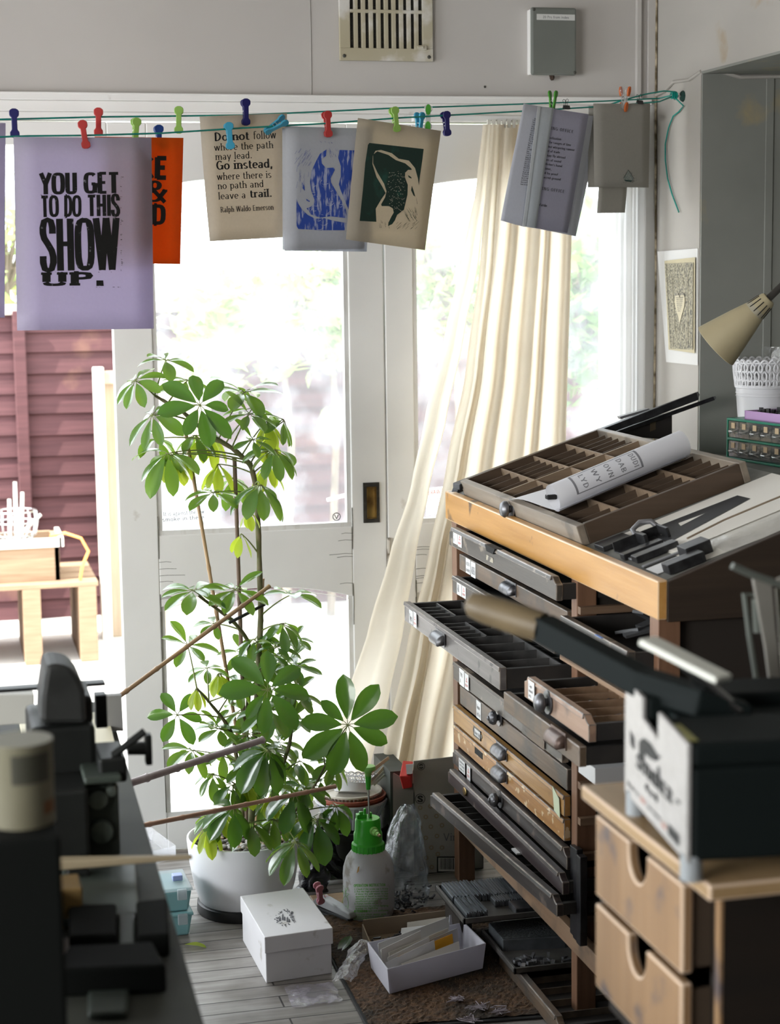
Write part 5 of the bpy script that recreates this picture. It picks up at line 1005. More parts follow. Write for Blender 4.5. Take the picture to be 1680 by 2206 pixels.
# flat open carton with type, white box of envelopes, two bags
fc = thing('flat_carton', 'shallow brown carton open behind the white box, holding loose type', 'carton', (1.03, 4.10, 0))
q = [(.945, 4.055), (1.20, 4.07), (1.225, 4.185), (.955, 4.175)]; z = .012
quadbox('base', q, .003, kraft, fc, z0=z)
def wallq(a_, b_, h, t=.003): d_ = (V(b_)-V(a_)).normalized(); n_ = V((-d_.y, d_.x))*t; return [V((*a_, z)), V((*b_, z)), V((b_[0]+n_.x, b_[1]+n_.y, z)), V((a_[0]+n_.x, a_[1]+n_.y, z))], h
for n_, a_, b_, h in (('back_wall', q[3], q[2], .045), ('front_wall', q[0], q[1], .025), ('side_wall', q[0], q[3], .035), ('side_wall', q[1], q[2], .035)):
    w_, h = wallq(a_, b_, h); MB().hexa(w_+[p+V((0, 0, h)) for p in w_]).build(n_, kraft, fc)
m = MB(); rr = random.Random(44)
for k in range(90):
    c_ = V((1.04+rr.gauss(0, .035), 4.105+rr.gauss(0, .016), .018+abs(rr.gauss(0, .006)))); T = MX.Rotation(rr.uniform(0, 6), 4, V((rr.gauss(0, .4), rr.gauss(0, .4), 1))); T.translation = c_; m.bx((-.010, -.002, -.002), (.010, .002, .002), T=T)
tag(m.build('loose_type', mat('dark_type_metal', (0, 0, 0))), 'heap of small dark metal type in the flat brown carton', 'type', kind='stuff')
pap = mat('white_paper', (.70, .70, .70), .7, trans=.15); papc = mat('cream_paper_scrap', (.6, .57, .5), .7)
def card(name, label, pts, th=.0012, m_=pap, cat='paper', group=None):
    p = [V(q) for q in pts]; n_ = (p[1]-p[0]).cross(p[3]-p[0]).normalized()*th; return tag(MB().prism(p, n_).build(name, m_), label, cat, group)
card('paper_scrap', 'cream paper scrap standing in the flat carton behind the type', [(1.06, 4.15, .02), (1.16, 4.155, .02), (1.165, 4.172, .045), (1.065, 4.168, .042)], m_=papc)
card('paper_scrap', 'crumpled white paper lying over the loose type', [(1.035, 4.12, .028), (1.11, 4.125, .026), (1.115, 4.15, .036), (1.045, 4.148, .036)])
card('folded_card', 'pale folded card propped at the end of the flat carton', [(1.15, 4.10, .02), (1.215, 4.115, .02), (1.222, 4.13, .075), (1.16, 4.12, .068)], .002, mat('grey_lilac_card', (.42, .42, .47), .6), 'card')
eb = thing('envelope_box', 'small open white plastic box full of envelopes on the coir mat', 'box', (1.04, 3.94, .011))
wpl = mat('translucent_white_box', (.68, .67, .73), .45, trans=.35)
zb = .012; q = [(.932, 3.818), (1.180, 3.905), (1.172, 4.045), (.928, 3.982)]; qt = inset(q, .008); h = .062
m = MB(); qi, qti = inset(q, -.004), inset(qt, -.004)
ring = lambda qq, zz: [V((x, y, zz)) for x, y in qq]
v_ = ring(q, zb)+ring(qt, zb+h)+ring(qti, zb+h)+ring(qi, zb+.004)
m.add(v_, [(3, 2, 1, 0)]+[(i, (i+1) % 4, 4+(i+1) % 4, 4+i) for i in range(4)]+[(4+i, 4+(i+1) % 4, 8+(i+1) % 4, 8+i) for i in range(4)]+[(8+i, 8+(i+1) % 4, 12+(i+1) % 4, 12+i) for i in range(4)]+[(12, 13, 14, 15)])
m.build('box', wpl, eb, bevel=.002)
ax_ = (V((*q[1], 0))-V((*q[0], 0))).normalized(); ay_ = (V((*q[3], 0))-V((*q[0], 0))).normalized(); o0 = V((*q[0], zb+.006))
env = [('white envelope at the very back of the small open box', .118, .012, .215, .072, 5, pap), ('tall white sheet with typed lines in the envelope box', .092, .012, .125, .066, 10, mat('warm_white_paper', (.68, .66, .64), .7)), ('cream envelope behind the yellow one', .080, .03, .20, .058, 8, papc),
       ('second white envelope of the leaning bundle', .066, .022, .14, .052, 14, pap), ('bright yellow envelope slanting across the envelope box', .060, .05, .205, .050, 9, mat('yellow_envelope', (.75, .38, .02), .6, trans=.15)), ('grey envelope at the end of the small open box', .074, .13, .225, .064, 4, mat('grey_envelope', (.42, .42, .44), .7)), ('front white envelope of the leaning bundle', .052, .012, .15, .046, 13, pap), ('long cream envelope lowest at the front of the envelope box', .036, .05, .215, .040, 7, papc)]
for lb, yy, x0, x1, hh, sl, m_ in env:
    a_ = o0+ax_*x0+ay_*yy; b_ = o0+ax_*x1+ay_*yy; lean = ay_*.022+V((0, 0, hh)); rise = V((0, 0, (x1-x0)*math.tan(R(sl))*.5))
    e_ = card('envelope', lb, [a_, b_, b_+lean+rise, a_+lean*.85], .0015, m_, 'envelope', 'envelopes in the white box')
    if 'typed' in lb:
        def TF(x, y, a_=a_, lean=lean): return a_+ax_*x+(lean/lean.length)*y-ay_*.0016+V((0, 0, .0006))
        mm = MB()
        for k, s_ in enumerate(('NO REFUND DATE', 'PLS RETURN CARD', 'TO PRINTING OFFICE')): letters(mm, s_, lambda x, y: TF(x, -y), (.03, -.056+.009*k), (.105, -.060+.009*k), .0045, .12, .1)
        mm.build('lettering', gtxt, e_)
film2 = glassy('film_pouch', .32, gloss=.35, rough=.14, dirtcol=(.8, .8, .85), pscale=30)
za, zb_, zc, zd = at(715, 2118, z=.01), at(760, 2122, z=.01), at(803, 2030, z=.055), at(755, 2045, z=.05)
tag(crumple('plastic_pouch', lambda u, v: za.lerp(zb_, u).lerp(zd.lerp(zc, u), v)+V((0, 0, .012*sin(pi*u))), 9, 14, .0035, 3, film2), 'creased clear plastic pouch propped between shoe box and mat', 'bag')
za, zb_, zc, zd = at(632, 2172, z=.003), at(738, 2158, z=.003), at(718, 2118, z=.004), at(612, 2126, z=.004)
tag(crumple('plastic_bag', lambda u, v: za.lerp(zb_, u).lerp(zd.lerp(zc, u), v)+V((0, 0, .006*sin(pi*u)*sin(pi*v))), 12, 9, .0022, 4, glassy('film_flat', .55, gloss=.25, rough=.16, dirtcol=(.66, .62, .72), pscale=24)), 'flat clear plastic bag lying on the boards in front of the shoe box', 'bag')
# ================================================================ the type cabinet
oak = wood('honey_oak', (.58, .31, .095), (.47, .235, .06), 'y', .32, 40, stain=(.10, .055, .025), stain_scale=9, stain_at=(.68, .76))
frm = wood('dull_brown_frame', (.20, .125, .075), (.14, .085, .05), 'y', .5, 50, stain=(.28, .21, .14), stain_scale=9, stain_at=(.6, .72))
pst = wood('reddish_post', (.22, .115, .065), (.15, .075, .042), 'z', .5, 60)
gdr = wood('grey_painted_wood', (.068, .060, .051), (.045, .039, .033), 'y', .42, 40, stain=(.24, .2, .155), stain_scale=14, stain_at=(.66, .73))
bdr = wood('weathered_brown_wood', (.155, .108, .07), (.095, .064, .042), 'y', .5, 60, stain=(.07, .06, .05), stain_scale=8, stain_at=(.56, .7))
ydr = wood('yellow_oak', (.42, .235, .075), (.32, .165, .05), 'y', .38, 50, stain=(.20, .10, .035), stain_scale=9, stain_at=(.62, .74))
ysc = wood('scratched_orange_oak', (.42, .215, .065), (.30, .14, .04), 'y', .4, 50, stain=(.62, .48, .3), stain_scale=38, stain_at=(.66, .70))
kdr = wood('near_black_wood', (.045, .037, .034), (.028, .023, .022), 'y', .38, 50, stain=(.13, .10, .085), stain_scale=16, stain_at=(.66, .74))
kdr2 = wood('black_purple_wood', (.050, .036, .036), (.030, .022, .024), 'y', .34, 50, stain=(.12, .09, .08), stain_scale=20, stain_at=(.68, .75))
pdr = wood('pinkish_worn_wood', (.36, .235, .165), (.27, .165, .11), 'y', .45, 50, stain=(.14, .10, .08), stain_scale=10, stain_at=(.6, .74))
inn = mat('dark_case_lining', (.030, .026, .023), .7, (.018, .016, .015), (20, 20, 20))
div = wood('case_partition', (.16, .125, .095), (.09, .07, .055), 'y', .6, 40)
divd = mat('black_partition', (.085, .082, .08), .4, (.05, .05, .05), (30, 30, 30))
cab = thing('type_cabinet', 'tall wooden printers cabinet of shallow type drawers with an oak sloping top', 'cabinet', (1.65, 3.85, 0))
XF, YL, YM, YR, XB = 1.30, 4.575, 3.62, 3.15, 1.765
TS = .323                      # slope of the top
tz = lambda x: 1.047+TS*(x-1.32)
m = MB().hexa([(XF, YR-.005, .98), (XF+.02, YR-.005, .98), (XF+.02, 4.62, .98), (XF, 4.62, .98), (XF, YR-.005, 1.055), (XF+.02, YR-.005, 1.057), (XF+.02, 4.62, 1.057), (XF, 4.62, 1.055)])
m.build('top_rail', oak, cab, bevel=.003, edge=mat('rubbed_oak_highlight', (.62, .42, .24), .3))  # pale bevel paints a window highlight along the rubbed rail edge
for n_, y in (('top_end', YR-.005), ('top_end', 4.60)):
    MB().prism([(XF+.02, y, .975), (XB, y, .975), (XB, y, tz(XB)+.02), (XF+.02, y, tz(XF)+.012)], (0, .02, 0)).build(n_, wood('shade_dark_end', (.045, .03, .02), (.03, .02, .014), 'x', .5), cab, bevel=.002)  # near-black tone paints the shade on the end boards
MB().prism([(XF+.02, YR+.015, tz(XF+.02)), (XB, YR+.015, tz(XB)), (XB, YR+.015, tz(XB)-.015), (XF+.02, YR+.015, tz(XF+.02)-.015)], (0, 4.60-YR-.015, 0)).build('sloping_top', mat('mottled_grey_board', (.20, .20, .18), .6, (.13, .13, .12), (14, 14, 14)), cab)
for y0, y1 in ((4.53, 4.575), (3.602, 3.638), (YR, YR+.045)):
    for x0 in (XF+.004, XB-.05): MB().bx((x0, y0, 0), (x0+.045, y1, .982)).build('post', pst, cab, bevel=.002)
MB().bx((XF+.002, YR, .147), (XF+.024, 4.575, .193)).build('bottom_rail', wood('pale_rail', (.30, .195, .12), (.23, .14, .085), 'y', .5, 50, stain=(.13, .09, .06), stain_scale=8), cab, bevel=.002)
MB().bx((XF+.024, YR, .15), (XB, 4.575, .16)).build('floor_board', mat('dark_carcass', (.022, .016, .012), .8), cab)
MB().bx((XB-.01, YR, .1), (XB, 4.575, .98)).bx((XF+.03, 4.565, .1), (XB, 4.575, .98)).bx((XF+.05, 3.615, .16), (XB, 3.622, .98)).bx((XF+.05, YR+.018, .16), (XB, YR+.026, .98)).build('back_panel', MATS['dark_carcass'], cab)
rnw = wood('runner_wood', (.22, .14, .085), (.15, .09, .055), 'x', .6)
for z in (.93, .86, .805, .73, .67, .61, .557, .498, .443, .388, .335, .29, .245):
    MB().bx((XF+.03, 4.515, z-.01), (XB-.06, 4.53, z)).build('runner', rnw, cab); MB().bx((XF+.03, 3.638, z-.01), (XB-.06, 3.652, z)).build('runner', rnw, cab)
for z in (.925, .845, .77, .70, .62, .54, .46, .38, .30, .24): MB().bx((XF+.006, 3.585, z-.016), (XB-.06, 3.602, z)).build('runner', rnw, cab); MB().bx((XF+.006, YR+.045, z-.016), (XB-.06, YR+.06, z)).build('runner', rnw, cab)

edgem = mat('rubbed_wood_highlight', (.26, .22, .185), .3, (.12, .10, .085), (30, 30, 30), .4, .6)  # paler bevel: rubbed wood plus painted edge highlights
oedge = mat('rubbed_oak_highlight', (.62, .42, .24), .3)
iron = mat('worn_cast_pull', (.24, .24, .25), .42, (.13, .13, .14), (60, 60, 60), .35, .65, metal=.9); paperw = mat('card_label_white', (.66, .66, .66), .6)
typm = mat('dark_type_metal', (0, 0, 0)); bright = mat('bright_type_metal', (.34, .35, .37), .35, (.2, .2, .21), (50, 50, 50), metal=.8)
def cup_pull(par, x, y, z, w_=.076, r=.019, m_=None):
    m = MB(); n_ = 10; k_ = 4
    def f(u, v): a0 = R(-8+118*v); e = .95+.05*sin(pi*u)**.5; return V((x-r*1.05*sin(a0)*e, y-w_/2+w_*u, z+r*(cos(a0)*1.0)*e-.002))
    m.grid(f, 8, n_); m.bx((x-.0015, y-w_/2-.004, z-.010), (x, y+w_/2+.004, z+r+.003))
    for u in (0, 1): m.add([f(u, j/n_) for j in range(n_+1)]+[V((x, y-w_/2+w_*u, z-.006))], [tuple(range(n_+2))])
    return m.build('pull', m_ or iron, par, smooth=35, solid=.0012)
def knob(par, x, y, z, r=.016, petals=0, m_=None):
    T = rot('Y', -90).to_3x3(); m = MB().lathe([(0, .004), (r*1.25, .003), (r*1.3, 0)], (x, y, z), 24, T=T); m.lathe([(r*.45, 0), (r*.45, .006), (r, .012), (r*1.02, .018), (r*.75, .026), (0, .029)], (x, y, z), 24, T=T)
    for k in range(petals): a0 = 2*pi*k/petals; c_ = V((x-.02, y+r*.72*cos(a0), z+r*.72*sin(a0))); m.lathe([(0, -.004), (.005, 0), (0, .006)], c_, 7, T=T)
    if petals: m.lathe([(.006, 0), (.006, .004), (0, .007)], (x-.026, y, z), 10, T=T)
    return m.build('knob', m_ or iron, par, smooth=50)
def label(par, x, y, z, w_, h, text=None, red=None, m_=None):
    w_ *= 1.12; h *= 1.15
    MB().bx((x-.0008, y-w_/2, z-h/2), (x, y+w_/2, z+h/2)).build('label_card', m_ or paperw, par)
    f = lambda a_, b_: V((x-.0011, -a_, -b_)); L_ = lambda u: -(y+w_/2)+w_*u
    if text:
        m = MB(); n_ = len(text)
        for i, s_ in enumerate(text): hh = h*.62/n_; letters(m, s_, f, (L_(.12), -(z+h*.36)+h*.78*(i+.85)/n_), (L_(.12+min(.78, .11*len(s_)+.1)), -(z+h*.36)+h*.78*(i+.85)/n_), hh*.8, .12, .08)
        m.build('label_text', gtxt, par)
    if red:
        m = MB(); q = [(L_(.5), -(z+h*.28)), (L_(.75), -(z-h*.02)), (L_(.25), -(z-h*.02))]; qi = [(L_(.5), -(z+h*.18)), (L_(.66), -(z+h*.03)), (L_(.34), -(z+h*.03))]
        m.add([f(*p) for p in q+qi], [(i, (i+1) % 3, 3+(i+1) % 3, 3+i) for i in range(3)]); letters(m, red, f, (L_(.14), -(z-h*.32)), (L_(.86), -(z-h*.32)), h*.16, .13, .1); m.build('label_mark', mat('red_label_print', (.55, .10, .08), .6), par)
def drawer(zt, zb, x, y0, y1, m_, depth=.40, ogee=True, par=cab, xr=None, lip=.004, divm=None, cells=None, thick=.016, name='drawer'):
    """Shallow case: shaped front board, sides, bottom; y0 is the near end. xr: x of the near end if the case is askew."""
    dx = 0 if xr is None else (xr-x)
    T = MX.Shear('XY', 4, (0, 0)) if False else None
    sk = lambda p: V((p[0]+dx*(y1-p[1])/(y1-y0), p[1]-dx*.0, p[2]))
    g = .026; c_ = .014
    if ogee:
        def end(ye, s): return [(ye, zt-c_), (ye+s*g*.25, zt-c_+.001), (ye+s*g*.6, zt-c_+.005), (ye+s*g*.85, zt-.004), (ye+s*g, zt)]
        pts = [(y1, zb), (y0, zb)]+end(y0, 1)+list(reversed(end(y1, -1)))
    else: pts = [(y1, zb), (y0, zb), (y0, zt), (y1, zt)]
    m = MB().prism([sk((x, y, z)) for y, z in pts], (thick, 0, 0))
    if lip: m.hexa([sk(q) for q in ((x-lip, y0+(g if ogee else 0), zt-.009), (x, y0+(g if ogee else 0), zt-.009), (x, y1-(g if ogee else 0), zt-.009), (x-lip, y1-(g if ogee else 0), zt-.009), (x-lip*.4, y0+(g if ogee else 0), zt+.001), (x+.002, y0+(g if ogee else 0), zt+.001), (x+.002, y1-(g if ogee else 0), zt+.001), (x-lip*.4, y1-(g if ogee else 0), zt+.001))])
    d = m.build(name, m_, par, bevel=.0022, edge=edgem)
    s = MB(); zs = zt-(c_ if ogee else .004)
    for ya, yb in ((y0+.002, y0+.014), (y1-.014, y1-.002)): s.hexa([sk((x+thick, ya, zb+.002)), sk((x+depth, ya, zb+.002)), sk((x+depth, yb, zb+.002)), sk((x+thick, yb, zb+.002)), sk((x+thick, ya, zs)), sk((x+depth, ya, zs)), sk((x+depth, yb, zs)), sk((x+thick, yb, zs))])
    s.hexa([sk((x+depth-.012, y0, zb+.002)), sk((x+depth, y0, zb+.002)), sk((x+depth, y1, zb+.002)), sk((x+depth-.012, y1, zb+.002)), sk((x+depth-.012, y0, zs)), sk((x+depth, y0, zs)), sk((x+depth, y1, zs)), sk((x+depth-.012, y1, zs))])
    s.hexa([sk((x+thick, y0+.01, zb+.002)), sk((x+depth, y0+.01, zb+.002)), sk((x+depth, y1-.01, zb+.002)), sk((x+thick, y1-.01, zb+.002)), sk((x+thick, y0+.01, zb+.007)), sk((x+depth, y0+.01, zb+.007)), sk((x+depth, y1-.01, zb+.007)), sk((x+thick, y1-.01, zb+.007))])
    s.build('tray', inn, d)
    if cells:
        c = MB(); zt2 = zs-.004; t = .0025
        for (a0, b0, a1, b1) in cells:   # fractions across the width (0 = far end) and depth
            ya, yb = y1-.014-(y1-y0-.028)*a0, y1-.014-(y1-y0-.028)*a1; xa, xb = x+thick+(depth-thick-.012)*b0, x+thick+(depth-thick-.012)*b1
            if abs(ya-yb) < 1e-6: c.hexa([sk((xa, ya-t/2, zb+.006)), sk((xb, ya-t/2, zb+.006)), sk((xb, ya+t/2, zb+.006)), sk((xa, ya+t/2, zb+.006)), sk((xa, ya-t/2, zt2)), sk((xb, ya-t/2, zt2)), sk((xb, ya+t/2, zt2)), sk((xa, ya+t/2, zt2))])
            else: c.hexa([sk((xa-t*.7, yb, zb+.006)), sk((xa+t*.7, yb, zb+.006)), sk((xa+t*.7, ya, zb+.006)), sk((xa-t*.7, ya, zb+.006)), sk((xa-t*.7, yb, zt2+.002)), sk((xa+t*.7, yb, zt2+.002)), sk((xa+t*.7, ya, zt2+.002)), sk((xa-t*.7, ya, zt2+.002))])
        c.build('partition', divm or divd, d)
    return d
def lattice(rows, cols, seed, half=True):
    rd = random.Random(seed); out = [(0, .36, 1, .36), (0, .70, 1, .70)] if rows == 3 else [(0, .5, 1, .5)]
    bands = [(0, .36), (.36, .70), (.70, 1)] if rows == 3 else [(0, .5), (.5, 1)]
    for b0, b1 in bands:
        for i in range(1, cols):
            a0 = i/cols; out.append((a0, b0, a0, b1))
            if half and rd.random() < .35: out.append((a0-.5/cols, b0, a0-.5/cols, b0+(b1-b0)*.5)); out.append((a0-1/cols, b0+(b1-b0)*.5, a0, b0+(b1-b0)*.5))
    return out
DL, DR = 4.50, 3.655
a1_ = drawer(.988, .938, 1.258, 3.605, 4.435, gdr, lip=.006)
label(a1_, 1.2575, 4.375, .967, .036, .030, ['C', 'B']); label(a1_, 1.2575, 4.335, .966, .030, .032, red='HEAVY')
MB().prism([(1.2505, 4.10, .9895), (1.2505, 4.02, .9895), (1.2505, 4.035, .975), (1.2505, 4.085, .975)], (.02, 0, 0)).build('finger_notch', mat('black_gap', (0, 0, 0)), a1_)
MB().bx((1.2572, 4.055, .95), (1.2578, 4.12, .963)).build('torn_label', mat('torn_paper', (.42, .38, .3), .8, (.12, .11, .1), (40, 40, 40), .45, .55), a1_)
a2_ = drawer(.905, .864, 1.30, DR, 4.49, bdr, ogee=False, lip=0); cup_pull(a2_, 1.30, 4.05, .884); label(a2_, 1.2995, 4.405, .885, .036, .034, ['ABCDEFG', 'abcdefg']); label(a2_, 1.2995, 4.36, .883, .036, .034, ['ABCDEFG'])
a3_ = drawer(.855, .812, 1.27, DR, 4.45, gdr, ogee=False); label(a3_, 1.2695, 4.385, .834, .038, .034, ['ABC']); label(a3_, 1.2695, 4.343, .832, .030, .030, red='HEAVY')
a4_ = drawer(.787, .737, 1.150, 3.665, 4.488, mat('worn_grey_case', (.16, .145, .138), .45, (.10, .09, .086), (50, 3, 50), stain=(.05, .045, .045), stain_scale=20, stain_at=(.66, .74)), ogee=False, cells=lattice(3, 9, 4), depth=.40, lip=.003)
cup_pull(a4_, 1.147, 4.13, .757, m_=mat('dark_cast_pull', (.13, .13, .135), .4, metal=.8)); label(a4_, 1.1465, 4.405, .762, .034, .030, ['Types'], m_=mat('grey_label_card', (.5, .5, .5), .6)); label(a4_, 1.1465, 4.366, .762, .026, .034, red='HEAVY')
a5_ = drawer(.612, .565, 1.29, 3.66, 4.52, gdr, ogee=False, lip=.003); label(a5_, 1.2875, 4.43, .588, .040, .038, ['TYPO', 'A']); label(a5_, 1.2875, 4.385, .587, .030, .036, red='HEAVY')
a6_ = drawer(.552, .503, 1.30, DR, 4.495, bdr, ogee=False, lip=0); knob(a6_, 1.296, 4.135, .553, .017, 9); label(a6_, 1.2995, 4.32, .527, .036, .040, ['Roman', 'light face'])
m = MB(); letters(m, 'Romana', lambda a, b: V((1.2872, -a, -b)), (-3.90, -.578), (-3.80, -.578), .016, .10, .06, serif=.05); m.build('painted_name', mat('faded_cream_paint', (.40, .33, .23), .8), a5_)
MB().bx((1.2871, 3.77, .566), (1.2874, 3.93, .604)).build('worn_patch', bdr, a5_)
a7_ = drawer(.495, .448, 1.29, DR-.01, 4.52, ydr, ogee=False); cup_pull(a7_, 1.288, 4.09, .475)
def holder(par, x, y, z, w_=.062, h=.026):
    m = MB(); m.bx((x-.002, y-w_/2, z-h/2), (x, y+w_/2, z-h/2+.004)).bx((x-.002, y-w_/2, z+h/2-.004), (x, y+w_/2, z+h/2)).bx((x-.002, y-w_/2, z-h/2), (x, y-w_/2+.004, z+h/2)).bx((x-.002, y+w_/2-.004, z-h/2), (x, y+w_/2, z+h/2)); m.lathe([(0, .0015), (.006, .001), (.006, 0)], (x, y-w_/2-.003, z), 10, T=rot('Y', -90).to_3x3()).lathe([(0, .0015), (.006, .001), (.006, 0)], (x, y+w_/2+.003, z), 10, T=rot('Y', -90).to_3x3()); m.build('label_frame', mat('dark_wire', (0, 0, 0)), par)
label(a7_, 1.2895, 4.30, .472, .054, .018, ['Univers 10pt']); holder(a7_, 1.2898, 4.30, .472)
a8_ = drawer(.442, .392, 1.29, DR-.01, 4.52, ysc, ogee=False); cup_pull(a8_, 1.288, 4.09, .420); label(a8_, 1.2895, 4.29, .424, .05, .013, ['']); MB().bx((1.2885, 4.257, .415), (1.2902, 4.323, .433)).build('label_slot', mat('black_gap', (0, 0, 0)), a8_)
MB().hexa([(1.2858, 3.70, .447), (1.2862, 3.662, .440), (1.287, 3.662, .440), (1.2868, 3.70, .447), (1.2858, 3.712, .500), (1.2862, 3.668, .482), (1.287, 3.668, .482), (1.2868, 3.712, .500)]).build('sticky_note', mat('pale_green_note', (.55, .62, .44), .7), a7_)
a9_ = drawer(.386, .342, 1.28, 3.60, 4.50, kdr, lip=.005); label(a9_, 1.2772, 4.40, .362, .050, .032, ['Bauhaus', 'incl small', 'caps etc']); label(a9_, 1.2772, 4.340, .360, .028, .036, red='HEAVY'); knob(a9_, 1.279, 4.075, .365, .017, 8, mat('dark_cast_pull', (0, 0, 0)))
a10 = drawer(.342, .300, 1.258, 3.565, 4.47, kdr2, lip=.005); MB().lathe([(0, .002), (.013, .0015), (.016, .0)], (1.254, 4.30, .322), 20, T=rot('Y', -90).to_3x3(), sx=.7).build('brass_plate', mat('aged_brass', (0, 0, 0)), a10)
a11 = drawer(.304, .262, 1.190, 3.54, 4.40, kdr, xr=1.236, cells=lattice(2, 16, 9, False), lip=.005)
MB().bx((1.25, 3.86, .296), (1.275, 3.90, .300)).build('paper_slip', paperw, a11)
# narrow right-hand column
k0 = drawer(.918, .860, 1.25, 3.17, 3.55, gdr, ogee=False, depth=.45); MB().bx((1.2482, 3.26, .885), (1.2488, 3.30, .905)).build('blue_tape', mat('blue_tape', (.13, .26, .62), .6), k0); MB().bx((1.2445, 3.30, .9185), (1.2505, 3.335, .9195)).build('blue_tape', mat('blue_tape', (0, 0, 0)), k0)
MB().bx((1.25, 3.14, .822), (1.62, 3.56, .832)).build('slide_board', wood('pale_rail', 0, 0), cab, bevel=.001)
k1 = drawer(.818, .770, 1.14, 3.085, 3.465, pdr, depth=.42, ogee=True, divm=wood('pale_partition', (.40, .27, .17), (.3, .19, .12), 'y'), cells=lattice(3, 6, 14, False)); knob(k1, 1.138, 3.31, .795, .019); label(k1, 1.1355, 3.405, .797, .034, .034, ['Caps', 'mixed', 'etc'])
k2 = drawer(.757, .717, 1.13, 3.11, 3.575, bdr, ogee=False, depth=.45, lip=0); cup_pull(k2, 1.129, 3.22, .742, m_=mat('brown_cast_pull', (.16, .11, .09), .4, (.1, .07, .06), (30, 30, 30), metal=.5))
MB().bx((1.27, 3.40, .59), (1.36, 3.50, .625)).build('white_carton', paperw, cab, bevel=.002)

def pieces(name, label_, cat, spots, seed, m_, par=None, size=(.012, .003, .003)):
    rd = random.Random(seed); m = MB()
    for (c_, n_, sp, zz) in spots:
        for k in range(n_):
            T = MX.Rotation(rd.uniform(0, 6.3), 4, 'Z') @ MX.Rotation(rd.gauss(0, .3), 4, 'Y'); T.translation = V((c_[0]+rd.uniform(-sp[0], sp[0]), c_[1]+rd.uniform(-sp[1], sp[1]), zz+rd.uniform(0, .007)))
            a_, b_, h_ = size[0]*rd.uniform(.5, 1), size[1]*rd.uniform(.5, 1.3), size[2]; m.bx((-a_, -b_, -h_), (a_, b_, h_), T=T)
    return tag(m.build(name, m_), label_, cat, kind='stuff')
rd = random.Random(3); sp = []
for i in range(9):
    for (b0, b1) in ((0, .36), (.36, .70), (.70, 1)):
        if rd.random() < .8: sp.append((V((1.166+.372*(b0+b1)/2, 4.474-.795*(i+.5)/9, 0)), rd.choice((6, 9, 14)), (.045, .032), .747))
pieces('metal_type', 'small pieces of metal type lying in the cells of the open drawer', 'type', sp, 5, bright, size=(.013, .0032, .003))
sp = [(V((1.156+.4*b, 3.45-.35*(i+.5)/6, 0)), 7, (.045, .02), .782) for i in range(6) for b in (.2, .52, .85) if (i+int(b*9)) % 2]
pieces('metal_type', 'small pieces of metal type in the cells of the knobbed half drawer', 'type', sp, 6, bright, size=(.012, .003, .003))
pieces('metal_spacers', 'grey metal strips piled in the drawer with blue tape', 'spacer', [(V((1.42, 3.36, 0)), 14, (.10, .14), .913)], 7, mat('grey_strip_metal', (.09, .092, .095), .5, metal=.5), size=(.06, .014, .003))

# ---------------------------------------------------------------- galley trays and low case under the cabinet
zinc = mat('grey_tray_metal', (.13, .125, .115), .5, (.09, .085, .08), (20, 20, 20), metal=.4)
def galley(name, lb, x0, x1, y0, y1, z, h=.02, m_=zinc, ys=.02):
    t = thing(name, lb, 'tray', ((x0+x1)/2, (y0+y1)/2, z-.01)); m = MB().bx((x0, y0, z), (x1, y1, z+.003)).bx((x0, y0, z), (x0+.006, y1, z+h)).bx((x0, y0, z), (x1, y0+.006, z+h)).bx((x0, y1-.006, z), (x1, y1, z+h)); m.build('tray', m_, t, bevel=.0008)
    MB().bx((x0+.02, y0+ys, 0), (x0+.05, y1-.02, z)).bx((x1-.05, y0+ys, 0), (x1-.02, y1-.02, z)).build('support', MATS['dark_carcass'], t); return t
slug = mat('cast_slug_metal', (.22, .24, .26), .38, (.15, .165, .18), (30, 30, 30), metal=.7)
galley('galley_tray', 'upper metal galley tray of cast type lines at the foot of the cabinet', 1.145, 1.62, 3.945, 4.195, .108, .014, ys=.10)
galley('galley_tray', 'lower metal galley tray at the foot of the cabinet holding a grey block', 1.212, 1.70, 3.765, 4.025, .048, .014, ys=.175)
sl = None; rd = random.Random(19); cnt = 0
def slug_row(x0, x1, y0, y1, z, pitch, along, h, lb):
    global sl, cnt
    n_ = int((x1-x0)/pitch) if along == 'x' else int((y1-y0)/pitch)
    for k in range(n_):
        T = V(((x0+(k+.5)*pitch) if along == 'x' else (x0+x1)/2, (y0+y1)/2 if along == 'x' else y0+(k+.5)*pitch, z)); L_ = (y1-y0 if along == 'x' else x1-x0)*(1-.05*rd.random())
        if sl is None:
            sl = MB().bx((-.5, -.5, 0), (.5, .5, .8)).bx((-.5, -.28, .8), (.5, .28, 1)).build('cast_slug', slug); tag(sl, lb, 'slug', 'cast lines in the upper galley tray'); o = sl
        else: o = sl.copy(); C.objects.link(o); o['label'] = lb
        o.location = T; o.rotation_euler = (0, rd.gauss(0, .02), (pi/2 if along == 'x' else 0)+rd.gauss(0, .012)); o.scale = (L_, pitch*.86, h*(1-.05*rd.random())); cnt += 1
lbx = 'grey cast line of type in the packed upper galley tray'
slug_row(1.156, 1.228, 4.075, 4.185, .1115, .009, 'x', .020, lbx); slug_row(1.232, 1.50, 4.075, 4.185, .1115, .007, 'x', .018, lbx)
slug_row(1.156, 1.21, 3.957, 4.065, .1115, .006, 'x', .022, lbx); slug_row(1.25, 1.46, 4.03, 4.07, .1115, .006, 'x', .016, lbx)
tag(MB().bx((1.28, 3.96, .1115), (1.52, 4.02, .128)).build('steel_bar', mat('dark_type_metal', (0, 0, 0)), bevel=.002), 'dark metal bar lying beside the lines in the upper galley tray', 'bar')
gbk = thing('printing_block', 'grey printing block with a rounded corner in the lower galley tray', 'block', (1.3, 3.94, .049))
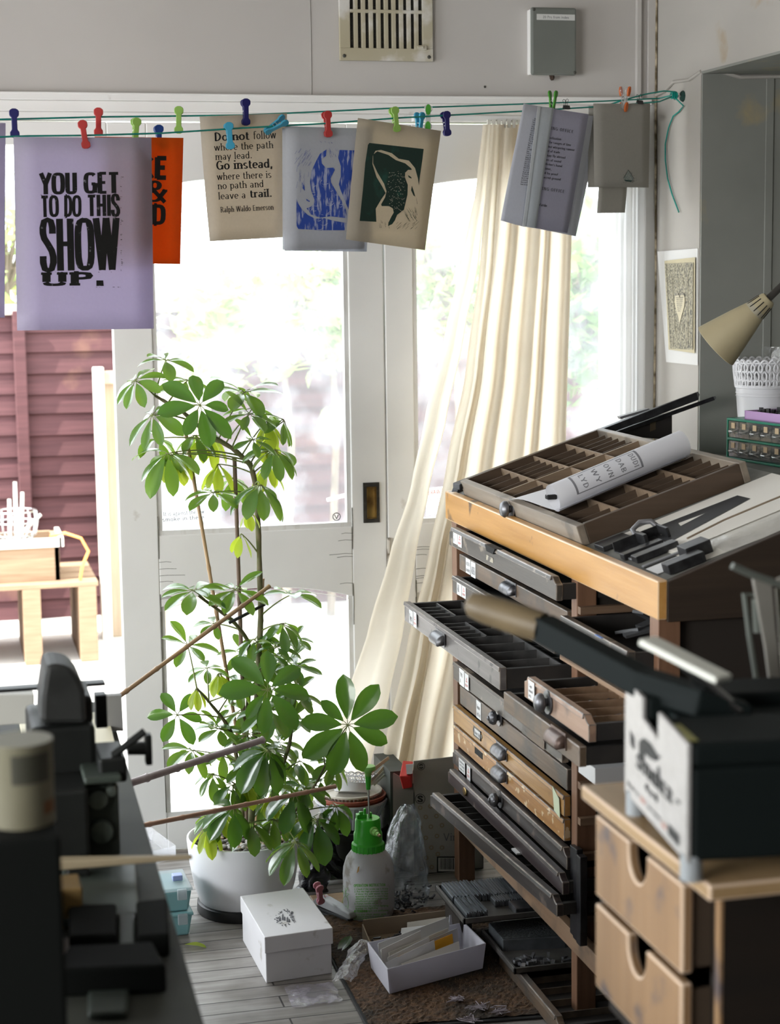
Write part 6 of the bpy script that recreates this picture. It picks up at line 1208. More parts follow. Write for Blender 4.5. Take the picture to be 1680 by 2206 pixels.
pts = [(1.228, 3.90), (1.375, 3.88)]+[(1.375+.045*sin(t*pi/12), 3.88+.045+.06-.105*cos(t*pi/12)) for t in range(1, 7)]+[(1.36, 4.015), (1.228, 4.015)]
MB().prism([(x, y, .0495) for x, y in pts], (0, 0, .030)).build('body', slug, gbk, bevel=.002); MB().prism([(x*.97+.038, y*.96+.158, .0796) for x, y in pts], (0, 0, .0012)).build('face', mat('textured_lead_face', (.085, .095, .10), .5, (.05, .055, .06), (160, 160, 160), metal=.5, bump=.5), gbk)
pieces('loose_type', 'handful of metal type spilled at the edge of the lower galley tray', 'type', [(V((1.27, 3.81, 0)), 30, (.045, .028), .055), (V((1.40, 3.80, 0)), 16, (.06, .02), .052)], 23, bright, size=(.012, .004, .004))
lc = thing('type_case', 'low brown type case pushed under the cabinet beside its post', 'case', (1.45, 3.65, 0))
drawer(.046, .006, 1.228, 3.50, 3.93, bdr, par=lc, depth=.46, cells=lattice(3, 6, 31, False), divm=div, name='tray_front')
tag(MB().bx((1.287, 3.575, .20), (1.299, 3.60, .40)).bx((1.283, 3.545, .20), (1.298, 3.57, .405)).bx((1.28, 3.515, .2), (1.297, 3.54, .398)).build('iron_furniture', mat('black_bar_iron', (.018, .018, .02), .35, (.04, .04, .045), (30, 30, 30), metal=.6), bevel=.002), 'black iron bars standing on the cabinet rail beside the post', 'bars')
# ================================================================ on the sloping top
TU = V((1, 0, TS)).normalized(); TN = V((-TS, 0, 1)).normalized()
TP = V((1.32, 0, 1.0472))
def top(px, py, h=0): return on(px, py, TP+TN*h, TN)
def tw(x, y, h=0): return V((x, y, tz(x)))+TN*h
cs = thing('type_case', 'weathered wooden type case lying on the sloping cabinet top, its cells nearly empty', 'case', tw(1.33, 4.06))
cw = wood('weathered_grey_case_wood', (.27, .225, .175), (.19, .155, .12), 'y', .5, 45, stain=(.12, .10, .08), stain_scale=9, stain_at=(.62, .74)); csd = wood('dark_brown_case_side', (.085, .055, .035), (.055, .035, .022), 'x', .5, 40)
cy0, cy1, cx0, cx1, ch = 3.625, 4.515, 1.325, 1.70, .047
def sl_box(m, xa, xb, ya, yb, h0, h1): return m.hexa([tw(xa, ya, h0), tw(xb, ya, h0), tw(xb, yb, h0), tw(xa, yb, h0), tw(xa, ya, h1), tw(xb, ya, h1), tw(xb, yb, h1), tw(xa, yb, h1)])
sl_box(MB(), cx0, cx0+.018, cy0, cy1, 0, ch).build('front_board', cw, cs, bevel=.002)
m = MB(); sl_box(m, cx0+.018, cx1, cy0, cy0+.014, 0, ch); m.build('side_board', csd, cs, bevel=.0015)
m = MB(); sl_box(m, cx0+.018, cx1, cy1-.014, cy1, 0, ch); m.build('side_board', csd, cs, bevel=.0015)
sl_box(MB(), cx1, cx1+.016, cy0, cy1, 0, ch).build('back_board', cw, cs, bevel=.002)
sl_box(MB(), cx0+.018, cx1, cy0+.014, cy1-.014, .002, .006).build('bottom', wood('case_bottom', (.06, .038, .024), (.035, .022, .014), 'x', .6), cs)
pw = wood('case_strip', (.24, .17, .11), (.16, .11, .07), 'x', .6, 40); m = MB(); yi0, yi1 = cy0+.014, cy1-.014
for f_ in (.33, .66): y = yi1-(yi1-yi0)*f_; sl_box(MB(), cx0+.018, cx1, y-.004, y+.004, .006, ch-.003).build('main_partition', pw, cs)
m = MB(); m2_ = MB(); rd = random.Random(3)
for (f0, f1) in ((0, .33), (.33, .66), (.66, 1)):
    ya, yb = yi1-(yi1-yi0)*f0, yi1-(yi1-yi0)*f1
    for j in range(4):
        xa, xb = cx0+.018+(cx1-cx0-.018)*j/4, cx0+.018+(cx1-cx0-.018)*(j+1)/4
        if j: sl_box(m2_, xa-.0015, xa+.0015, yb, ya, .006, ch-.005)
        n_ = 4 if rd.random() < .45 else 6
        for i in range(1, n_): y = ya+(yb-ya)*i/n_; sl_box(m, xa, xb, y-.0011, y+.0011, .006, ch-.010)
m2_.build('cross_partition', pw, cs); m.build('partition', wood('thin_case_strip', (.10, .066, .042), (.06, .04, .026), 'x', .6), cs)  # strips darkened to paint the deep shade inside the cells
kx = tw(cx0, 4.10, .024); knob(cs, kx.x, kx.y, kx.z, .020)
label(cs, cx0-.0006, 4.37, tw(cx0, 0, .026).z, .042, .036, ['The', 'Ornament', 'Mixed'])
rs = [(tw(1.36+.03*i, 4.40-.09*(i % 3), .008)) for i in range(8)]
tag(pieces('metal_type', 'few bright bits of type left in the cells of the case on the cabinet top', 'type', [(V((q.x, q.y, 0)), 3, (.01, .02), q.z) for q in rs], 9, bright, size=(.006, .002, .002)), 'few bright bits of type left in the cells of the case on the cabinet top', 'type', kind='stuff')
# rolled proof lying across the case
A_ = on(1209, 1104, tw(1.33, 0, ch), TN); B_ = on(1490, 985, tw(1.33, 0, ch), TN); rr_ = .033; ad = (B_-A_).normalized()
pr_ = mat('proof_paper', (.80, .80, .83), .6, trans=.25)
side = TN.cross(ad).normalized()   # towards the far end of the case
rp = thing('rolled_proof', 'half-rolled white proof sheet lying across the type case on the cabinet top', 'paper', A_)
cA, cB = A_+TN*rr_+side*rr_*.6, B_+TN*rr_+side*rr_*.6
def rollf(u, v, e=0):
    a0 = -.9-v*(2*pi*1.12); r = rr_*(1-.12*v)+e; return cA.lerp(cB, u)+(TN*sin(a0)+side*-cos(a0))*r
MB().grid(rollf, 10, 44).build('roll', pr_, rp, smooth=80)
def tailf(u, v): return cA.lerp(cB, u*.97)+TN*(-rr_+.003+.020*sin(pi*v)*v)+side*(v*.28*(1-.72*u))-TN*.0
MB().grid(tailf, 8, 10).build('loose_edge', pr_, rp, smooth=80)
fr_ = lambda x, y: rollf(x, y, .0006); m = MB()
def strip(x0, y0, x1, y1): n_ = 8; m.add([fr_(x0, y0+(y1-y0)*i/n_) for i in range(n_+1)]+[fr_(x1, y0+(y1-y0)*i/n_) for i in range(n_+1)], [(i, i+1, n_+2+i, n_+1+i) for i in range(n_)])
ya_, yb_ = .80, 1.0    # visible face of the roll
strip(.13, .56, .145, .80); strip(.62, .56, .635, .80); m.add([fr_(.13+.5*i/8, .56) for i in range(9)]+[fr_(.13+.5*i/8, .571) for i in range(9)], [(i, i+1, 10+i, 9+i) for i in range(8)])
m.add([fr_(.13+.5*i/8, .79) for i in range(9)]+[fr_(.13+.5*i/8, .80) for i in range(9)], [(i, i+1, 10+i, 9+i) for i in range(8)])
m.build('border', mat('grey_proof_ink', (.22, .22, .24), .6), rp); m = MB()
for k, s_ in enumerate(('LYD', 'WY', 'OVN', 'DAB', 'DUDI')): x = .19+.095*k; letters(m, s_, lambda a, b: fr_(a, b), (x, .60), (x, .77), .035, .12, .08, serif=.03)
m.build('lettering', mat('grey_proof_ink', (0, 0, 0)), rp)
for k, c_ in enumerate((rollf(.03, .30, .002), rollf(.985, .18, .002))): tag(MB().bx(c_+V((-.012, -.010, -.005)), c_+V((.012, .010, .006))).build('magnet', mat('black_gap', (0, 0, 0)), bevel=.003), ('small black magnet at the near end of the rolled proof', 'small black magnet at the far end of the rolled proof')[k], 'magnet')
# black bars and box at the window end of the top
bkm = mat('black_bar_iron', (0, 0, 0))
tag(MB().hexa([at(975, 1053, y=4.535), at(990, 1056, y=4.505), at(1505, 862, y=4.505), at(1508, 850, y=4.535), at(975, 1040, y=4.535), at(990, 1044, y=4.505), at(1500, 845, y=4.505), at(1503, 843, y=4.535)]).build('iron_bar', bkm, bevel=.002), 'thick black bar jutting up past the wall corner along the cabinet top', 'bar', 'black bars along the cabinet top')
tag(MB().hexa([at(972, 1060, y=4.57), at(985, 1060, y=4.552), at(1540, 862, y=4.552), at(1543, 858, y=4.57), at(975, 1051, y=4.57), at(986, 1053, y=4.552), at(1536, 854, y=4.552), at(1541, 853, y=4.57)]).build('iron_bar', bkm, bevel=.001), 'thin black bar lying beneath the thicker one at the window end of the cabinet top', 'bar', 'black bars along the cabinet top')
db = thing('dark_box', 'black box standing at the back of the cabinet top below the iron bars', 'box', at(1400, 945, y=4.56)); a_, b_ = at(1300, 940, y=4.575), at(1448, 945, y=4.575)
MB().prism([at(1285, 935, y=4.575), at(1448, 948, y=4.575), at(1448, 888, y=4.575), at(1300, 924, y=4.575)], (0, .012, 0)).build('body', mat('black_brown_board', (.018, .014, .012), .6), db, bevel=.002)
MB().prism([at(1400, 905, y=4.574), at(1412, 905, y=4.574), at(1412, 925, y=4.574), at(1400, 930, y=4.574)], (0, -.001, 0)).build('stripe', mat('dark_ochre', (.07, .05, .025), .6), db)
tag(MB().prism([at(1335, 898, y=4.53), at(1398, 880, y=4.53), at(1400, 884, y=4.53), at(1338, 903, y=4.53)], (0, .02, 0)).build('rule_strip', mat('steel_grey', (0, 0, 0))), 'thin pale steel strip resting on the black bars', 'strip')

# large proofs to the right of the case
pcr = mat('cream_proof_paper', (.74, .71, .65), .7)
lp2 = thing('letter_print', 'large cream sheet printed with a big black capital letter on the sloping top', 'print', top(1500, 1100))
q = [top(1318, 1160, .004), top(1470, 1188, .004), top(1800, 1052, .004), top(1640, 1000, .006), top(1800, 930, .03)]
MB().add([top(1318, 1160, .004), top(1458, 1190, .004), tw(1.758, 3.33, .004), tw(1.758, 3.61, .004)], [(0, 1, 2, 3)]).build('sheet', pcr, lp2, solid=.0006)
m = MB(); fA = lambda x, y: top(x, y, .0052); poly(m, [(1382, 1147), (1588, 1067), (1616, 1074), (1440, 1169), (1422, 1165), (1408, 1152)], fA); m.build('big_letter', mat('dull_black_ink', (.018, .018, .02), .55), lp2)
m = MB(); fB = lambda x, y: top(x, y, .0058); poly(m, [(1461, 1127), (1518, 1106), (1466, 1133)], fB); poly(m, [(1418, 1146), (1429, 1150), (1424, 1153)], fB); m.build('letter_counter', pcr, lp2)
tag(MB().add([tw(1.40, 3.20, .0015), tw(1.755, 3.19, .0015), tw(1.755, 3.36, .0015), tw(1.405, 3.36, .0015)], [(0, 1, 2, 3)]).build('proof_sheet', mat('off_white_proof_paper', (.70, .68, .62), .7), solid=.0005), 'lower cream sheet under the big letter print, along the edge of the sloping top', 'paper')
tag(MB().tube([top(1480, 1160, .012), top(1560, 1120, .014), top(1660, 1078, .016), top(1700, 1062, .016)], .0022, 6).build('thin_rod', mat('brown_rod', (.2, .15, .1), .6)), 'thin brown rod lying between the two cream sheets', 'rod')
tag(crumple('film_sleeve', lambda u, v: (tw(1.45, 3.17, .008)).lerp(tw(1.74, 3.165, .008), u).lerp(tw(1.44, 3.275, .010).lerp(tw(1.74, 3.30, .010), u), v)+TN*.012*sin(pi*v), 10, 6, .002, 6, glassy('film_sleeve', .2, gloss=.3, rough=.12, dirtcol=(.6, .58, .55), pscale=14)), 'clear folded film sleeve at the edge of the sloping top', 'sleeve')
# small black tools near the front rail
cst = mat('cast_black_tool', (.03, .03, .032), .38, (.06, .06, .062), (40, 40, 40), metal=.6); stl = mat('steel_grey', (0, 0, 0))
def tbox(name, lb, cat, xa, xb, ya, yb, h0, h1, m_, group=None, bev=.0015):
    return tag(sl_box(MB(), xa, xb, ya, yb, h0, h1).build(name, m_, bevel=bev), lb, cat, group)
st_ = thing('composing_stick', 'black iron composing stick with a thumb clamp lying by the type case', 'stick', tw(1.40, 3.50))
m = MB(); sl_box(m, 1.345, 1.45, 3.44, 3.485, .002, .005); sl_box(m, 1.345, 1.45, 3.482, 3.486, .002, .024); sl_box(m, 1.442, 1.448, 3.43, 3.486, .002, .026); m.build('bed', cst, st_, bevel=.001)
m = MB(); sl_box(m, 1.395, 1.403, 3.435, 3.484, .005, .028); m.build('knee', cst, st_, bevel=.001)
m = MB().tube([tw(1.40, 3.49, .012), tw(1.40, 3.505, .028), tw(1.42, 3.51, .036), tw(1.44, 3.50, .032), tw(1.45, 3.49, .014)], .006, 8); m.build('clamp', stl, st_, smooth=60)
tl = ['upper dark metal bar beside the composing stick on the front rail', 'second dark metal bar beside the composing stick', 'third dark metal bar with a slot, near the cabinet edge', 'pale metal strip lying between the dark bars on the front rail', 'short black metal block at the near corner of the sloping top', 'black channel-shaped metal block on the near corner of the top', 'thin steel rule lying on the near corner of the sloping top']
for k, (xa, xb, ya, yb, h1, m_) in enumerate(((1.335, 1.40, 3.52, 3.575, .012, cst), (1.335, 1.42, 3.40, 3.425, .014, cst), (1.34, 1.43, 3.345, 3.375, .016, cst), (1.34, 1.44, 3.378, 3.396, .007, bright), (1.345, 1.42, 3.19, 3.225, .022, cst), (1.40, 1.452, 3.23, 3.275, .028, cst), (1.335, 1.45, 3.30, 3.312, .006, stl))):
    tbox(('metal_bar', 'metal_bar', 'metal_bar', 'metal_strip', 'metal_block', 'metal_block', 'steel_rule')[k], tl[k], ('bar', 'bar', 'bar', 'strip', 'block', 'block', 'rule')[k], xa, xb, ya, yb, .002, h1, m_)
tbox('paper_scrap', 'torn white paper under the metal bits near the cabinet edge', 'paper', 1.335, 1.40, 3.23, 3.29, .001, .003, pap)

# ================================================================ alcove
wtp = thing('worktop', 'mottled grey worktop filling the alcove behind the type cabinet', 'worktop', (2.2, 3.6, 0))
MB().bx((1.80, 3.06, 1.088), (2.6, 4.665, 1.12)).build('top', mat('mottled_grey_board', (0, 0, 0)), wtp, bevel=.002)
for x, y in ((1.83, 3.1), (1.83, 4.58), (2.52, 3.1), (2.52, 4.58)): MB().bx((x, y, 0), (x+.05, y+.05, 1.088)).build('leg', MATS['dark_carcass'], wtp)
grn = mat('green_enamel', (.0, .17, .095), .4); drw = glassy('drawer_clear_plastic', .22, gloss=.2, rough=.08, dirtcol=(.35, .36, .36), tint=(.8, .82, .82)); drk = mat('dark_drawer_inside', (.03, .032, .032), .6); tan2 = mat('tan_label', (.55, .42, .26), .7)
ga, gb_ = at(1564, 985, z=1.125), at(1676, 1003, z=1.125); gx = V((gb_.x-ga.x, gb_.y-ga.y, 0)).normalized(); gy = V((-gx.y, gx.x, 0)); gy = gy if gy.x > 0 else -gy
gc = thing('parts_cabinet', 'green metal cabinet of ten clear little drawers on the alcove shelf', 'cabinet', ga)
GWd, GH, GD = .262, .112, .15
def gp(a_, b_, h_): return V((ga.x, ga.y, 1.121))+gx*a_+gy*b_+V((0, 0, h_))
def gbx(m, a0, a1, b0, b1, h0, h1): return m.hexa([gp(a0, b0, h0), gp(a1, b0, h0), gp(a1, b1, h0), gp(a0, b1, h0), gp(a0, b0, h1), gp(a1, b0, h1), gp(a1, b1, h1), gp(a0, b1, h1)])
m = MB(); t_ = .006
for h0 in (0, GH/2-t_/2, GH-t_): gbx(m, 0, GWd, 0, GD, h0, h0+t_)
for a0 in (0, GWd-t_): gbx(m, a0, a0+t_, 0, GD, 0, GH)
gbx(m, 0, GWd, GD-.004, GD, 0, GH); m.build('casing', grn, gc, bevel=.001)
for r_ in range(2):
    for k in range(5):
        a0 = t_+.0015+k*(GWd-2*t_)/5; a1 = a0+(GWd-2*t_)/5-.003; h0 = r_*(GH/2-t_/2)+t_+.002; h1 = h0+GH/2-1.5*t_-.004
        d_ = gbx(MB(), a0, a1, .002, .005, h0, h1).build('drawer', drw, gc); gbx(MB(), a0+.002, a1-.002, .03, .10, h0, h1*.0+h0+.022).build('contents', drk, d_)
        am = (a0+a1)/2; m = MB(); hm = h0+.016; m.tube([gp(am-.018, .001, hm+.005), gp(am-.008, -.008, hm), gp(am+.008, -.008, hm), gp(am+.018, .001, hm+.005)], .0022, 6); m.tube([gp(am-.018, .001, hm-.006), gp(am-.008, -.008, hm), gp(am+.008, -.008, hm), gp(am+.018, .001, hm-.006)], .0018, 6); m.build('handle', glassy('clear_handle', .4, gloss=.35, rough=.1, dirtcol=(.55, .55, .52)), d_)
        gbx(MB(), am-.009, am+.007, .0005, .0018, h1-.019, h1-.004).build('label', tan2, d_)
lt_ = thing('lilac_tray', 'lilac plastic tray of small black bits on top of the green parts cabinet', 'tray', gp(.12, .06, GH))
m = MB()
for (a0, a1, b0, b1, h0, h1) in ((.07, .27, .01, .13, 0, .003), (.07, .27, .01, .013, 0, .024), (.07, .27, .127, .13, 0, .024), (.07, .073, .01, .13, 0, .024), (.267, .27, .01, .13, 0, .024)): gbx(m, a0, a1, b0, b1, GH+h0, GH+h1)
m.build('tray', mat('lilac_plastic', (.42, .26, .48), .5), lt_)
m = MB(); rd = random.Random(2)
for k in range(40): a0 = rd.uniform(.085, .25); b0 = rd.uniform(.02, .11); gbx(m, a0, a0+.012, b0, b0+.006, GH+.008, GH+.022+rd.uniform(0, .012))
tag(m.build('black_bits', mat('black_plastic', (0, 0, 0))), 'small black bits heaped in the lilac tray', 'bits', kind='stuff')
pcx = at(1602, 850, y=4.50)+V((.092, .06, 0)); pt = thing('lace_pot', 'tall white metal plant pot with a pierced lace rim behind the green parts cabinet', 'pot', (pcx.x, 4.56, 1.121))
zt_ = at(1602, 775, y=4.56).z-1.121
MB().lathe([(0, 0), (.066, 0), (.080, zt_*.70), (.0815, zt_*.715), (.079, zt_*.72), (.065, .004), (0, .004)], (0, 0, 0), 48).build('body', lm, pt, local=True, smooth=40)
m = MB()
for z in (.63, .66): m.tube([V((.0797*cos(2*pi*k/60), .0797*sin(2*pi*k/60), zt_*(z))) for k in range(61)], .0012, 5)
m.build('rim_bead', lm, pt, local=True); lace_pot(pt, .080, .089, zt_*.70, zt_, zt_*.72, 26)
sb_ = V((pcx.x+.015, 4.55, 1.121+zt_*.8)); tag(crumple('plastic_bag', lambda u, v: sb_+V((-.035+.10*u, .02*sin(6*u), .085*v)), 9, 8, .003, 7, glassy('film_bag_pot', .2, gloss=.25, rough=.12, dirtcol=(.6, .62, .62), pscale=40)), 'clear zip bag standing up out of the tall lace-rimmed pot', 'bag')
# desk lamp
ly = 3.86; cream = mat('aged_cream_enamel', (.44, .38, .24), .45, (.39, .33, .205), (8, 8, 8)); n0, n1 = at(1541, 746, y=ly), at(1656, 643, y=ly-.065)
lamp = thing('desk_lamp', 'old cream cone-shaded desk lamp on a dark bendy arm reaching out of the alcove', 'lamp', (2.30, 3.95, 1.12))
la = (n1-n0); LL = la.length; la.normalize(); Q_ = la.to_track_quat('Z', 'Y').to_matrix()
MB().lathe([(.0575, 0), (.059, .001), (.038, LL*.50), (.0275, LL*.72), (.0255, LL*.74), (.0195, LL*.97), (.016, LL), (.0, LL)], n0, 40, T=Q_).build('shade', cream, lamp, smooth=30)
MB().lathe([(.0565, .001), (.036, LL*.50), (.018, LL*.95)], n0, 32, T=Q_).build('shade_lining', mat('dull_cream_inside', (.35, .32, .24), .6), lamp, smooth=50)
m = MB()
for k in range(12):
    a0 = 2*pi*k/12; e = Q_ @ V((cos(a0), sin(a0), 0)); m.tube([n0+la*LL*.745+e*.0258, n0+la*LL*.93+e*.0208], .0013, 4)
m.build('vent_slot', mat('black_gap', (0, 0, 0)), lamp)
MB().lathe([(0, .005), (.012, .008), (.022, .03), (.026, .05), (.015, .07), (.013, .10), (0, .1)], n0+la*.035, 20, T=Q_).build('bulb', mat('unlit_bulb', (.6, .6, .58), .3, trans=.3), lamp, smooth=50)
e1_, e2_ = n1, at(1700, 600, y=ly-.06); MB().tube([n1-la*.01, e2_, V((2.12, 3.97, 1.68)), V((2.26, 3.97, 1.66)), V((2.31, 3.96, 1.48)), V((2.30, 3.95, 1.15))], .0085, 10).build('arm', mat('dark_brown_sleeve', (.045, .04, .036), .5), lamp, smooth=60)
MB().lathe([(0, 0), (.075, 0), (.075, .012), (.03, .026), (.012, .035), (0, .035)], (2.30, 3.95, 1.121), 30).build('base', cream, lamp, smooth=40)
# notice pinned to the pier
X2b = lambda px, py: at(px, py, x=2.0475); nt = thing('pinned_print', 'old engraved title page pinned to the narrow wall beside the alcove', 'print', X2b(1460, 540))
MB().add([at(1416, 542, x=2.040), at(1503, 535, x=2.0485), at(1503, 787, x=2.0485), at(1435, 780, x=2.044)], [(0, 1, 2, 3)]).build('sheet', mat('white_print_paper', (.70, .69, .67), .7, trans=.1), nt, solid=.0006)
X3 = lambda px, py: at(px, py, x=2.0435-(1503-px)*5e-5); pf = lambda o_: (lambda px, py: at(px, py, x=2.0435-(1503-px)*6e-5-o_))
m = MB(); poly(m, [(1431, 562), (1497, 554), (1496, 761), (1440, 753)], pf(.0)); m.build('tinted_ground', mat('yellowed_print', (.50, .44, .29), .7), nt)
eg = mat('fine_engraving', (.10, .095, .08), .7, (.42, .38, .27), (240, 240, 170), .42, .56, detail=6); m = MB(); poly(m, [(1432, 568), (1493, 565), (1492, 753), (1443, 751)], pf(.0012)); m.build('engraving', eg, nt)
lineE = mat('engraving_line', (.36, .33, .24), .7, (.30, .27, .2), (200, 200, 200)); m = MB(); fE = pf(.0022)
def gl(a_, b_, w_=1.1): d_ = V((b_[0]-a_[0], b_[1]-a_[1])); n_ = V((-d_.y, d_.x)).normalized()*w_*.5; poly(m, [(a_[0]+n_.x, a_[1]+n_.y), (b_[0]+n_.x, b_[1]+n_.y), (b_[0]-n_.x, b_[1]-n_.y), (a_[0]-n_.x, a_[1]-n_.y)], fE)
LX = lambda y: 1433+(y-568)*.055
for y in (590, 614, 638, 662, 686, 710, 733): gl((LX(y)+1, y), (LX(y)+14, y)); gl((1481, y), (1492, y))
gl((LX(590), 590), (1492, 588)); gl((1446, 590), (1455, 720)); gl((1481, 588), (1481, 745)); gl((LX(720), 722), (1492, 721)); gl((LX(568)+1, 569), (1492, 567)); gl((LX(568)+1, 570), (LX(750)+1, 750)); gl((1492, 567), (1491, 752))
for k in range(5): gl((1443+10*k, 571), (1443+10*k, 589), .7); gl((1450+9*k, 722), (1450+9*k, 745), .7)
for cx_ in (1455, 1466, 1476):
    pts = arc(cx_, 606, 5, 10, 0, 360, 14)
    for a_, b_ in zip(pts, pts[1:]): gl(a_, b_, .8)
    pts = arc(cx_, 706, 4, 10, 0, 360, 14)
    for a_, b_ in zip(pts, pts[1:]): gl(a_, b_, .8)
m.build('ornament_line', lineE, nt); m = MB()
hp = [(1464+11.5*.0625*16*sin(t)**3*.95, 655-2.0*(13*cos(t)-5*cos(2*t)-2*cos(3*t)-cos(4*t))*(1 if cos(t) > -.3 else 1.35)) for t in [2*pi*i/36 for i in range(36)]]
poly(m, hp, pf(.003)); m.build('heart_panel', mat('heart_cream', (.56, .50, .35), .7), nt); m = MB(); fH = pf(.0036)
letters(m, 'NEW TESTA', fH, (1454, 637), (1474, 636), 5, .13, .08, serif=.03)
for k in range(8): letters(m, 'MENT OF THE WORD', fH, (1456+k*.5, 642+4.2*k), (1472-k*.9, 641.6+4.2*k), 2.4, .13, .1)
m.build('lettering', gtxt, nt)
# ================================================================ near furniture: pine chest with the lever machine
pine = wood('stained_pine', (.30, .185, .095), (.235, .14, .07), 'z', .45, 30, stain=(.10, .08, .078), stain_scale=13, stain_at=(.64, .76)); pinet = wood('pine_top', (.40, .27, .14), (.32, .21, .10), 'y', .4, 30)
edge = mat('cut_edge_highlight', (.62, .47, .34), .35)  # pale bevel paints the window's reflection on the cut edges
chx, cy0_, cy1_, cz0, cz1 = .775, 1.765, 2.085, .735, 1.0
pc_ = thing('pine_chest', 'small stained pine chest of two notched drawers on a stool', 'chest', (.95, 1.9, cz0))
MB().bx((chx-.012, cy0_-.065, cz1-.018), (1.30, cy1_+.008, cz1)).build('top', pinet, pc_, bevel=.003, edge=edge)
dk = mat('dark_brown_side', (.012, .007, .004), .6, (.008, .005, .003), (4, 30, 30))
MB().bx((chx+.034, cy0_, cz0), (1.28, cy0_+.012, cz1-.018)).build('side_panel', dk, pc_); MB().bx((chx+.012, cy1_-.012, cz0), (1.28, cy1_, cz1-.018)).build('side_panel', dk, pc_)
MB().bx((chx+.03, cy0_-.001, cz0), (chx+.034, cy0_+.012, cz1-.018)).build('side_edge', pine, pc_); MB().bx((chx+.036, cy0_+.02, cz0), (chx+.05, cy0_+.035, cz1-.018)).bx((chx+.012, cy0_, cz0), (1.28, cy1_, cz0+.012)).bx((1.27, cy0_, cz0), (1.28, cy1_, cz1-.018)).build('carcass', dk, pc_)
for k, (za, zb_) in enumerate(((.862, .966), (.742, .851))):
    n0_, n1_ = 1.905, 1.962; pts = [(cy1_-.012, zb_), (cy1_-.012, za), (cy0_+.035, za), (cy0_+.035, zb_), (n0_, zb_)]+[((n0_+n1_)/2-(n1_-n0_)/2*cos(t*pi/10), zb_-.012-.030*sin(t*pi/10)) for t in range(11)]+[(n1_, zb_)]
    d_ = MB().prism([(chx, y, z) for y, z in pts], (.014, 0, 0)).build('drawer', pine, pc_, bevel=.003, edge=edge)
    MB().bx((chx+.014, cy0_+.04, za), (1.2, cy0_+.046, zb_-.01)).bx((chx+.014, cy1_-.022, za), (1.2, cy1_-.016, zb_-.01)).bx((chx+.014, cy0_+.04, za), (1.2, cy1_-.016, za+.005)).build('drawer_box', mat('drawer_inside', (.06, .04, .025), .7), d_)
stool = thing('stool', 'dark wooden stool carrying the pine chest', 'stool', (1.0, 1.9, 0))
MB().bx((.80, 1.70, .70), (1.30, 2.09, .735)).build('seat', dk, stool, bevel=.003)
for x in (.815, 1.25):
    for y in (1.70, 2.03): MB().bx((x, y, 0), (x+.04, y+.045, .70)).build('leg', wood('stool_leg', (.26, .155, .085), (.2, .115, .06), 'z', .5), stool, bevel=.003)
# lever machine
fa, fb_ = at(1347, 1705, z=1.022), at(1480, 1860, z=1.022); me = V((fb_.x-fa.x, fb_.y-fa.y, 0)); ML = me.length; me.normalize(); mn = V((-me.y, me.x, 0)); mn = mn if mn.x > 0 else -mn
blk_e = mat('black_green_enamel', (.0035, .007, .007), .7, spec=.2); slv = mat('brushed_silver_face', (.46, .45, .44), .42, (.40, .39, .38), (60, 60, 60), metal=.25); chm = mat('bright_steel', (0, 0, 0))
mc = thing('lever_press', 'small black bench press with a silver face and a long wooden-gripped lever', 'press', V((fa.x, fa.y, 1.0)))
MZ = 1.022; MH = at(1345, 1462, y=fa.y).z-MZ; MD = .20
def mp3(a_, b_, h_): return V((fa.x, fa.y, MZ))+me*a_+mn*b_+V((0, 0, h_))
def mbx(m, a0, a1, b0, b1, h0, h1): return m.hexa([mp3(a0, b0, h0), mp3(a1, b0, h0), mp3(a1, b1, h0), mp3(a0, b1, h0), mp3(a0, b0, h1), mp3(a1, b0, h1), mp3(a1, b1, h1), mp3(a0, b1, h1)])
m = mbx(MB(), 0, ML, .004, MD, 0, MH*.74); mbx(m, 0, ML*.30, .004, MD, MH*.74, MH*.97); mbx(m, ML*.56, ML, .004, MD, MH*.74, MH*.93); m.build('housing', blk_e, mc, bevel=.006)
pl_ = [(0, 0), (ML, 0), (ML, MH*.93), (ML*.56, MH*.97), (ML*.56, MH*.74), (ML*.30, MH*.80), (ML*.30, MH*.97), (0, MH)]
MB().prism([mp3(a_, -.001, h_) for a_, h_ in pl_], mn*.005).build('face_plate', slv, mc, bevel=.001)
for a_ in (.02, ML-.012):
    for b_ in (.02, MD-.03): MB().lathe([(0, -.022), (.012, -.022), (.012, .006), (0, .006)], mp3(a_, b_-.012, 0), 16).build('foot', mat('grey_rubber_foot', (.32, .35, .37), .5), mc, smooth=40)
MFc = lambda u, v: mp3(ML*u, -.0018, MH*(1-v)); m = MB()
letters(m, 'SUMMER', MFc, (.22, .66), (.80, .66), .115, .19, .08, serif=.04); letters(m, 'o', MFc, (.86, .60), (.90, .60), .05, .2, .15); letters(m, '4x4', MFc, (.36, .775), (.58, .775), .065, .16, .1)
m.build('lettering', mat('black_face_print', (.012, .014, .014), .6), mc); m = MB()
poly(m, [(.26, .55), (.26, .42), (.34, .35), (.46, .34), (.57, .38), (.62, .36), (.55, .44), (.45, .47), (.36, .47), (.34, .60)], MFc); poly(m, [(.10, .40), (.18, .44), (.18, .54), (.11, .52)], MFc); poly(m, [(.56, .47), (.60, .46), (.61, .56), (.57, .57)], MFc)
m.build('emblem', mat('black_face_print', (0, 0, 0)), mc); m = MB()
letters(m, 'Made in', MFc, (.06, .90), (.26, .90), .035, .15, .1); m.build('small_print', mat('black_face_print', (0, 0, 0)), mc); m = MB(); letters(m, 'presswork', MFc, (.42, .90), (.62, .90), .035, .15, .1); m.build('small_print', mat('black_face_print', (0, 0, 0)), mc); m = MB(); poly(m, [(.74, .93), (.90, .93), (.90, .84), (.74, .84)], MFc); m.build('small_print', mat('black_face_print', (0, 0, 0)), mc)
